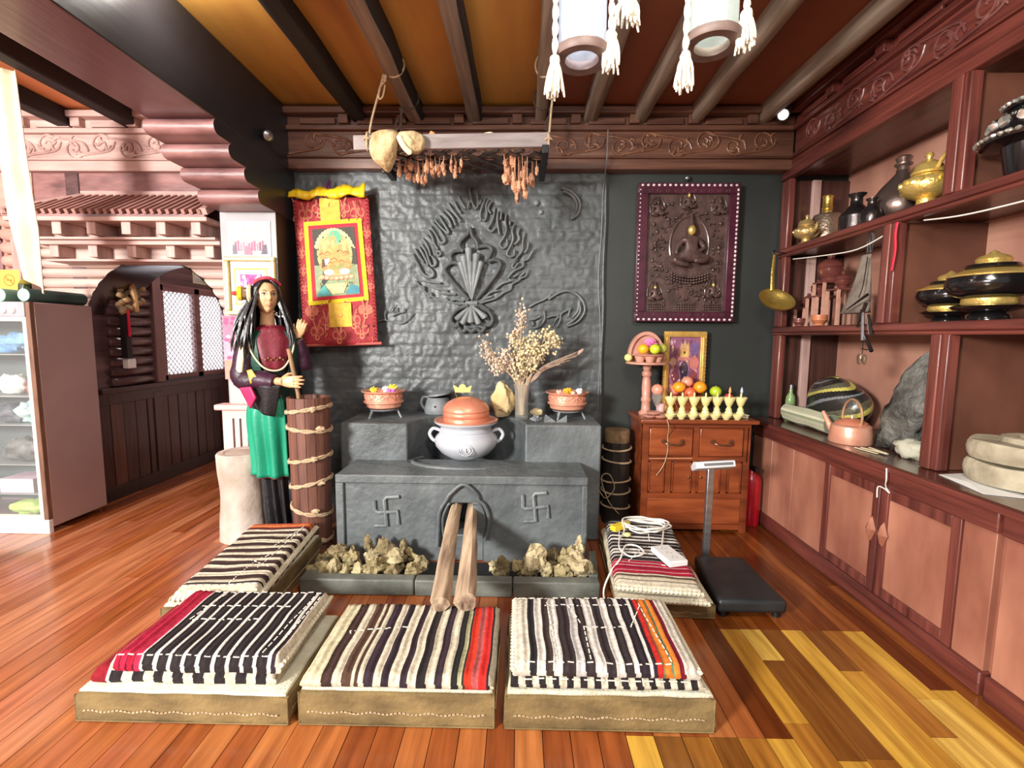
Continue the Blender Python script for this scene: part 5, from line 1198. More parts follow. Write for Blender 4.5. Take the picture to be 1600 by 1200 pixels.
for k in range(90): pt.ell(rr.random() * .92 + .04, rr.random() * .92 + .04, rr.uniform(.02, .07), rr.uniform(.015, .05), rr.choice([(172, 110, 150), (206, 160, 180), (120, 60, 90), (226, 190, 160), (196, 130, 110), (110, 84, 130), (150, 70, 80)]), 8)
pt.ell(.83, .84, .14, .1, (120, 96, 150), 12); pt.ell(.82, .62, .15, .1, (206, 124, 116), 12); pt.ell(.14, .64, .11, .06, (216, 170, 150), 10)
pt.poly([(.36, .68), (.34, .8), (.38, .93), (.44, .88), (.5, .97), (.56, .88), (.62, .93), (.66, .8), (.64, .68)], (214, 168, 120)); pt.ell(.5, .76, .11, .075, (232, 196, 110), 14); pt.ell(.5, .8, .06, .04, (214, 150, 96), 10); pt.rect(.3, .66, .7, .71, (206, 130, 120)); pt.ell(.5, .775, .03, .02, (60, 40, 40), 10)
pt.ell(.5, .54, .13, .11, (60, 46, 66), 16); pt.ell(.5, .56, .09, .08, (96, 74, 92), 12); pt.ell(.46, .58, .014, .008, (30, 24, 34), 8); pt.ell(.54, .58, .014, .008, (30, 24, 34), 8); pt.poly([(.38, .5), (.62, .5), (.58, .3), (.42, .3)], (40, 30, 60))
pt.ell(.22, .42, .13, .1, (120, 50, 66), 10); pt.ell(.8, .42, .13, .1, (134, 60, 66), 10); pt.poly([(.2, .05), (.3, .28), (.7, .3), (.82, .05)], (220, 110, 84)); pt.poly([(.36, .16), (.42, .28), (.6, .28), (.66, .16)], (236, 140, 120))
for k in range(60): pt.ell(rr.uniform(.05, .95), rr.uniform(.03, .5), .02, .014, rr.choice([(226, 180, 170), (160, 70, 80), (236, 206, 190), (96, 40, 60)]), 6)
pt.mb.build('print', M_vcol, pf, smooth=0)
# goblet with a peach, bowls of fruit, rows of offering cups
gb = thing('glass_goblet', 'clear stemmed glass holding a peach on the chest', 'glass', (1.02, 3.44, ZT))
mb = MB(); mb.lathe([(0, ZT), (.028, ZT + .001), (.026, ZT + .006), (.005, ZT + .012), (.005, ZT + .06), (.02, ZT + .085), (.036, ZT + .125), (.038, ZT + .17), (.036, ZT + .17), (.034, ZT + .125), (.018, ZT + .09), (0, ZT + .075)], (1.0, 3.44, 0), 24); mb.build('goblet_glass', M_glass, gb, smooth=60)
PE1, PE2 = (226, 128, 104), (240, 164, 140)
fruit((1.0, 3.44, ZT + .19), .043, PE1, PE2, 'peach', 'peach sitting on top of the stemmed glass')
pc = thing('pink_candle', 'stout pink candle beside the stemmed glass on the chest', 'candle', (1.055, 3.41, ZT))
mb = MB(); mb.lathe([(0, ZT), (.026, ZT), (.03, ZT + .08), (.026, ZT + .084), (0, ZT + .08)], (1.042, 3.49, 0), 20); mb.build('wax', mat('pink_wax', (222, 166, 166), (234, 186, 186), .5), pc, smooth=50)
fb = thing('fruit_bowl', 'orange pink footed bowl heaped with fruit behind the offering cups', 'bowl', (1.24, 3.52, ZT))
mb = MB(); mb.lathe([(0, ZT), (.07, ZT), (.07, ZT + .015), (.05, ZT + .03), (.075, ZT + .07), (.095, ZT + .13), (.1, ZT + .14), (.092, ZT + .135), (.08, ZT + .08), (0, ZT + .06)], (1.24, 3.535, 0), 36); mb.build('bowl_body', mat('coral_bowl', (220, 122, 92), (234, 150, 116), .4, 0, (6, 6, 6), coat=.3), fb, smooth=60)
fruit((1.17, 3.485, ZT + .205), .047, (238, 140, 24), (250, 170, 50), 'orange', 'orange at the left of the heap in the coral bowl', sq=.86)
fruit((1.325, 3.49, ZT + .205), .047, (238, 136, 20), (248, 166, 44), 'orange', 'orange at the right of the heap in the coral bowl')
fruit((1.245, 3.535, ZT + .24), .043, PE1, PE2, 'peach', 'peach on the top of the heap in the coral bowl')
fruit((1.248, 3.475, ZT + .165), .042, (214, 90, 60), (232, 120, 84), 'peach', 'reddish peach low in the middle of the coral bowl')
fruit((1.165, 3.565, ZT + .175), .042, PE1, (244, 176, 120), 'peach', 'peach at the back left of the coral bowl')
fruit((1.31, 3.58, ZT + .18), .04, (190, 60, 40), (222, 96, 60), 'red_fruit', 'deep red fruit at the back right of the coral bowl')
fruit((1.44, 3.49, ZT + .175), .042, (160, 190, 20), (190, 214, 60), 'green_apple', 'green apple standing right of the coral bowl behind the cups')
fs2 = MB(); fs2.lathe([(0, ZT), (.03, ZT), (.012, ZT + .02), (.012, ZT + .08), (.04, ZT + .13), (.036, ZT + .134), (0, ZT + .125)], (1.44, 3.49, 0), 20); tag(fs2.build('cup_stand', M_rose, smooth=60), 'small footed cup carrying the green apple', 'cup')
flower((1.53, 3.48, ZT + .13), .035, (206, 60, 60), 16, 'red petalled bloom behind the right offering cups', 'flower', 11)
M_butter = mat('pale_butter_yellow', (222, 206, 130), (240, 230, 176), .4, 0, (20, 20, 20), .5, .05, 60, .2)
tr = MB(); tr.box(1.08, 1.62, 3.345, 3.445, ZT, ZT + .018); tr.box(1.075, 1.625, 3.342, 3.45, ZT + .018, ZT + .026)
tag(tr.build('offering_tray', mat('pale_green_tray', (206, 206, 160), (226, 222, 190), .5), bevel=.004), 'pale tray under the tall offering cups along the chest front', 'tray')
ORD = ['first', 'second', 'third', 'middle', 'fifth', 'sixth', 'last']
proto = None
for k in range(7):
    x = 1.085 + .083 * k; lbl = ORD[k] + ' from the left of the tall pale yellow offering cups'
    if proto is None:
        proto = thing('offering_cup', lbl, 'cup', (x, 3.395, ZT + .027), 'tall offering cups on the chest')
        mb = MB(); mb.lathe([(0, 0), (.026, 0), (.028, .008), (.02, .02), (.022, .03), (.016, .04), (.012, .05), (.02, .06), (.03, .085), (.043, .112), (.043, .118), (.036, .116), (.02, .09), (0, .085)], (0, 0, 0), 24); mb.build('cup_body', M_butter, proto, smooth=60, world=False)
        mb = MB(); mb.lathe([(0, .11), (.01, .11), (.006, .13), (.008, .138), (.003, .15), (0, .152)], (0, 0, 0), 12); mb.build('butter_tip', M_butter, proto, smooth=60, world=False)
    else: dup(proto, (x, 3.395 + .002 * sin(k * 2), ZT + .027), lbl)
for nm, x, c in (('bluish', 1.583, (190, 206, 226)), ('orange', 1.50, (236, 160, 110))):
    mb = MB(); mb.lathe([(0, 0), (.008, .004), (.010, .02), (.005, .04), (0, .05)], (x, 3.388, ZT + .027 + .145), 10)
    tag(mb.build('petal_tip', mat('tip_' + nm, c, None, .5), smooth=60), nm + ' pointed petal stuck in ' + ('the last' if x > 1.55 else 'the sixth') + ' tall offering cup', 'petal')
proto = None
for k in range(7):
    x = 1.055 + .078 * k; lbl = ORD[k] + ' from the left of the small low bowls at the chest front edge'
    if proto is None:
        proto = MB(); proto.lathe([(0, 0), (.018, 0), (.02, .006), (.026, .012), (.037, .03), (.037, .034), (.032, .032), (.02, .014), (0, .01)], (0, 0, 0), 22); proto = proto.build('water_bowl', M_butter, smooth=60); tag(proto, lbl, 'bowl', 'small low bowls on the chest'); proto.location = (x, 3.345 - .0, ZT)
        proto.location.y = 3.302
    else: dup(proto, (x, 3.302, ZT), lbl)
for k, (x, y, z) in enumerate(((.93, 3.36, 0), (1.0, 3.35, 0), (.96, 3.37, .022))):
    mb = MB(); mb.lathe([(0, 0), (.04, 0), (.052, .012), (.055, .018), (.045, .018), (0, .012)], (x, y, ZT + z), 24)
    tag(mb.build('saucer', M_rose, smooth=60), ['left', 'right', 'top'][k] + ' of three pinkish saucers at the left front of the chest', 'saucer', 'saucers at the foot of the fruit stand')

# =================================================================== WALL CABINET, COUNTER AND DISPLAY SHELVES
def cabinet(y0, y1, label, doors, boards):
    t = thing('wall_cabinet', label, 'cabinet', (2.1, (y0 + y1) / 2, 0))
    MB().box(1.86, 2.42, y0, y1, .02, .755).build('carcass', M_panel, t)
    MB().box(1.815, 1.865, y0, y1, 0, .10).build('plinth', M_redy, t, bevel=.008)
    MB().box(1.82, 1.865, y0, y1, .665, .757).build('top_rail', M_redy, t, bevel=.006)
    for a, b in boards: MB().box(1.832, 1.865, a + .004, b - .004, .10, .665).build('board', M_panel, t, bevel=.003)
    for a, b, hy in doors:
        d = MB().box(1.838, 1.865, a, b, .10, .665).build('door', M_panel, t, bevel=.003)
        mb = MB()
        for q in ((a, a + .045, .10, .665), (b - .045, b, .10, .665)): mb.box(1.826, 1.84, q[0], q[1], q[2], q[3])
        for q in ((.10, .15), (.61, .665)): mb.box(1.826, 1.84, a + .045, b - .045, q[0], q[1])
        mb.build('door_frame', M_redz, d, bevel=.003)
        mb = MB()
        P = [(hy, .36), (hy + .03, .425), (hy, .49), (hy - .03, .425)]
        vs = [(1.826, u, v) for u, v in P] + [(1.81, hy + (u - hy) * .7, .425 + (v - .425) * .7) for u, v in P] + [(1.80, hy, .425)]
        mb.add(vs, [(0, 1, 5, 4), (1, 2, 6, 5), (2, 3, 7, 6), (3, 0, 4, 7), (4, 5, 8), (5, 6, 8), (6, 7, 8), (7, 4, 8)])
        lab(mb.build('diamond_pull', mat('worn_brown_pull', (136, 84, 64), (176, 116, 92), .4), d, smooth=0), 'diamond shaped wooden pull')
    return t
cabinet(1.77, 3.68, 'long reddish wall cabinet with two framed doors and diamond pulls', [(1.92, 2.355, 2.32), (2.365, 2.80, 2.40)], [(2.80, 3.13), (3.13, 3.40), (3.40, 3.68), (1.775, 1.92)])
cabinet(.55, 1.755, 'next reddish wall cabinet nearest the camera, plain boards', [(.62, 1.05, 1.02)], [(1.05, 1.75)])
ct = thing('counter_top', 'dark maroon counter top running along the wall cabinets', 'worktop', (2.1, 2.1, .757))
MB().box(1.80, 2.44, .55, 3.70, .757, .79).build('board_top', wood('dark_counter_wood', (46, 24, 20), (92, 52, 42), 'y', .22, .4), ct, bevel=.004)
MB().box(1.79, 1.81, .55, 3.70, .754, .782).build('front_lip', M_redy, ct, bevel=.004)
tag(MB().tube(smoothpts([(1.786, 2.285, .775), (1.786, 2.28, .72), (1.80, 2.3, .69), (1.815, 2.31, .665), (1.815, 2.29, .65), (1.818, 2.33, .66), (1.818, 2.37, .655), (1.818, 2.37, .60)], 5), .003, 5).build('string_end', M_cable), 'white string dangling from the counter edge over the doors', 'string')
sh_ = thing('display_shelf', 'maroon built-in display shelf with open compartments above the counter', 'shelf', (2.2, 2.1, .79))
M_shelfd = wood('shelf_board_wood', (54, 26, 24), (112, 62, 50), 'y', .34, .3)
for z0, z1, nm in ((1.425, 1.48, 'lower_shelf'), (2.0, 2.052, 'upper_shelf')):
    mb = MB().box(1.97, 2.42, .55, 3.69, z0 + .012, z1); s = mb.build(nm, M_shelfd, sh_)
    mb = MB().box(1.925, 1.985, .55, 3.70, z0 + .016, z1 + .002); mb.box(1.935, 1.985, .55, 3.70, z0 - .004, z0 + .018); mb.build('front_moulding', M_redy, s, bevel=.008)
MB().box(1.93, 1.985, .55, 3.70, 2.555, 2.615).build('top_rail', M_redy, sh_, bevel=.008)
MB().box(1.98, 2.42, .55, 3.69, 2.60, 2.615).build('top_board', M_shelfd, sh_)
def upright(y, z0, z1, w=.1):
    p = MB().box(1.985, 2.42, y - .02, y + .02, z0, z1).build('partition', mat('brown_partition', (74, 44, 34), (116, 74, 58), .45, 0, (3, 3, 2), .5, .1, 30), sh_)
    mb = MB().box(1.93, 1.985, y - w / 2, y + w / 2, z0, z1); mb.box(1.918, 1.932, y - w * .2, y + w * .25, z0, z1); mb.build('post_moulding', M_redz, p, bevel=.012, bseg=3)
upright(2.245, 2.052, 2.555); upright(1.0, 2.052, 2.555)
upright(2.59, 1.482, 2.0); upright(1.3, 1.482, 2.0)
upright(2.23, .792, 1.425); upright(.95, .792, 1.425)
for z0, z1 in ((.792, 1.425), (1.482, 2.0), (2.052, 2.555)):
    p = MB().box(1.985, 2.42, 3.67, 3.69, z0, z1).build('end_panel', M_darkw, sh_)
    MB().box(1.94, 1.99, 3.60, 3.70, z0, z1).build('end_post', M_redz, p, bevel=.01)
    MB().box(2.14, 2.20, 3.645, 3.675, z0, z1).build('end_batten', M_dustyz, p, bevel=.004)
    MB().box(2.42, 2.44, .55, 3.69, z0 - .02, z1 + .02).build('back_panel', M_backp, sh_)
US, LS, CT = 2.056, 1.484, .791
# ---- top shelf
def lathe_thing(name, label, cat, c, prof, m, nm='body', n=32, group=None):
    t = thing(name, label, cat, c, group); MB().lathe(prof, c, n).build(nm, m, t, smooth=55); return t
def ornate_pot(c, s, label, side, m):
    t = thing('ornate_teapot', label, 'teapot', c)
    x, y, z = c
    MB().lathe([(0, 0), (.06 * s, 0), (.065 * s, .012 * s), (.04 * s, .03 * s), (.04 * s, .05 * s), (.09 * s, .075 * s), (.115 * s, .11 * s), (.11 * s, .145 * s), (.075 * s, .17 * s), (.055 * s, .18 * s), (0, .18 * s)], c, 28).build('pot_body', m, t, smooth=50)
    MB().lathe([(.07 * s, .178 * s), (.075 * s, .188 * s), (.065 * s, .2 * s), (.06 * s, .22 * s), (.03 * s, .245 * s), (.014 * s, .252 * s), (.012 * s, .262 * s), (.02 * s, .274 * s), (.014 * s, .288 * s), (0, .29 * s)], c, 24).build('pot_lid', m, t, smooth=50)
    MB().tube(smoothpts([(x, y + side * .1 * s, z + .1 * s), (x, y + side * .15 * s, z + .12 * s), (x, y + side * .17 * s, z + .165 * s), (x, y + side * .185 * s, z + .18 * s)], 4), [.02 * s + .0 * k - .0008 * s * k for k in range(13)], 8).build('spout', m, t)
    MB().tube(smoothpts([(x, y - side * .06 * s, z + .2 * s), (x, y - side * .1 * s, z + .25 * s), (x, y - side * .135 * s, z + .2 * s), (x, y - side * .115 * s, z + .13 * s)], 4), .01 * s, 8).build('handle', m, t)
    mb = MB()
    for k in range(18):
        a = 2 * pi * k / 18; mb.blob((x + .108 * s * cos(a), y + .108 * s * sin(a), z + (.125 + .012 * (k % 2)) * s), .014 * s, k, .3, 8, 6); 
    mb.build('embossing', m, t)['kind'] = 'stuff'
    return t
ornate_pot((2.0, 3.456, US), .70, 'small brass teapot at the far left end of the top shelf', -1, mat('pale_brass', (196, 164, 100), (228, 200, 140), .35, .7, (20, 20, 20), .5, .3, 70))
M_ham = mat('hammered_grey_brass', (140, 116, 96), (196, 172, 150), .3, .8, (12, 12, 12), .6, .5, 60)
t = lathe_thing('hammered_flask', 'hammered grey brass flask with brass neck, beside the small teapot', 'flask', (2.19, 3.545, US), [(0, 0), (.115, 0), (.118, .01), (.105, .10), (.088, .21), (.08, .225), (.03, .235), (0, .235)], M_ham)
MB().lathe([(.034, .232), (.03, .25), (.036, .256), (.03, .262), (.036, .27), (.031, .28), (.03, .34), (.036, .352), (.03, .36), (0, .36)], (2.19, 3.545, US), 24).build('neck', M_brass, t, smooth=55)
M_pew = mat('dark_pewter', (54, 48, 48), (96, 90, 90), .26, .85, (8, 8, 8), .6, .08, 60)
t = lathe_thing('ringed_jug', 'dark pewter jug with ringed belly, right of the hammered flask', 'jug', (2.12, 3.14, US), [(0, 0), (.085, 0), (.088, .02), (.092, .03), (.088, .04), (.092, .05), (.088, .06), (.092, .07), (.088, .08), (.092, .09), (.088, .1), (.092, .11), (.088, .125), (.06, .16), (.035, .185), (.032, .23), (.05, .245), (.052, .252), (.03, .25), (.028, .2), (0, .2)], M_pew)
t = lathe_thing('small_jug', 'small dark pewter jug tucked behind the big round bottle', 'jug', (2.01, 2.845, US), [(0, 0), (.045, 0), (.053, .04), (.042, .08), (.024, .105), (.022, .128), (.032, .138), (.032, .143), (.019, .14), (0, .12)], M_pew)
t = lathe_thing('round_bottle', 'large round brown pewter bottle with narrow ringed neck on the top shelf', 'bottle', (2.21, 2.90, US), [(0, 0), (.08, 0), (.12, .03), (.148, .08), (.15, .12), (.14, .165), (.10, .225), (.06, .27), (.035, .30), (.03, .32), (0, .32)], mat('brown_pewter', (92, 74, 68), (146, 126, 118), .3, .8, (8, 8, 8), .6, .15, 50))
MB().lathe([(.032, .315), (.03, .335), (.044, .345), (.044, .353), (.03, .36), (.036, .372), (.042, .385), (.03, .395), (0, .396)], (2.21, 2.90, US), 24).build('neck', mat('neck_pewter', (120, 100, 90), (160, 140, 130), .3, .8, (8, 8, 8)), t, smooth=55)
ornate_pot((2.05, 2.526, US), .96, 'gilt embossed teapot right of the big round bottle', 1, M_gold)
M_lacq = mat('black_lacquer', (14, 13, 14), (26, 24, 26), .16, 0, (8, 8, 8), coat=.5)
M_silver = mat('silver_studs', (196, 196, 190), (232, 230, 220), .25, .8, (30, 30, 30))
c = (2.05, 2.012, US); t = thing('black_kettle', 'big black lidded kettle with silver studded bands on the right of the top shelf', 'kettle', c)
MB().lathe([(0, 0), (.08, 0), (.088, .02), (.105, .12), (.17, .135), (.175, .15), (.165, .165), (.13, .21), (.1, .25), (.085, .27), (0, .27)], c, 36).build('kettle_body', M_lacq, t, smooth=45)
MB().lathe([(.095, .27), (.1, .28), (.09, .295), (.05, .32), (.022, .33), (.02, .345), (.03, .36), (.015, .38), (0, .382)], c, 28).build('kettle_lid', M_lacq, t, smooth=50)
mb = MB()
for r, z, n in ((.176, .15, 40), (.106, .283, 26)):
    for k in range(n): a = 2 * pi * k / n; mb.blob((c[0] + r * cos(a), c[1] + r * sin(a), c[2] + z), (.013, .013, .009), k, .2, 7, 5)
for k in range(14): a = 2 * pi * k / 14; mb.blob((c[0] + .135 * cos(a), c[1] + .135 * sin(a), c[2] + .21), (.02, .02, .022), k, .5, 7, 5)
mb.build('studded_band', M_silver, t)['kind'] = 'stuff'
MB().tube(smoothpts([(c[0], c[1] + .09, c[2] + .27), (c[0] - .02, c[1] + .17, c[2] + .27), (c[0] - .02, c[1] + .19, c[2] + .2), (c[0], c[1] + .15, c[2] + .15)], 4), .008, 8).build('side_handle', M_lacq, t)
# ---- middle shelf
M_cupw = mat('dark_red_cup', (84, 40, 38), (124, 70, 62), .32, 0, (8, 8, 8), coat=.3)
bn = thing('tiered_stand', 'tiered little wooden stand carrying turned cups on the middle shelf', 'stand', (2.1, 3.38, LS))
M_legw = mat('pale_pink_legs', (176, 128, 110), (206, 160, 142), .5, 0, (14, 14, 14))
for y, h in ((3.54, .14), (3.40, .21), (3.33, .30), (3.18, .24)):
    pl = MB().box(2.03, 2.2, y - .065, y + .065, LS + h - .012, LS + h).build('step', M_cupw, bn, bevel=.003)
    for sx in (2.04, 2.19):
        for sy in (-.055, .055): MB().box(sx - .008, sx + .008, y + sy - .008, y + sy + .008, LS, LS + h - .012).build('leg', M_legw, pl)
cups = [(3.54, .14, .85, 'first and lowest'), (3.43, .21, 1.0, 'second'), (3.32, .30, 1.55, 'largest and highest'), (3.18, .24, .95, 'last')]
for y, h, s, tx in cups:
    cpt = (2.1, y, LS + h + .001)
    MB_ = MB().lathe([(0, 0), (.03 * s, 0), (.034 * s, .008 * s), (.028 * s, .014 * s), (.044 * s, .03 * s), (.05 * s, .05 * s), (.045 * s, .056 * s), (.051 * s, .062 * s), (.044 * s, .08 * s), (.022 * s, .095 * s), (.012 * s, .1 * s), (.016 * s, .112 * s), (0, .12 * s)], cpt, 28)
    tag(MB_.build('lidded_cup', M_cupw, smooth=55), 'turned dark red lidded cup on the tiered stand, ' + tx + ' from the left', 'cup', 'turned cups on the tiered stand')
for y, s, tx in ((3.47, .8, 'left'), (3.24, 1.0, 'right, orange')):
    MB_ = MB().lathe([(0, 0), (.032 * s, 0), (.028 * s, .012 * s), (.048 * s, .035 * s), (.044 * s, .045 * s), (.05 * s, .055 * s), (.046 * s, .07 * s), (0, .072 * s)], (2.0, y, LS + .002), 24)
    tag(MB_.build('wooden_cup', mat('orange_cup', (176, 104, 70), (206, 136, 96), .4) if s == 1 else M_cupw, smooth=55), 'low turned cup before the tiered stand, ' + tx + ' one', 'cup', 'low cups before the tiered stand')
ht = MB(); o_ = Vector((2, 5, 1))
def hatf(u, v):
    a = 2 * pi * u; r = (.035 + .075 * v ** 1.3) * (1 + .25 * mnoise.noise(Vector((cos(a) * 1.4, sin(a) * 1.4, v * 2)) + o_))
    return (1.99 + .35 * r * cos(a) , 2.83 + r * sin(a) + .05 * v, 1.88 - .33 * v)
ht.grid(hatf, 24, 10, wrap=True)
hb = thing('cloth_pouch', 'limp grey cloth pouch hanging in the middle compartment before the upright', 'pouch', (1.99, 2.83, 1.9))
ht.build('pouch_cloth', mat('grey_brown_cloth', (96, 84, 76), (142, 130, 118), .9, 0, (14, 14, 14), .5, .5, 60), hb, smooth=60, solid=.003)
mb = MB(); rr = random.Random(2)
for k in range(14): mb.tube(smoothpts([(1.975, 2.78 + rr.uniform(-.02, .02), 2.0), (1.985, 2.80 + rr.uniform(-.04, .03), 1.95), (1.99, 2.81 + rr.uniform(-.02, .03), 1.89)], 3), .0015, 4)
mb.build('hanging_thread', M_black, hb)['kind'] = 'stuff'
tb = thing('tool_bundle', 'bundle of dangling metal tools hung over the middle shelf front', 'tools', (1.91, 2.78, 1.6))
mb = MB(); mb.tube(smoothpts([(1.955, 2.77, 1.86), (1.935, 2.76, 1.7), (1.912, 2.755, 1.63)], 4), .0025, 5); mb.build('string', M_black, tb)
Q = F7((1220, 380), 6.0); Q = lambda a, b: on(1220 + a / 6.0, 380 + b / 6.0, 'x', 1.905)
for a, b, r0, r1 in (((815, 480), (615, 625), .008, .003), ((800, 560), (715, 785), .010, .006), ((770, 640), (765, 910), .007, .009), ((820, 670), (845, 860), .007, .010), ((790, 860), (850, 1015), .006, .010), ((760, 620), (720, 760), .006, .004)):
    MB().tube([Q(*a), Q((a[0] + b[0]) / 2, (a[1] + b[1]) / 2), Q(*b)], [r0, (r0 + r1) / 1.8, r1], 8).build('metal_tool', M_pew if a[0] != 770 else M_steel, tb)
mb = MB(); mb.tube([Q(770, 900), Q(768, 1000), Q(762, 1040)], .002, 5); mb.bar(Q(755, 990), Q(810, 1000), .006, .006); mb.build('chain', M_black, tb)
for s, w in ((735, 1), (780, 1)): 
    p = Q(s, 1090); MB().blob(p, (.008, .018, .03), s, .15, 10, 8).build('toggle', M_ham, tb)
tag(MB().tube(smoothpts([(1.915, 2.52, 1.99), (1.91, 2.52, 1.93), (1.912, 2.515, 1.85), (1.91, 2.525, 1.75)], 4), .006, 6).build('red_ribbon', mat('red_ribbon', (190, 14, 44), (214, 40, 70), .6)), 'thin red ribbon hanging down the upright of the shelf', 'ribbon')
def gilt_bowl(c, s, label):
    t = thing('lidded_bowl', label, 'bowl', c, 'black and gold lidded bowls')
    MB().lathe([(0, 0), (.07 * s, 0), (.065 * s, .02 * s), (.05 * s, .03 * s), (.11 * s, .045 * s), (.12 * s, .055 * s), (.1 * s, .062 * s), (0, .062 * s)], c, 36).build('saucer_foot', M_lacq, t, smooth=45)
    MB().lathe([(.082 * s, .06 * s), (.086 * s, .065 * s), (.086 * s, .085 * s), (.08 * s, .09 * s), (0, .09 * s)], c, 36).build('gilt_band', M_gold, t, smooth=45)
    MB().lathe([(.08 * s, .088 * s), (.125 * s, .105 * s), (.142 * s, .135 * s), (.142 * s, .15 * s), (.135 * s, .172 * s), (0, .172 * s)], c, 40).build('black_body', M_lacq, t, smooth=45)
    MB().lathe([(.136 * s, .172 * s), (.138 * s, .178 * s), (.11 * s, .19 * s), (.09 * s, .2 * s), (0, .2 * s)], c, 40).build('gilt_lid', M_gold, t, smooth=45)
    MB().lathe([(.075 * s, .198 * s), (.086 * s, .208 * s), (.08 * s, .22 * s), (0, .222 * s)], c, 32).build('lid_ring', M_lacq, t, smooth=45)
    MB().lathe([(.05 * s, .22 * s), (.056 * s, .24 * s), (.045 * s, .252 * s), (.02 * s, .262 * s), (.012 * s, .27 * s), (0, .278 * s)], c, 28).build('gilt_finial', M_gold, t, smooth=45)
gilt_bowl((2.13, 2.43, LS), .92, 'smaller black and gold lidded bowl next to the shelf upright')
gilt_bowl((2.03, 2.117, LS), 1.08, 'largest black and gold lidded bowl, middle of the row on the shelf')
gilt_bowl((2.27, 1.96, LS), .85, 'black and gold lidded bowl cut by the right edge of the picture')
# ladle on the end post
p = on(1214, 468, 'y', 3.42); lp = on(1216, 396, 'y', 3.50)
ld = thing('brass_ladle', 'brass ladle with a wide bowl hanging at the corner of the shelf', 'ladle', (p.x, 3.42, p.z))
mb = MB(); mb.lathe([(.0, -.062), (.05, -.052), (.1, -.022), (.118, .0), (.121, .004), (.116, .004), (.096, -.018), (.05, -.044), (0, -.052)], (0, 0, 0), 36)
T = Matrix.Translation(p) @ Matrix.Rotation(radians(42), 4, 'X'); mb.v = [tuple(T @ Vector(v)) for v in mb.v]; mb.build('ladle_bowl', M_brass, ld, smooth=60)
mb = MB(); mb.tube([(p.x, 3.49, p.z + .07), (p.x + .005, 3.51, p.z + .2), (lp.x, 3.55, p.z + .33)], [.016, .013, .010], 10, flat=(1, .5, 1)); mb.build('ladle_handle', M_brass, ld)
mb = MB(); mb.tube([(lp.x + .013 * cos(a), 3.555, p.z + .345 + .017 * sin(a)) for a in [6.28 * k / 14 for k in range(14)]], .004, 6, True); mb.build('hook_loop', M_black, ld)
tag(MB().tube([(1.95, 3.58, p.z + .345), (lp.x + .0, 3.56, p.z + .355)], .004, 6).build('nail', M_black), 'nail in the end post holding the brass ladle', 'nail')
# ---- counter
kc = (1.955, 2.79, CT)
kt = thing('copper_kettle', 'copper kettle with hoop handle and long spout on the counter', 'kettle', kc)
MB().lathe([(0, 0), (.108, 0), (.112, .006), (.108, .06), (.102, .10), (.085, .112), (0, .115)], kc, 36).build('kettle_body', M_copper, kt, smooth=40)
MB().lathe([(.085, .112), (.078, .122), (.04, .14), (.02, .144), (0, .145)], kc, 28).build('kettle_lid', M_copperlid, kt, smooth=50)
MB().lathe([(.004, .143), (.006, .155), (.012, .16), (0, .164)], kc, 12).build('knob', M_white, kt)
MB().tube(smoothpts([(kc[0] - .02, kc[1] + .095, CT + .045), (kc[0] - .03, kc[1] + .13, CT + .06), (kc[0] - .04, kc[1] + .155, CT + .10), (kc[0] - .05, kc[1] + .19, CT + .155)], 4), [.028 - .0015 * k for k in range(13)], 10).build('spout', M_copper, kt)
MB().tube(smoothpts([(kc[0], kc[1] + .082 * cos(radians(a)), CT + .15 + .105 * sin(radians(a))) for a in range(-20, 201, 20)], 3), .007, 8).build('hoop_handle', mat('pale_copper_hoop', (226, 176, 130), (240, 206, 166), .35, .7), kt)
M_rock = mat('dark_rock', (24, 21, 18), (118, 117, 111), .5, 0, (6, 6, 8), .35, 1.0, 12, bdist=.05)
mb = MB(); n = 22; vs = []; fs = []; o_ = Vector((4, 2, 9)); m_ = 26
A0, A1 = Vector((2.12, 2.66, CT)), Vector((2.22, 2.50, 1.36))
for k in range(n + 1):
    t = k / n; cpt = A0.lerp(A1, t); r = (.105 + .06 * sin(pi * min(1, t * 1.15)) ) * (1 if t < .82 else sqrt(max(0, 1 - ((t - .82) / .18) ** 2)) ) + .002
    for j in range(m_):
        a = 2 * pi * j / m_; d = Vector((cos(a) * .75, sin(a) * 1.08, 0))
        q = 1 + .35 * mnoise.noise(d * 1.5 + o_ + Vector((0, 0, t * 3))) + .16 * mnoise.noise(d * 4 + o_ + Vector((0, 0, t * 8))) + .08 * mnoise.noise(d * 9 + o_ + Vector((0, 0, t * 16)))
        v = cpt + d * r * q; v.x = min(v.x, 2.415); v.z = max(v.z + .02 * mnoise.noise(d * 3 + Vector((t * 4, 1, 1))), CT); vs.append(v)
for k in range(n):
    for j in range(m_): fs.append((k * m_ + j, k * m_ + (j + 1) % m_, (k + 1) * m_ + (j + 1) % m_, (k + 1) * m_ + j))
fs += [tuple(range(m_))[::-1], tuple(n * m_ + j for j in range(m_))]
tag(mb.add(vs, fs).build('standing_rock', M_rock, smooth=38), 'tall dark grey rock leaning on the counter behind the copper kettle', 'rock')
mb = MB(); mb.blob((2.03, 2.43, CT + .045), (.065, .105, .06), 31, .3, 24, 14, 1.6, .15); mb.v = [(x, y, max(z, CT)) for x, y, z in mb.v]
tag(mb.build('small_rock', mat('pale_green_rock', (150, 150, 130), (196, 194, 176), .8, 0, (8, 8, 8), .5, .5, 30), smooth=40), 'small pale green rock beside the foot of the tall dark rock', 'rock')
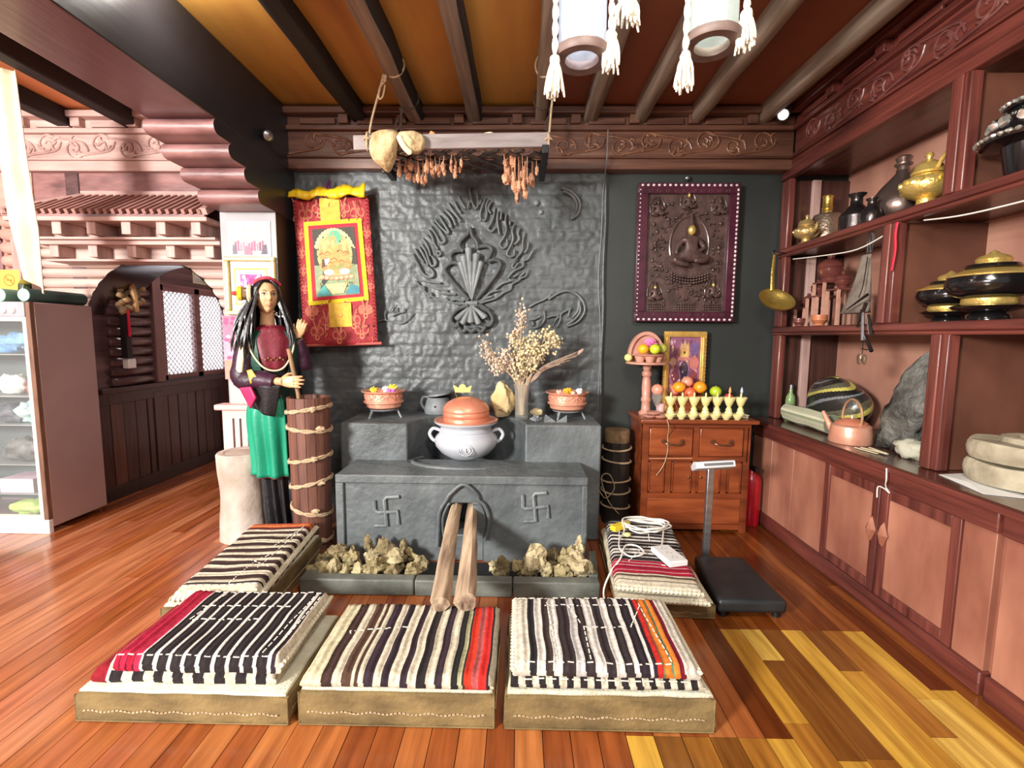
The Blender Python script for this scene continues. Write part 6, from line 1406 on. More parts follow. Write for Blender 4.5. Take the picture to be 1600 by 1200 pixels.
# striped sack and cloth roll behind the kettle
def sack(u, v):
    a = 2 * pi * u; t = pi * v; q = 1 + .12 * mnoise.noise(Vector((cos(a), sin(a), v * 3)))
    return (2.2 + .15 * sin(t) * cos(a) * q, 3.30 + .27 * sin(t) * sin(a) * q, max(CT, CT + .15 - .0 + .19 * cos(t) * q))
def sackcol(u, v):
    s_ = (u * 2.0 + v * 3.1 + .06 * sin(v * 20)) % 1.0
    return (196, 186, 96) if s_ < .16 else (34, 34, 32) if s_ < .42 else (120, 124, 128) if s_ < .5 else (46, 44, 42) if s_ < .8 else (96, 92, 76)
mb = MB(); mb.grid(sack, 180, 110, wrap=True, colfn=sackcol)
tag(mb.build('striped_sack', mat('slick_plastic', (128, 128, 128), None, .25, bump=.4, bscale=14, vcol=True, bdist=.02), smooth=60), 'dark bulging sack with yellow stripes behind the copper kettle', 'sack')
def roll(u, v):
    a = 2 * pi * u; r = .062 * (1 + .12 * mnoise.noise(Vector((cos(a), sin(a), v * 3)) + Vector((7, 0, 0))))
    return (1.98 + r * cos(a) * .85, 3.50 - .50 * v + .0, max(CT + .002, CT + .068 + r * sin(a)))
mb = MB(); mb.grid(roll, 24, 14, wrap=True, colfn=lambda u, v: (206, 206, 176) if (u * 7) % 1 < .35 else (140, 146, 120) if (u * 5) % 1 < .5 else (176, 176, 150))
k0 = len(mb.v) - 24; mb.f.append(list(range(24))); mb.f.append(list(range(k0, k0 + 24))); mb.c += [(120, 124, 104)] * 2; mb.m += [0, 0]
tag(mb.build('cloth_roll', mat('pale_green_cloth', (128, 128, 128), None, .8, bump=.4, bscale=40, vcol=True), smooth=60), 'pale green striped roll lying before the dark sack', 'cloth roll')
gbt = thing('green_bottle', 'small green glass bottle at the left end of the counter', 'bottle', (2.05, 3.60, CT))
MB().lathe([(0, 0), (.032, 0), (.034, .14), (.03, .17), (.013, .20), (.012, .23), (0, .23)], (2.05, 3.60, CT), 20).build('bottle_glass', mat('green_glass', (110, 140, 90), (140, 166, 110), .15, coat=.4), gbt, smooth=50)
MB().cyl((2.05, 3.60, CT + .23), .014, .03, 14).build('cap', M_steel, gbt)
# mill stones, paper, shavings
M_mill = mat('mill_stone', (128, 116, 94), (192, 182, 158), .85, 0, (9, 9, 9), .5, .6, 24, bdist=.015)
def millstone(z0, h, r, cx, cy, seed, hole):
    mb = MB(); m_ = 48; o_ = Vector((seed, 3, 1)); pr = [(0, 0), (r * .96, 0), (r, .02), (r * 1.01, h * .5), (r, h - .02), (r * .95, h), (hole, h), (hole * .9, h - .03), (0, h - .035)] if hole else [(0, 0), (r * .96, 0), (r, .02), (r * 1.01, h * .5), (r * .99, h - .015), (r * .94, h), (0, h)]
    mb.lathe(pr, (0, 0, 0), m_)
    mb.v = [(cx + x * (1 + .03 * mnoise.noise(Vector((x * 6, y * 6, z * 6)) + o_)), cy + y * (1 + .03 * mnoise.noise(Vector((x * 6, y * 6, z * 6)) + o_)), z0 + z + (.008 * mnoise.noise(Vector((x * 9, y * 9, 1)) + o_) if z > .01 else 0)) for x, y, z in mb.v]
    return mb
tag(millstone(CT + .012, .085, .195, 2.12, 1.97, 1, 0).build('mill_stone', M_mill, smooth=45), 'lower of two round grey mill stones at the right end of the counter', 'mill stone', 'mill stones')
mm = thing('mill_stone', 'upper mill stone with a raised collar, resting on the lower stone', 'mill stone', (2.12, 1.97, CT + .105), 'mill stones')
millstone(CT + .108, .075, .19, 2.12, 1.97, 5, .0).build('stone_disc', M_mill, mm, smooth=45)
mb = MB(); mb.lathe([(.115, .183), (.11, .205), (.085, .212), (.06, .205), (.05, .17), (0, .165)], (2.14, 1.96, CT - .0), 36); mb.build('collar', M_mill, mm, smooth=45)
mb = MB(); mb.add([(1.84, 1.86, CT + .001), (1.98, 1.80, CT + .001), (2.1, 2.16, CT + .002), (1.90, 2.13, CT + .001), (1.9, 1.99, CT + .01)], [(0, 1, 4), (1, 2, 4), (2, 3, 4), (3, 0, 4)])
tag(mb.build('paper_sheet', M_white, smooth=0, solid=.0012), 'crumpled white paper under the mill stones on the counter', 'paper')
for k, (a, b) in enumerate((((1.88, 2.64), (1.90, 2.50)), ((1.90, 2.62), (1.93, 2.47)), ((1.93, 2.60), (1.92, 2.47)))):
    mb = MB(); mb.bar((a[0], a[1], CT + .004 + .005 * k), (b[0], b[1], CT + .004 + .005 * k), .012, .004)
    tag(mb.build('wood_sliver', M_cream, smooth=0), ['front', 'middle', 'back'][k] + ' of three pale wood slivers between kettle and small rock', 'sliver', 'slivers beside the kettle')
tag(MB().tube(smoothpts([(1.99, 3.58, 1.975), (1.99, 3.2, 1.94), (1.985, 2.9, 1.925), (1.98, 2.66, 1.97)], 5), .004, 5).build('shelf_wire', M_cable), 'white wire sagging under the top shelf at the left', 'wire')
tag(MB().tube(smoothpts([(1.99, 2.45, 1.985), (1.99, 2.2, 1.955), (1.99, 1.8, 1.95), (1.985, 1.4, 1.98)], 5), .004, 5).build('shelf_wire', M_cable), 'white wire sagging under the top shelf above the gilt bowls', 'wire')

# =================================================================== LEFT AISLE: EAVE, FRIDGE, PILLAR PICTURES
ev = thing('carved_eave', 'small ribbed wooden eave roof with two rows of blocks above the arched opening', 'eave', (-2.9, 3.6, 2.0))
xa, xb = -3.62, -2.2
mb = MB(); mb.add([(xa, 3.36, 2.225), (xb, 3.36, 2.225), (xb - .02, 3.7, 2.42), (xa + .30, 3.7, 2.42), (xa, 3.36, 2.205), (xb, 3.36, 2.205), (xb - .02, 3.7, 2.40), (xa + .30, 3.7, 2.40)], [(0, 1, 2, 3), (7, 6, 5, 4), (0, 4, 5, 1), (1, 5, 6, 2), (2, 6, 7, 3), (3, 7, 4, 0)]); mb.build('roof_board', M_corb, ev)
M_rib = mat('mauve_brown_rib', (132, 92, 86), (178, 136, 126), .5, 0, (8, 3, 8))
n = 26
for k in range(n):
    t = (k + .5) / n; x0 = xa + (xb - xa) * t; t2 = min(1, max(0, (x0 - xa) / .30)); yt = 3.36 + .34 * t2
    mb = MB(); mb.bar((x0, 3.34, 2.235), (x0, 3.34 + .345 * t2, 2.235 + .2 * t2), .024, .03); mb.build('roof_rib', M_rib, ev)
mb = MB(); mb.bar((xa - .01, 3.35, 2.24), (xa + .30, 3.7, 2.44), .04, .04); mb.bar((xb, 3.35, 2.24), (xb - .015, 3.7, 2.45), .045, .045); mb.bar((xa + .28, 3.69, 2.445), (xb, 3.69, 2.445), .05, .04); mb.build('ridge_trim', M_dusty, ev)
for z, dp, x0, x1, nb in ((2.205, .36, xa, xb + .02, 6), (2.065, .24, xa + .1, xb + .03, 5)):
    s = MB().box(x0, x1, 3.74 - dp - .03, 3.74, z - .03, z).build('fascia', M_dusty, ev, bevel=.004)
    MB().box(x0 + .02, x1 - .02, 3.74 - dp * .45, 3.74, z - .125, z - .03).build('back_board', M_log, ev)
    for k in range(nb):
        x = x0 + .10 + (x1 - x0 - .2) * k / (nb - 1); MB().box(x - .033, x + .033, 3.74 - dp, 3.74 - dp * .4, z - .115, z - .03).build('bracket_block', M_dustyz, s, bevel=.004)
    MB().box(x0 + .0, x1, 3.74 - dp * .85, 3.74, z - .14, z - .122).build('lower_ledge', M_dusty, ev, bevel=.003)

# glass fronted fridge
fx0, fx1, fy0, fy1, fh = -4.12, -3.262, 3.13, 3.6, 1.6
fr = thing('display_fridge', 'glass fronted drinks fridge with brown metal side at the left edge', 'fridge', (-3.7, 3.36, 0))
M_side = mat('brown_grey_metal', (160, 140, 140), (190, 168, 166), .24, .25, (1.5, 1.5, 1.2), .5, .04, 3, .2)
mb = MB(); mb.box(fx1 - .03, fx1, fy0 + .035, fy1, .04, fh); mb.box(fx0, fx0 + .03, fy0 + .035, fy1, .04, fh); mb.box(fx0 + .03, fx1 - .03, fy1 - .03, fy1, .04, fh); mb.box(fx0 + .03, fx1 - .03, fy0 + .035, fy1 - .03, .04, .09); mb.box(fx0 + .03, fx1 - .03, fy0 + .035, fy1 - .03, fh - .12, fh)
mb.build('cabinet_body', M_side, fr, bevel=.006)
MB().box(fx0, fx1 - .0, fy0, fy0 + .035, .0, .10).build('white_plinth', M_white, fr, bevel=.005)
M_lining = mat('fridge_lining', (84, 92, 92), (104, 112, 112), .5)
MB().box(fx0 + .03, fx1 - .03, fy1 - .036, fy1 - .03, .1, fh - .12).build('lining', M_lining, fr)
dr = MB(); dr.box(fx0 + .01, fx0 + .05, fy0, fy0 + .034, .10, fh - .10); dr.box(fx1 - .055, fx1 - .03, fy0, fy0 + .034, .10, fh - .10); dr.box(fx0 + .05, fx1 - .055, fy0, fy0 + .034, .10, .13); dr.box(fx0 + .05, fx1 - .055, fy0, fy0 + .034, fh - .13, fh - .10)
d = dr.build('door', mat('cream_white_frame', (232, 230, 214), (242, 240, 228), .45), fr, bevel=.004)
MB().box(fx0 + .05, fx1 - .055, fy0 + .012, fy0 + .018, .13, fh - .13).build('door_glass', mat('door_glass', (235, 245, 245), None, .05, alpha=.06), d)
MB().box(fx1 - .03, fx1, fy0 + .003, fy0 + .036, .10, fh).build('side_edge', mat('rusty_brown_edge', (92, 62, 48), (130, 96, 76), .6, 0, (30, 30, 6)), fr, bevel=.004)
pc_ = MB().box(fx0, fx1 - .03, fy0 - .002, fy0 + .034, fh - .10, fh).build('control_panel', mat('panel_grey', (138, 136, 142), (160, 158, 164), .4), fr, bevel=.004)
for x in (-3.43, -3.37, -3.6):
    MB().lathe([(0, 0), (.024, 0), (.022, -.012), (0, -.012)], (x, fy0 - .002, fh - .055), 18, axis='y').build('dial', M_white, pc_, smooth=40)
for z in (.27, .48, .76, .96, 1.25): MB().box(fx0 + .03, fx1 - .035, fy0 + .05, fy1 - .04, z - .006, z).build('wire_shelf', mat('grey_shelf', (130, 136, 136), (150, 156, 156), .5), fr)
MB().box(fx1 - .075, fx1 - .055, fy0 + .03, fy0 + .05, .12, .9).build('seal_strip', mat('yellow_green_strip', (206, 210, 60), (220, 224, 90), .5), fr)
def sackthing(c, r, c1, c2, label, name, cat, seed, rough=.5):
    c = (c[0] - .07, 3.28, c[2]); r = (r[0] * 1.35, r[1] * .8, r[2])
    mb = MB().blob(c, r, seed, .35, 18, 12, 2); mb.v = [(x, y, max(z, c[2] - r[2] * .82)) for x, y, z in mb.v]
    return tag(mb.build(name, mat(name + str(seed), c1, c2, rough, 0, (20, 20, 20), .5, .5, 30), smooth=60), label, cat)
sackthing((-3.46, 3.33, 1.32), (.11, .1, .075), (40, 96, 150), (120, 170, 206), 'blue and white plastic bag on the upper fridge shelf', 'plastic_bag', 'bag', 41)
sackthing((-3.47, 3.34, 1.42 - .12), (.08, .08, .02), (220, 226, 226), (240, 240, 240), 'flat white package under the blue bag in the fridge', 'packet', 'package', 42)
sackthing((-3.38, 3.30, 1.0), (.02, .03, .045), (200, 60, 50), (226, 110, 90), 'red pepper standing on the middle fridge shelf', 'red_pepper', 'vegetable', 43)
sackthing((-3.50, 3.36, 1.03), (.07, .09, .075), (196, 206, 200), (226, 230, 226), 'pale bag left of the red pepper in the fridge', 'plastic_bag', 'bag', 44)
sackthing((-3.52, 3.34, .82), (.08, .1, .07), (44, 50, 60), (86, 94, 104), 'dark bag on the third fridge shelf', 'plastic_bag', 'bag', 45)
sackthing((-3.40, 3.33, .83), (.06, .08, .075), (110, 160, 160), (200, 220, 220), 'teal tinted clear bag on the third fridge shelf', 'plastic_bag', 'bag', 46)
sackthing((-3.44, 3.35, .56), (.12, .1, .09), (40, 42, 44), (120, 122, 120), 'dark crinkled bag on the fourth fridge shelf', 'plastic_bag', 'bag', 47)
MB_ = MB().box(-3.66, -3.42, 3.20, 3.38, .271, .37); MB_.box(-3.62, -3.46, 3.1985, 3.199, .29, .30)
tag(MB_.build('card_box', mat('pinkish_box', (200, 170, 190), (226, 206, 216), .5), bevel=.004), 'pinkish card box on the second fridge shelf from the bottom', 'box')
sackthing((-3.44, 3.33, .14), (.1, .1, .055), (150, 180, 90), (190, 206, 130), 'green bag at the bottom of the fridge', 'plastic_bag', 'bag', 48)
TF = fh + .001
M_mint = mat('mint_plastic', (132, 190, 168), (156, 208, 186), .4)
tag(MB().prism(arc((-3.50, TF + .045), .045, -90, 90, 10) + [(-3.9, TF + .09), (-3.9, TF)], 3.17, 3.40).build('mint_tub', M_mint, smooth=40, bevel=.004), 'mint green tub on top of the fridge left of the bottle', 'tub')
rl_ = thing('rolled_mat', 'rolled dark teal mat with a mint green end lying on the fridge', 'mat', (-3.33, 3.36, TF))
MB().lathe([(.042, 3.16), (.045, 3.165), (.045, 3.58), (.04, 3.585)], (-3.315, 0, TF + .046), 24, axis='y').build('mat_roll', mat('dark_teal', (30, 50, 48), (52, 80, 74), .45), rl_, smooth=40)
MB().lathe([(0, 3.153), (.041, 3.155), (.041, 3.165), (0, 3.165)], (-3.315, 0, TF + .046), 24, axis='y').build('mint_end', M_mint, rl_, smooth=40)
bo = thing('sauce_bottle', 'dark green bottle with a red cap standing on the fridge', 'bottle', (-3.405, 3.26, TF))
MB().lathe([(0, 0), (.036, 0), (.038, .09), (.036, .12), (.02, .155), (.015, .175), (0, .175)], (-3.405, 3.26, TF), 22).build('bottle_glass', mat('dark_green_glass', (24, 40, 22), (50, 66, 30), .15, coat=.4), bo, smooth=50)
MB().lathe([(.0375, .125), (.034, .13), (.021, .155), (.0155, .165)], (-3.405, 3.26, TF + .001), 22).build('olive_shoulder', mat('olive_shoulder', (110, 104, 40), (140, 130, 60), .3), bo, smooth=50)
MB().cyl((-3.405, 3.26, TF + .175), .016, .035, 16).build('cap', M_red, bo)
# hanging pale scarf
def scarf(u, v):
    w_ = .075 + .05 * v; x = -3.055 + .03 * v + (u - .5) * 2 * w_ * (1 - .25 * (v > .7) * (v - .7) / .3 * 1.5)
    return (x + .05 * v * v, 2.9 + .022 * sin(u * 9 + v * 2), 2.93 - 1.18 * v - .12 * u * v)
mb = MB(); mb.grid(scarf, 26, 30)
tag(mb.build('hanging_scarf', M_cream, smooth=70, solid=.006), 'long cream scarf hanging from the ceiling above the fridge', 'scarf')
# no smoking notice on the lattice
nt = Paint((-3.985, 3.62, 1.655), (.165, 0, 0), (0, 0, .215), (0, -1, 0))
nt.rect(0, 0, 1, 1, (244, 206, 90)); OR = (206, 130, 50)
nt.ell(.5, .64, .27, .21, OR, 24); nt.ell(.5, .64, .22, .17, (244, 206, 90), 24); nt.rect(.36, .62, .64, .66, (150, 110, 60)); nt.line([(.34, .75), (.66, .53)], .05, OR)
for k in range(5): nt.rect(.14 + .15 * k, .16, .24 + .15 * k, .25, (206, 190, 60))
nt.rect(.14, .07, .86, .1, (206, 190, 60))
sg = thing('no_smoking_sign', 'yellow no smoking notice beside the lattice window at the left edge', 'sign', (-3.9, 3.63, 1.65)); nt.mb.build('notice', M_vcol, sg, smooth=0)
MB().box(-3.985, -3.82, 3.6205, 3.624, 1.655, 1.87).build('backing', M_cream, sg)
# bunch of dried pods on the dark post, switch box, little picture
bp = thing('pod_bunch', 'bunch of dried tan pods hung on the log wall behind the arch', 'dried pods', (-3.3, 4.12, 1.6))
rr = random.Random(12); M_pod = mat('tan_pods', (116, 88, 60), (186, 154, 112), .55, 0, (16, 16, 16))
for k in range(34):
    t = k / 33; py = 425 + 62 * t; pxx = (194 if k % 2 else 213) + rr.uniform(-9, 9) + (6 if t < .3 else 0)
    p = on(pxx, py, 'x', -3.31 + rr.uniform(-.025, .03))
    mb = MB().blob(p, (.022, .034, .026), k, .18, 10, 8); mb.build('pod', M_pod, bp, smooth=60)
p, q2 = on(203, 430, 'x', -3.27), on(214, 487, 'x', -3.27)
MB().tube([p, p.lerp(q2, .5), q2], [.012, .026, .018], 8, flat=(1, 1, 1)).build('wooden_scoop', mat('tan_scoop', (150, 110, 66), (190, 150, 100), .5), bp)
p, q2 = on(194, 488, 'x', -3.30), on(198, 560, 'x', -3.30)
hp_ = thing('hanging_pole', 'dark pole wrapped with red ribbon below the pod bunch', 'pole', tuple(q2))
MB().bar((p.x, p.y, p.z), (q2.x, p.y, q2.z), .05, .05, (0, 1, 0)).build('pole_shaft', M_black, hp_)
MB().bar((p.x + .028, p.y, p.z + .02), (q2.x + .028, p.y, p.z - .2), .03, .008, (0, 1, 0)).build('red_ribbon', mat('red_ribbon', (150, 20, 40), (190, 40, 60), .6), hp_)
p = on(203, 568, 'x', -3.33)
sb = MB().box(-3.36, -3.31, p.y - .04, p.y + .045, p.z - .04, p.z + .04); tag(sb.build('switch_box', M_white, bevel=.005), 'white switch box below the dark pole on the log wall', 'switch')
pp = Paint((XS + .005, 4.96, 1.93), (0, .62, 0), (0, 0, .42), (1, 0, 0)); pp.rect(0, 0, 1, 1, (196, 196, 186))
for k in range(16): pp.ell(rr.random() * .9 + .05, rr.random() * .5 + .05, .09, .1, rr.choice([(170, 180, 140), (206, 206, 196), (150, 166, 120), (220, 216, 206)]), 9)
wp = thing('passage_poster', 'pale landscape poster above the lattice window behind the arch', 'poster', (XS, 5.2, 1.93)); pp.mb.build('print', M_vcol, wp, smooth=0); MB().box(XS + .0005, XS + .0045, 4.95, 5.59, 1.92, 2.36).build('backing', M_cream, wp)

# pictures on the pillar
YC = 3.398
def PQ(px, py, Y=YC): return on(px, py, 'y', Y)
a, b = PQ(359, 402), PQ(421, 353)
po = thing('group_photo_poster', 'faded group photo poster at the top of the pale pillar', 'poster', tuple(a))
gp = Paint((a.x, YC - .003, a.z), (b.x - a.x, 0, 0), (0, 0, b.z - a.z), (0, -1, 0)); gp.rect(0, 0, 1, 1, (226, 222, 206)); gp.rect(.03, .05, .97, .68, (206, 206, 206)); gp.rect(.03, .8, .97, .95, (234, 224, 190))
rr = random.Random(4)
for k in range(13):
    x = .1 + .066 * k; c = rr.choice([(190, 120, 150), (206, 170, 180), (150, 110, 120), (200, 150, 170)]); gp.rect(x - .026, .2, x + .026, .45 + .04 * (k % 3), c); gp.ell(x, .5 + .04 * (k % 3), .018, .035, (224, 186, 166), 8)
gp.poly([(.36, .08), (.4, .36), (.52, .36), (.58, .08)], (196, 130, 150)); gp.poly([(.78, .1), (.82, .4), (.92, .4), (.94, .1)], (110, 106, 124)); gp.poly([(.08, .1), (.1, .4), (.18, .4), (.2, .1)], (130, 126, 140))
for k in range(8): gp.rect(.3 + .06 * k, .985, .33 + .06 * k, 1.04, (244, 240, 226))
gp.mb.build('print', M_vcol, po, smooth=0); MB().box(a.x - .006, b.x + .006, YC - .0028, YC, a.z - .006, b.z + .03).build('backing', mat('poster_grey', (196, 194, 196), None, .6), po)
a, b = PQ(357, 492), PQ(431, 402)
pf2 = thing('framed_picture', 'gilt framed colourful picture on the pale pillar behind the mannequin', 'picture', tuple(a))
for nm, q_ in (('frame_rail', (a.x, b.x, b.z - .03, b.z)), ('frame_rail', (a.x, b.x, a.z, a.z + .03)), ('frame_stile', (a.x, a.x + .03, a.z + .03, b.z - .03)), ('frame_stile', (b.x - .03, b.x, a.z + .03, b.z - .03))): MB().box(q_[0], q_[1], YC - .028, YC, q_[2], q_[3]).build(nm, mat('pale_gilt', (206, 186, 110), (240, 228, 170), .35, .5, (20, 20, 20)), pf2, bevel=.008)
W_, H_ = b.x - a.x - .06, b.z - a.z - .06
gp = Paint((a.x + .03, YC - .006, a.z + .03), (W_, 0, 0), (0, 0, H_), (0, -1, 0)); gp.rect(0, 0, 1, 1, (206, 198, 194)); gp.rect(.1, .12, .9, .86, (214, 190, 90)); gp.rect(.13, .15, .87, .83, (206, 200, 196)); gp.rect(.24, .26, .76, .74, (196, 96, 170))
for k in range(24): gp.ell(.27 + .46 * rr.random(), .29 + .42 * rr.random(), .05, .05, rr.choice([(216, 120, 190), (140, 70, 150), (236, 180, 210), (120, 100, 190), (200, 80, 140)]), 9)
gp.ell(.36, .56, .03, .09, (246, 240, 246), 12); gp.ell(.62, .58, .035, .1, (246, 240, 246), 12); gp.ell(.5, .6, .06, .07, (176, 60, 150), 12)
gp.mb.build('print', M_vcol, pf2, smooth=0)
a, b = PQ(353, 592), PQ(400, 494)
pk = thing('pink_poster', 'pink patterned poster on the pillar below the gilt frame', 'poster', tuple(a))
gp = Paint((a.x, YC - .003, a.z), (b.x - a.x, 0, 0), (0, 0, b.z - a.z), (0, -1, 0)); gp.rect(0, 0, 1, 1, (222, 130, 160)); gp.rect(.0, .3, 1, .62, (232, 176, 196)); gp.rect(0, 0, 1, .3, (236, 160, 140))
for k in range(30): gp.ell(rr.random() * .9 + .05, .3 + .66 * rr.random(), .08, .03, rr.choice([(240, 200, 216), (206, 90, 140), (190, 160, 206), (240, 220, 226), (216, 110, 150)]), 8)
gp.mb.build('print', M_vcol, pk, smooth=0); MB().box(a.x - .002, b.x + .002, YC - .0028, YC, a.z - .002, b.z + .002).build('backing', mat('poster_pink', (210, 140, 160), None, .6), pk)
# pink pedestal cabinet against the pillar
M_pink = mat('pale_pink_paint', (216, 166, 160), (234, 194, 188), .45, 0, (4, 4, 3), .5, .1, 30)
pd = thing('pink_pedestal', 'pale pink painted pedestal cabinet against the pillar behind the mortar', 'pedestal', (-1.98, 3.34, 0))
MB().box(-2.12, -1.8, 3.31, 3.398, 0, .86).build('pedestal_body', M_pink, pd, bevel=.006)
MB().box(-2.16, -1.78, 3.28, 3.398, .86, .90).build('pedestal_top', M_pink, pd, bevel=.01)
MB().box(-2.06, -1.86, 3.32, 3.39, .90, 1.06).build('upper_block', M_pink, pd, bevel=.006)
for x in (-2.045, -1.995, -1.94): MB().box(x, x + .012, 3.306, 3.31, .50, .80).build('slot', M_darkw, pd)

# =================================================================== MANNEQUIN
YM = 3.10
man = thing('mannequin', 'female mannequin in dark robe, green apron and amber headdress beside the tall churn', 'mannequin', (-1.61, YM, 0))
Fh = Vector((sin(radians(42)), -cos(radians(42)), 0)); Sh = Vector((Fh.y * -1, Fh.x, 0))   # facing, and the side away from it (her left)
Fb = Vector((sin(radians(30)), -cos(radians(30)), 0)); Sb = Vector((-Fb.y, Fb.x, 0))
M_skin = mat('mannequin_skin', (196, 148, 106), (222, 178, 134), .42, 0, (10, 10, 10))
HC = on(415.5, 464, 'y', YM)
UPv = Vector((0, 0, 1))
g2 = lambda x, z, cx, cz, sx, sz: math.exp(-((x - cx) / sx) ** 2 - ((z - cz) / sz) ** 2)
def headpt(u, v):
    a = 2 * pi * u; t = pi * v
    dx, dy, dz = sin(t) * sin(a), sin(t) * cos(a), cos(t)         # dx side, dy forward, dz up
    x, y, z = dx * .070, dy * .086, dz * .112
    if z < 0:
        k = 1 - .36 * (-z / .112) ** 1.7; x *= k; y *= (1 - .10 * (-z / .112)) if dy > 0 else (1 - .45 * (-z / .112))
    if dy > 0:
        w_ = dy ** .6
        y += w_ * (.026 * g2(x, z, 0, -.014, .010, .014) + .014 * g2(x, z, 0, .008, .008, .02)      # nose
             - .010 * (g2(x, z, .027, .014, .015, .010) + g2(x, z, -.027, .014, .015, .010))           # eye hollows
             + .006 * (g2(x, z, .028, .034, .022, .008) + g2(x, z, -.028, .034, .022, .008))           # brows
             + .012 * g2(x, z, 0, -.047, .018, .007) + .010 * g2(x, z, 0, -.058, .015, .006)           # lips
             + .013 * g2(x, z, 0, -.086, .020, .016) - .006 * g2(x, z, 0, -.070, .03, .006)            # chin
             + .006 * (g2(x, z, .04, -.02, .02, .02) + g2(x, z, -.04, -.02, .02, .02)))
    return HC + Sh * x + Fh * y + UPv * z
bm_ = MB(); bm_.grid(headpt, 72, 56, wrap=True)
NB = Vector((HC.x - .012, YM + .02, 1.38))
bm_.tube([HC + Vector((0, .012, -.05)) - Fh * .01, HC + Vector((0, .015, -.12)) - Fh * .014, NB + Vector((0, 0, .03)), NB + Vector((0, 0, -.03))], [.046, .043, .05, .07], 20)
CB = lambda z: Vector((-1.605 - .035 * min(1, z / 1.3), YM + .03, z))
def ell_sec(z): # half width, half depth of the body
    pts = [(0.0, .085, .08), (.5, .10, .09), (.88, .135, .105), (1.08, .10, .08), (1.25, .135, .10), (1.36, .15, .085), (1.42, .10, .07), (1.46, .05, .05)]
    for (z0, a0, b0), (z1, a1, b1) in zip(pts, pts[1:]):
        if z <= z1: t = (z - z0) / (z1 - z0); t = t * t * (3 - 2 * t); return a0 + (a1 - a0) * t, b0 + (b1 - b0) * t
    return pts[-1][1:]
def bodypt(a, z, off=0):
    w_, d_ = ell_sec(z); return CB(z) + Fb * ((d_ + off) * cos(a)) + Sb * ((w_ + off) * sin(a)) + Vector((0, 0, 0))
bm_.grid(lambda u, v: bodypt(2 * pi * u, .88 + .57 * v, -.012), 40, 20, wrap=True)
bm_.grid(lambda u, v: bodypt(2 * pi * u, .88, -.012) * (1 - v) + CB(.84) * v, 40, 2, wrap=True); bm_.grid(lambda u, v: bodypt(2 * pi * u, 1.45, -.012) * (1 - v) + CB(1.46) * v, 40, 2, wrap=True)
for s_ in (-1, 1):
    c0 = CB(.88) + Sb * (.06 * s_); bm_.tube([c0 + Vector((0, 0, .05)), c0 + Vector((0, 0, -.1)), CB(.48) + Sb * (.055 * s_), CB(.28) + Sb * (.055 * s_) - Fb * .01, CB(.08) + Sb * (.055 * s_)], [.07, .075, .05, .048, .033], 14)
    f0 = CB(.05) + Sb * (.055 * s_); f0.z = .045; bm_.tube([f0 - Fb * .03, f0 + Fb * .05, f0 + Fb * .11 + Vector((0, 0, -.01))], [.036, .034, .024], 10)
# arms: her right arm reaches to the plunger, her left hand is raised
shR = CB(1.36) - Sb * .135; elR = on(381, 592, 'y', 3.0); wrR = on(438, 596, 'y', 2.945)
shL = CB(1.36) + Sb * .135; elL = on(474, 572, 'y', 3.22); wrL = on(466, 526, 'y', 3.17)
for a, b, c in ((shR, elR, wrR), (shL, elL, wrL)): bm_.tube([a, a.lerp(b, .5), b, b.lerp(c, .4), c], [.045, .042, .035, .034, .024], 14)
def hand(W, d, n, up, size=1.0, curl=.5, tcurl=.3):
    """palm from wrist W along d; n is the palm's back; up points to the thumb side; five jointed fingers"""
    d, n, up = d.normalized(), n.normalized(), up.normalized(); L = .085 * size
    P = lambda a, b, c: W + d * (a * size) + up * (b * size) + n * (c * size)
    bm_.tube([P(-.01, 0, 0), P(.02, 0, .002)], [.024 * size, .026 * size], 12)
    vs = []; 
    for a, hw, th in ((.0, .024, .016), (.03, .034, .015), (.06, .040, .013), (.088, .039, .011)):
        for k in range(12): q = 2 * pi * k / 12; vs.append(P(a, hw * cos(q), th * sin(q)))
    bm_.add(vs, [(r * 12 + k, r * 12 + (k + 1) % 12, r * 12 + 12 + (k + 1) % 12, r * 12 + 12 + k) for r in range(3) for k in range(12)] + [tuple(range(12))[::-1], tuple(36 + k for k in range(12))])
    for i, (b, ln) in enumerate(((.030, .070), (.011, .080), (-.009, .074), (-.028, .058))):
        p = P(.078, b, .002); dd = d + up * (.10 * (1.5 - i) / 1.5); dd.normalize(); pts = [p]; ang = 0
        for j, f in enumerate((.45, .32, .23)):
            ang += curl * (.35 + .25 * j); s2 = (dd * cos(ang) - n * sin(ang)); pts.append(pts[-1] + s2 * ln * f * size)
        bm_.tube([pts[0] - d * .012, pts[0], pts[1], pts[2], pts[3]], [.0088 * size, .0088 * size, .0082 * size, .0076 * size, .0058 * size], 10)
    t0 = P(.022, .026, -.004); t1 = t0 + (up * .7 + d * .6 - n * tcurl).normalized() * .034 * size; t2 = t1 + (up * .25 + d * .85 - n * (tcurl + .3)).normalized() * .030 * size; t3 = t2 + (d * .9 - n * (tcurl + .5)).normalized() * .022 * size
    bm_.tube([t0 - up * .01, t0, t1, t2, t3], [.012 * size, .0125 * size, .0105 * size, .0092 * size, .0068 * size], 10)
hand(wrR, Vector((1, -.06, -.02)), Vector((.0, -1, .12)), Vector((-.05, .1, 1)), .98, .30, .6)
hand(wrL, Vector((.35, -.1, .9)), Vector((.3, -.9, -.2)), Vector((-.9, -.3, .3)), .82, .55, .3)
bd = bm_.build('mannequin_body', M_skin, man, smooth=180)
q = bd.modifiers.new('remesh', 'REMESH'); q.mode = 'VOXEL'; q.voxel_size = .0042; q.use_smooth_shade = True
q = bd.modifiers.new('smooth', 'SMOOTH'); q.factor = .4; q.iterations = 2
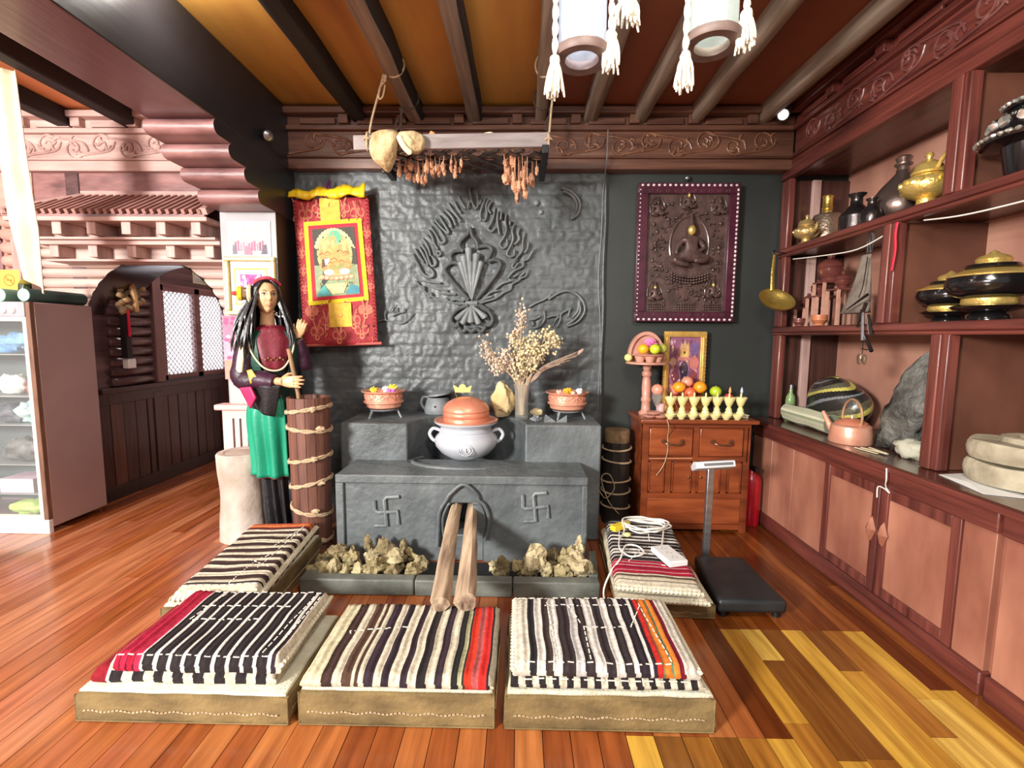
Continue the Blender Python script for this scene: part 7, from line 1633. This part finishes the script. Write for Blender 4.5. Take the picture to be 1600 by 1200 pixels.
def face(x, z, off=.0015):
    # point on the face skin
    best = None
    for i in range(60):
        y = .11 - i * .0018
        # implicit front depth from the head function
    t = math.acos(max(-1, min(1, z / .112))); k = (1 - .36 * (-z / .112) ** 1.7) if z < 0 else 1
    sx_ = max(-1, min(1, x / (.070 * k * max(.05, sin(t))))); a = math.asin(sx_)
    return headpt((a / (2 * pi)) % 1, t / pi) + Fh * off
def face_patch(name, m, outline, off=.0022):
    P = [face(*p, off) for p in outline]; c = sum(P, Vector()) / len(P) + Fh * .0018; mb = MB(); n = len(P)
    mb.add(P + [c], [(i, (i + 1) % n, n) for i in range(n)]); return mb.build(name, m, bd, smooth=60)
M_eyew = mat('eye_white', (226, 220, 210), None, .3); M_lip = mat('lip_rose', (150, 74, 60), (166, 90, 76), .35)
for s_ in (-1, 1):
    face_patch('eye', M_eyew, [(s_ * .014, .012), (s_ * .020, .017), (s_ * .028, .0185), (s_ * .036, .016), (s_ * .041, .012), (s_ * .034, .008), (s_ * .022, .0075)], .004)
    face_patch('iris', M_black, [(s_ * .028 + .006 * cos(k * pi / 4), .0125 + .0055 * sin(k * pi / 4)) for k in range(8)], .0062)
    mb = MB(); mb.tube([face(s_ * .012, .012, .005), face(s_ * .021, .0185, .006), face(s_ * .031, .020, .006), face(s_ * .044, .015, .004)], [.001, .0026, .003, .0012], 6); mb.build('eyelash', M_black, bd)
    mb = MB(); mb.tube([face(s_ * .012, .031, .002), face(s_ * .026, .037, .002), face(s_ * .043, .032, .002)], [.0018, .0022, .001], 6); mb.build('eyebrow', M_black, bd)
face_patch('upper_lip', M_lip, [(-.021, -.0505), (-.010, -.0445), (-.003, -.0425), (0, -.0435), (.003, -.0425), (.010, -.0445), (.021, -.0505), (0, -.0515)], .0016)
face_patch('lower_lip', M_lip, [(-.020, -.0515), (0, -.0525), (.020, -.0515), (.011, -.0575), (0, -.0600), (-.011, -.0575)], .0020)
# hair: cap and long falling locks
M_hair = mat('black_hair', (14, 13, 15), (40, 38, 42), .28, 0, (60, 60, 6), .6, .3, (120, 120, 8))
hm = MB()
def cap(u, v):
    a = radians(52 + 256 * u); t = pi * (.02 + .60 * v)
    k = 1.10 + .02 * sin(u * 60)
    return HC + Sh * (sin(t) * sin(a) * .074 * k) + Fh * (sin(t) * cos(a) * .089 * k) + UPv * (cos(t) * .116 * 1.06)
hm.grid(cap, 48, 18)
hm.grid(lambda u, v: HC + Sh * (sin(pi * .24 * v) * sin(2 * pi * u) * .079) + Fh * (sin(pi * .24 * v) * cos(2 * pi * u) * .093) + UPv * (cos(pi * .24 * v) * .1215), 40, 8, wrap=True)
rr = random.Random(8)
for k in range(210):
    u = rr.random(); a = radians(50 + 260 * u); t = pi * rr.uniform(.45, .6); c = HC
    p = c + Sh * (sin(t) * sin(a) * .078) + Fh * (sin(t) * cos(a) * .092) + UPv * (cos(t) * .12)
    out = (Sh * sin(a) + Fh * cos(a))
    left = a > radians(180)
    end = p + Vector((0, 0, -rr.uniform(.22, .42))) + out * rr.uniform(.0, .05) + (Vector((-.09, -.03, 0)) * rr.uniform(.2, 1) if out.x < 0 else Vector((.02, 0, 0)))
    m1 = p.lerp(end, .35) + out * .02; m2 = p.lerp(end, .7) + out * .03
    hm.tube(smoothpts([p, m1, m2, end], 3), [.007, .0075, .0075, .0075, .0075, .007, .0065, .006, .004, .002], 5)
for s_ in (-1, 1):
    for k in range(6):
        a = radians(s_ * (50 + 5 * k)); t = pi * .3
        p = HC + Sh * (sin(t) * sin(a) * .082) + Fh * (sin(t) * cos(a) * .096) + UPv * (cos(t) * .124)
        o2 = Sh * s_
        hm.tube(smoothpts([HC + UPv * .125 + Fh * .02, p, HC + o2 * (.078 + .002 * k) + Fh * (.03 - .006 * k) + UPv * (-.02), HC + o2 * (.078) + Fh * (.02 - .006 * k) + UPv * (-.13), HC + o2 * .085 + UPv * (-.25 - .02 * k) + Fh * .03], 4), [.008, .010, .011, .011, .011, .011, .011, .011, .011, .011, .011, .010, .010, .009, .008, .006, .003], 6)
hm.build('hair', M_hair, man, smooth=70)
mb = MB(); mb.tube([HC + UPv * (.118 - .0 * k) + Sh * x + Fh * (.05 - 9 * x * x * .4) - UPv * (6 * x * x) for k, x in enumerate([-.08 + .016 * j for j in range(11)])], .012, 8); lab(mb.build('headscarf', mat('red_scarf', (150, 30, 46), (206, 90, 110), .7, 0, (20, 20, 20)), man), 'red headscarf band')
dc = on(388, 459, 'y', YM - .06); ax = Vector((-.93, -.36, 0)).normalized()
def discs(prof, c, ax):
    u = ax.orthogonal().normalized(); v = ax.cross(u); mb = MB(); n = 28
    vs = [c + ax * z + u * (max(r, 1e-4) * cos(2 * pi * i / n)) + v * (max(r, 1e-4) * sin(2 * pi * i / n)) for r, z in prof for i in range(n)]
    mb.add(vs, [(j * n + i, j * n + (i + 1) % n, (j + 1) * n + (i + 1) % n, (j + 1) * n + i) for j in range(len(prof) - 1) for i in range(n)]); return mb
hd_ = discs([(0, -.02), (.058, -.02), (.062, -.008), (.056, .0), (.04, .006), (0, .006)], dc, ax).build('shell_disc', M_cream, man, smooth=50)
discs([(.040, .004), (.041, .02), (.040, .034), (0, .034)], dc, ax).build('agate_drum', mat('agate', (70, 52, 36), (150, 120, 84), .25, 0, (30, 30, 60), coat=.4), man, smooth=50)
lab(discs([(.044, .034), (.046, .04), (.044, .056), (.03, .062), (0, .062)], dc, ax).build('amber_bead', mat('amber', (232, 180, 30), (246, 206, 60), .3, coat=.4), man, smooth=50), 'yellow amber bead')
lab(discs([(.012, .06), (.014, .075), (.010, .092), (0, .095)], dc, ax).build('coral_tip', mat('coral_red', (160, 40, 30), (190, 70, 50), .35), man, smooth=50), 'red coral tip')
rb = MB(); A_, B_ = on(385, 472, 'y', YM - .05), on(372, 520, 'y', YM - .04)
rb.grid(lambda u, v: A_.lerp(B_, v) + Vector(((u - .5) * (.05 - .02 * v), -.006 * sin(u * pi), 0)), 6, 8); rb.build('grey_ribbon', mat('grey_silk', (120, 124, 134), (170, 174, 184), .5), man, smooth=70, solid=.003)
mb = MB()
for k in range(9): mb.blob(on(429 + 1.6 * k + 2 * sin(k * 2), 486 + 3 * k - .25 * k * k, 'y', YM + .02 - .002 * k), .006, k, .2, 8, 6)
lab(mb.build('earring', M_silver, man), 'silver earring drops')
# clothes
M_robe = mat('black_robe', (14, 13, 16), (34, 31, 36), .55, 0, (8, 8, 3), .6, .3, 60)
M_maroon = mat('maroon_blouse', (84, 10, 28), (122, 24, 44), .5, 0, (10, 10, 4), .5, .3, 60)
M_dkgreen = mat('dark_green_jacket', (10, 46, 38), (20, 74, 60), .5, 0, (8, 8, 3), .5, .3, 60)
M_teal = mat('emerald_apron', (0, 122, 92), (24, 160, 124), .45, 0, (6, 6, 2), .5, .2, 40)
def pleat(a, z): return (.010 + .012 * max(0, (.9 - z))) * sin(a * 13 + 2 * sin(z * 3)) * min(1, max(0, (1.05 - z) * 3)) + .004 * mnoise.noise(Vector((cos(a) * 3, sin(a) * 3, z * 6)))
rb = MB(); rb.grid(lambda u, v: bodypt(2 * pi * u, .01 + 1.44 * v, .012 + pleat(2 * pi * u, .01 + 1.44 * v)), 110, 60, wrap=True); rb.build('robe', M_robe, man, smooth=70)
def wrap(name, m, a0, a1, z0, z1, off, fold=0, nf=6, text=None, flare=0):
    mb = MB(); mb.grid(lambda u, v: bodypt(radians(a0 + (a1 - a0) * u), z0 + (z1 - z0) * v, off + fold * sin(u * nf * pi) * (1 - .6 * v) + flare * (1 - v)), 44, 26)
    o = mb.build(name, m, man, smooth=70, solid=.006)
    if text: lab(o, text)
    return o
mb = MB(); mb.grid(lambda u, v: bodypt(radians((-24 - 22 * v) * (1 - u) + (24 + 20 * v) * u), 1.17 + .275 * v, .020 + .003 * sin(u * 12)), 30, 20); lab(mb.build('blouse_front', M_maroon, man, smooth=70, solid=.006), 'maroon blouse front')
wrap('jacket_panel', M_dkgreen, -112, -32, 1.0, 1.42, .027, .003, 4, 'dark green jacket panel'); wrap('jacket_panel', M_dkgreen, 32, 110, .9, 1.42, .027, .003, 4, 'dark green jacket panel')
wrap('sash', mat('white_sash', (206, 200, 190), (226, 220, 210), .7), -40, 44, 1.10, 1.118, .024, .002, 3, 'thin white sash')
wrap('collar', M_maroon, -75, 75, 1.405, 1.458, .016, .004, 5)
wrap('apron', M_teal, -102, 14, .47, .98, .028, .020, 6, 'emerald green apron', .03); wrap('apron_hem', M_maroon, -102, 14, .465, .48, .029, .020, 6, 'dark red apron hem', .03)
wrap('skirt_side', M_dkgreen, 6, 60, .55, 1.05, .02, .006, 4)
mb = MB(); mb.tube(smoothpts([bodypt(radians(-70), 1.42, .03), bodypt(radians(-50), 1.32, .034), bodypt(radians(-28), 1.2, .036), bodypt(radians(0), 1.165, .036), bodypt(radians(24), 1.2, .036), bodypt(radians(42), 1.32, .034), bodypt(radians(50), 1.42, .03)], 5), .006, 8); lab(mb.build('necklace', M_cream, man), 'cream cord necklace')
mb = MB()
for k in range(7): mb.blob(bodypt(radians(-18 + 6 * k), 1.235 + .012 * (k % 2), .03), .007, k, .2, 8, 6)
mb.build('brooch', mat('dull_brass', (150, 100, 70), (190, 140, 100), .4, .6), man)
def sleeve(name, pts, rad, m, text=None, n=18):
    mb = MB(); P = smoothpts(pts, 5); R = []
    for i in range(len(rad) - 1): R += [rad[i] + (rad[i + 1] - rad[i]) * j / 5 for j in range(5)]
    mb.tube(P, [r_ * (1 + .05 * sin(k * 1.7)) for k, r_ in enumerate(R + [rad[-1]])], n); o = mb.build(name, m, man, smooth=70)
    if text: lab(o, text)
    return o
M_purple = mat('purple_black_sleeve', (34, 14, 30), (66, 28, 56), .45, 0, (8, 8, 4), .5, .4, 40)
sleeve('sleeve', [shR + Vector((.01, 0, .01)), shR.lerp(elR, .5) + Vector((-.012, 0, 0)), elR, elR.lerp(wrR, .45), wrR + Vector((-.03, 0, -.005))], [.062, .066, .072, .062, .042], M_purple, 'dark purple sleeve')
sleeve('sleeve', [shL, shL.lerp(elL, .6), elL, elL.lerp(wrL, .5), wrL + Vector((0, 0, -.02))], [.06, .06, .058, .05, .034], M_purple, 'dark sleeve of the raised arm')
lab(MB().tube(smoothpts([on(385, 528, 'y', 3.02), on(379, 545, 'y', 2.975), on(375, 568, 'y', 2.955), on(373, 590, 'y', 2.95)], 4), [.012] + [.022] * 10 + [.014] * 2, 10, flat=(1, .5, 1)).build('cream_sleeve_strip', M_cream, man, smooth=70), 'cream sleeve strip')
dr = MB(); P4 = [on(374, 600, 'y', 2.955), on(392, 640, 'y', 2.95), on(424, 652, 'y', 2.94), on(438, 602, 'y', 2.93)]
dr.grid(lambda u, v: (P4[0].lerp(P4[3], u)).lerp(P4[1].lerp(P4[2], u), v) + Vector((0, .02 * sin(u * 7) + .03 * v, 0)), 20, 12); dr.build('sleeve_drape', M_robe, man, smooth=70, solid=.02)
mg = MB(); P4 = [on(375, 606, 'y', 2.93), on(392, 638, 'y', 2.93), on(400, 622, 'y', 2.90), on(392, 604, 'y', 2.91)]
mg.grid(lambda u, v: P4[0].lerp(P4[3], u).lerp(P4[1].lerp(P4[2], u), v), 8, 8); lab(mg.build('magenta_cuff', mat('magenta_silk', (170, 20, 76), (206, 50, 106), .5), man, smooth=60, solid=.014), 'magenta cuff')
gpz = MB(); P4 = [on(386, 579, 'y', 2.925), on(392, 600, 'y', 2.922), on(402, 590, 'y', 2.922), on(393, 577, 'y', 2.925)]
gpz.grid(lambda u, v: P4[0].lerp(P4[3], u).lerp(P4[1].lerp(P4[2], u), v), 6, 6); lab(gpz.build('gold_patch', mat('gold_silk', (190, 146, 44), (226, 186, 84), .4, 0, (30, 30, 30)), man, smooth=60, solid=.01), 'gold brocade patch')
wc = MB(); wc.tube([wrL + Vector((-.01, 0, -.02)) + Vector((.028 * cos(a), .028 * sin(a), .008 * cos(a))) for a in [6.28 * k / 16 for k in range(16)]], .008, 6, True); wc.build('bangle', M_black, man)

# =================================================================== HANGING RACK, LAMPS
M_plank = mat('grey_worn_plank', (112, 102, 100), (164, 152, 150), .55, 0, (3, 20, 20), .5, .3, (6, 40, 40))
rk = thing('hanging_rack', 'rope hung wooden drying rack with lattice bottom below the rafters', 'rack', (-.43, 3.2, 2.5))
A_, B_ = on(553, 224, 'y', 3.0), on(860, 219, 'y', 3.0)
mb = MB(); mb.bar((A_.x, 3.0, A_.z), (B_.x, 3.0, B_.z), .03, .085); mb.build('front_plank', M_plank, rk, bevel=.004)
zb = (A_.z + B_.z) / 2
MB().bar((A_.x + .05, 3.42, zb - .01), (B_.x - .02, 3.42, zb), .03, .08).build('back_plank', M_darkw, rk, bevel=.004)
for x, nm in ((A_.x + .12, 'end_rail'), (B_.x - .03, 'end_rail')): MB().bar((x, 2.97, zb - .05), (x, 3.47, zb - .06), .04, .05).build(nm, M_black, rk, bevel=.004)
g = MB(); lattice(g, lambda a, b, d: (A_.x + .13 + a, 3.02 + b, zb - .05 + d), B_.x - A_.x - .18, .4, .15, .03, .02); g.build('lattice_bottom', mat('dark_bamboo_slats', (36, 28, 26), (86, 74, 68), .4, 0, (20, 20, 20)), rk)
M_dark_rope = mat('sooty_rope', (60, 52, 44), (96, 84, 72), .9, 0, (60, 60, 60))
ROPE = 'ropes holding the rack'
for i, (x, y, zt, m_, tx) in enumerate(((A_.x + .085, 3.0, 2.97, M_rope, 'pale rope at the left front of the hanging rack'), (A_.x + .19, 3.40, 2.96, M_dark_rope, 'dark rope at the left back of the hanging rack'), (B_.x - .012, 3.0, 2.97, M_rope, 'pale rope at the right front of the hanging rack'), (B_.x - .02, 3.40, 2.96, M_dark_rope, 'dark rope at the right back of the hanging rack'))):
    t = thing('rack_rope', tx, 'rope', (x, y, zb)); rr = random.Random(i)
    rx = min(xs, key=lambda v: abs(v.x - x)).x; tx_ = rx + (.058 if x > rx else -.058)
    MB().tube(smoothpts([(x, y, zb - .03), (x + (tx_ - x) * .2 + .003, y, zb + .12), (x + (tx_ - x) * .8 - .002, y, zt - .08), (tx_, y, zt + .02)], 5), .0065, 7).build('rope_run', m_, t); xk, x = x, tx_
    mb = MB(); mb.tube([(rx + .06 * cos(a), y + .008 * sin(a * 2), 3.0 + .066 * sin(a)) for a in [2 * pi * k / 24 for k in range(24)]], .006, 6, True)
    mb.tube(smoothpts([(x, y, zt - .06), (x - .03, y - .01, zt - .1), (x - .035, y - .01, zt - .16), (x - .012, y - .01, zt - .15), (x, y, zt - .08)], 4), .005, 6); mb.blob((x, y, zt - .03), (.016, .014, .03), i, .3, 8, 6); mb.build('knot', m_, t)
    x = xk; mb = MB(); mb.tube([(x + .022 * cos(a), y + .03 * sin(a), zb + .01 + .003 * sin(3 * a)) for a in [2 * pi * k / 16 for k in range(16)]], .007, 6, True); mb.tube([(x, y + .024 * cos(a), zb + .052 * sin(a)) for a in [2 * pi * k / 18 for k in range(18)]], .007, 6, True); mb.build('lashing', m_, t)
# pale cured hide folded over the left corner
M_hide = mat('pale_cured_hide', (150, 116, 72), (228, 206, 160), .8, 0, (9, 9, 9), .45, .9, 22, bdist=.03)
hd = thing('cured_hide', 'pale cured hide draped over the left corner of the hanging rack', 'hide', (-.85, 3.0, 2.5))
def G2(a, b, Y=2.95): return on(550 + a / 4.85, 160 + b / 4.85, 'y', Y)
def sheet(outline, Y, depth, nm, seed):
    P = [G2(*p, Y) for p in outline]; c = sum(P, Vector()) / len(P); mb = MB(); n = len(P); vs = []; L = 12
    for s_ in (-1, 1):
        for l in range(L):
            t = 1 - l / L
            for p in P:
                q_ = c.lerp(p, t); bul = depth * (1 - t * t) ** .5 * (1 + .5 * mnoise.noise(q_ * 12 + Vector((seed, 0, 0)))); vs.append(q_ + Vector((0, s_ * (bul + .004), 0)) + Vector((0, .03 * mnoise.noise(q_ * 6) + .022 * abs(mnoise.noise(q_ * 17 + Vector((seed, 3, 1)))), 0)))
        vs.append(c + Vector((0, s_ * depth, 0)))
    K = L * n + 1; fs = []
    for s_ in range(2):
        o_ = s_ * K
        for l in range(L - 1):
            for i in range(n): fs.append((o_ + l * n + i, o_ + l * n + (i + 1) % n, o_ + (l + 1) * n + (i + 1) % n, o_ + (l + 1) * n + i))
        for i in range(n): fs.append((o_ + (L - 1) * n + i, o_ + (L - 1) * n + (i + 1) % n, o_ + L * n))
    for i in range(n): fs.append((i, (i + 1) % n, K + (i + 1) % n, K + i))
    mb.add(vs, fs); return mb.build(nm, M_hide, hd, smooth=60)
ol = [(tuple(v)[0], tuple(v)[1]) for v in smoothpts([(150, 230, 0), (210, 205, 0), (300, 200, 0), (345, 225, 0), (345, 330, 0), (330, 430, 0), (290, 510, 0), (262, 525, 0), (210, 480, 0), (150, 420, 0), (130, 330, 0), (150, 230, 0)], 3)][:-1]
sheet(ol, 2.95, .05, 'large_flap', 1)
ol = [(tuple(v)[0], tuple(v)[1]) for v in smoothpts([(345, 230, 0), (420, 215, 0), (500, 225, 0), (545, 260, 0), (550, 320, 0), (520, 365, 0), (455, 385, 0), (400, 330, 0), (345, 230, 0)], 3)][:-1]
sheet(ol, 2.94, .04, 'small_flap', 2)
lab(MB().tube(smoothpts([G2(350, 245, 2.90), G2(390, 330, 2.895), G2(450, 390, 2.90)], 5), [.006] + [.016] * 9 + [.006], 8, flat=(1, .5, 1)).build('white_edge', M_cream, hd), 'thick white cut edge')
for i, (a, b, w_, h_, c, tx) in enumerate(((610, 225, .03, .035, (226, 150, 96), 'orange'), (1035, 215, .055, .03, (232, 222, 190), 'cream'))):
    p = G2(a, b, 3.06); tag(MB().blob((p.x, 3.06, zb + .045), (w_, .04, h_), i + 60, .2, 14, 10).build('dried_chunk', mat('chunk' + tx, c, tuple(min(255, q + 14) for q in c), .8, 0, (20, 20, 20)), smooth=60), tx + ' dried chunk lying in the rack behind the front plank', 'dried food')
# dried mushrooms threaded under the rack
M_shr = mat('dried_mushroom', (150, 92, 66), (232, 178, 140), .8, 0, (22, 22, 22), .6, .5, 60)
rr = random.Random(17)
def cluster(label, spots, sc=1.0):
    t = thing('dried_mushrooms', label, 'dried mushrooms', tuple(G2(*spots[0], 3.15)))
    for k, (a, b) in enumerate(spots):
        Y = 3.12 + rr.uniform(-.06, .08); p = G2(a, b, Y); r = rr.uniform(.012, .02) * sc; tl = rr.uniform(-.6, .6)
        mb = MB(); mb.blob(p, (r * 1.0, r * .7, r * rr.uniform(1.3, 2.1)), k + 5, .45, 10, 8, 2.2, .2, rr.random() * 3)
        mb.tube(smoothpts([p, p + Vector((.01 * tl, 0, .03)), (p.x + .02 * tl, p.y, max(p.z + .045, zb - .05))], 3), .0022, 5)
        mb.build('mushroom', M_shr, t, smooth=50)
    return t
cluster('string of tan dried mushrooms hanging below the left half of the rack', [(360 + 38 * (k % 13) + rr.uniform(-15, 15), 470 + 40 * (k // 13) + rr.uniform(-22, 30) + (40 if 2 < k % 13 < 6 else 0)) for k in range(26)] + [(430, 560), (530, 585), (545, 600), (600, 480), (620, 520)])
cluster('bunch of orange dried mushrooms hanging below the right end of the rack', [(1170 + rr.uniform(-20, 60), 420 + 22 * k) for k in range(8)] + [(1250 + rr.uniform(-50, 70), 560 + 17 * k) for k in range(10)] + [(1180, 560), (1160, 580), (1300, 620), (1330, 600), (1370, 620), (1360, 580), (1400, 520), (1300, 520)], 1.25)

# tube lanterns with wooden rings, cords and tassels
M_glow = mat('lit_tube_blue', (255, 255, 255), None, .4, emit=(226, 236, 255), estr=7)
M_glow2 = mat('lit_tube_warm', (255, 255, 255), None, .4, emit=(240, 255, 232), estr=6)
M_ring = mat('grey_brown_ring', (96, 78, 74), (136, 114, 106), .5, 0, (8, 8, 8))
M_cord = mat('white_cotton', (236, 226, 206), (250, 244, 230), .9, 0, (40, 40, 40), .5, .5, 120)
M_ltg = mat('lantern_glass', (240, 246, 250), None, .1, alpha=.16)
def tassel(parent, p, L, r, seed, nm='tassel'):
    t = MB(); rr = random.Random(seed)
    t.blob((p.x, p.y, p.z), (r * .75, r * .75, r * .8), seed, .2, 12, 8)
    for k in range(34):
        a = rr.random() * 6.28; e = r * sqrt(rr.random()); q_ = Vector((cos(a) * e, sin(a) * e, 0)); l = L * rr.uniform(.7, 1.05)
        t.tube(smoothpts([p + q_ * .4, p + q_ * 1.0 + Vector((0, 0, -l * .4)), p + q_ * rr.uniform(.9, 1.5) + Vector((rr.uniform(-.008, .008), 0, -l))], 3), [.004, .0055, .006, .006, .006, .0055, .003], 5)
    return t.build(nm, M_cord, parent, smooth=60)
def lantern(c, label, glow, angs, knots):
    t = thing('tube_lantern', label, 'lantern', c, 'tube lanterns on the ceiling'); R = .108
    MB().lathe([(.066, -.016), (.107, -.018), (.112, -.010), (.112, .012), (.105, .018), (.066, .016), (.062, 0), (.066, -.016)], c, 44, caps=False).build('wooden_ring', M_ring, t, smooth=40)
    MB().lathe([(.094, .018), (.094, .50)], c, 36, caps=False).build('glass_tube', M_ltg, t, smooth=60)
    MB().lathe([(0, .05), (.045, .05), (.05, .07), (.05, .46), (.045, .48), (0, .48)], c, 28).build('lit_tube', glow, t, smooth=60)
    MB().lathe([(.0, .48), (.11, .48), (.11, .52), (0, .52)], c, 36).build('top_cap', M_ring, t, smooth=40)
    for i, (a, kn) in enumerate(zip(angs, knots)):
        x, y = c[0] + (R + .012) * cos(radians(a)), c[1] + (R + .012) * sin(radians(a))
        cd_ = MB(); 
        for s_ in range(2): cd_.tube([(x + .007 * cos(k * .8 + pi * s_), y + .007 * sin(k * .8 + pi * s_), c[2] + kn + (3.05 - c[2] - kn) * k / 40) for k in range(41)], .0065, 6)
        o = cd_.build('cord', M_cord, t)
        tassel(o, Vector((x, y, c[2] + kn)), .13, .028, i + int(c[0] * 30))
    return t
L1 = on(909, 88, 'y', 2.0); L2 = on(1112, 66, 'y', 2.0)
lantern((L1.x, L1.y, L1.z), 'left tube lantern glowing bluish white with wooden ring and tassels', M_glow, (-30, 205), (.04, -.045))
lantern((L2.x, L2.y, L2.z), 'right tube lantern glowing warm white with wooden ring and tassels', M_glow2, (-25, 200), (.07, -.075))
tp = on(980, 8, 'y', 2.0); tt = thing('ceiling_tassel', 'single cream tassel on a cord between the two tube lanterns', 'tassel', tuple(tp))
MB().tube([(tp.x, tp.y, tp.z), (tp.x, tp.y, 3.05)], .008, 6).build('cord', M_cord, tt); tassel(tt, Vector((tp.x, tp.y, tp.z + .02)), .1, .045, 77)
# small spot lamps in the corners
def spotlamp(c, d, label, lit=False):
    t = thing('spot_lamp', label, 'lamp', c, 'small corner spot lamps'); d = Vector(d).normalized(); c = Vector(c)
    discs([(0, -.09), (.028, -.09), (.034, -.07), (.04, .0), (.036, 0), (.03, -.01), (0, -.01)], c, d).build('lamp_housing', M_black, t, smooth=40)
    discs([(.034, -.006), (.02, .004), (0, .006)], c, d).build('lens', mat('lit_lens', (255, 255, 250), None, .3, emit=(250, 250, 240), estr=1.6) if lit else M_steel, t, smooth=60)
    MB().tube([c - d * .06, c - d * .06 + Vector((0, .03, .03)), c - d * .05 + Vector((0, .06, .05))], .01, 8).build('bracket', M_black, t)
p = on(1224, 179, 'y', 3.5); spotlamp(tuple(p), (-.35, -1, -.25), 'round spot lamp with bright lens in the right ceiling corner', True)
p = on(420, 212, 'x', -1.66); spotlamp(tuple(p), (.8, -.5, -.4), 'black spot lamp on the dark side of the big beam')
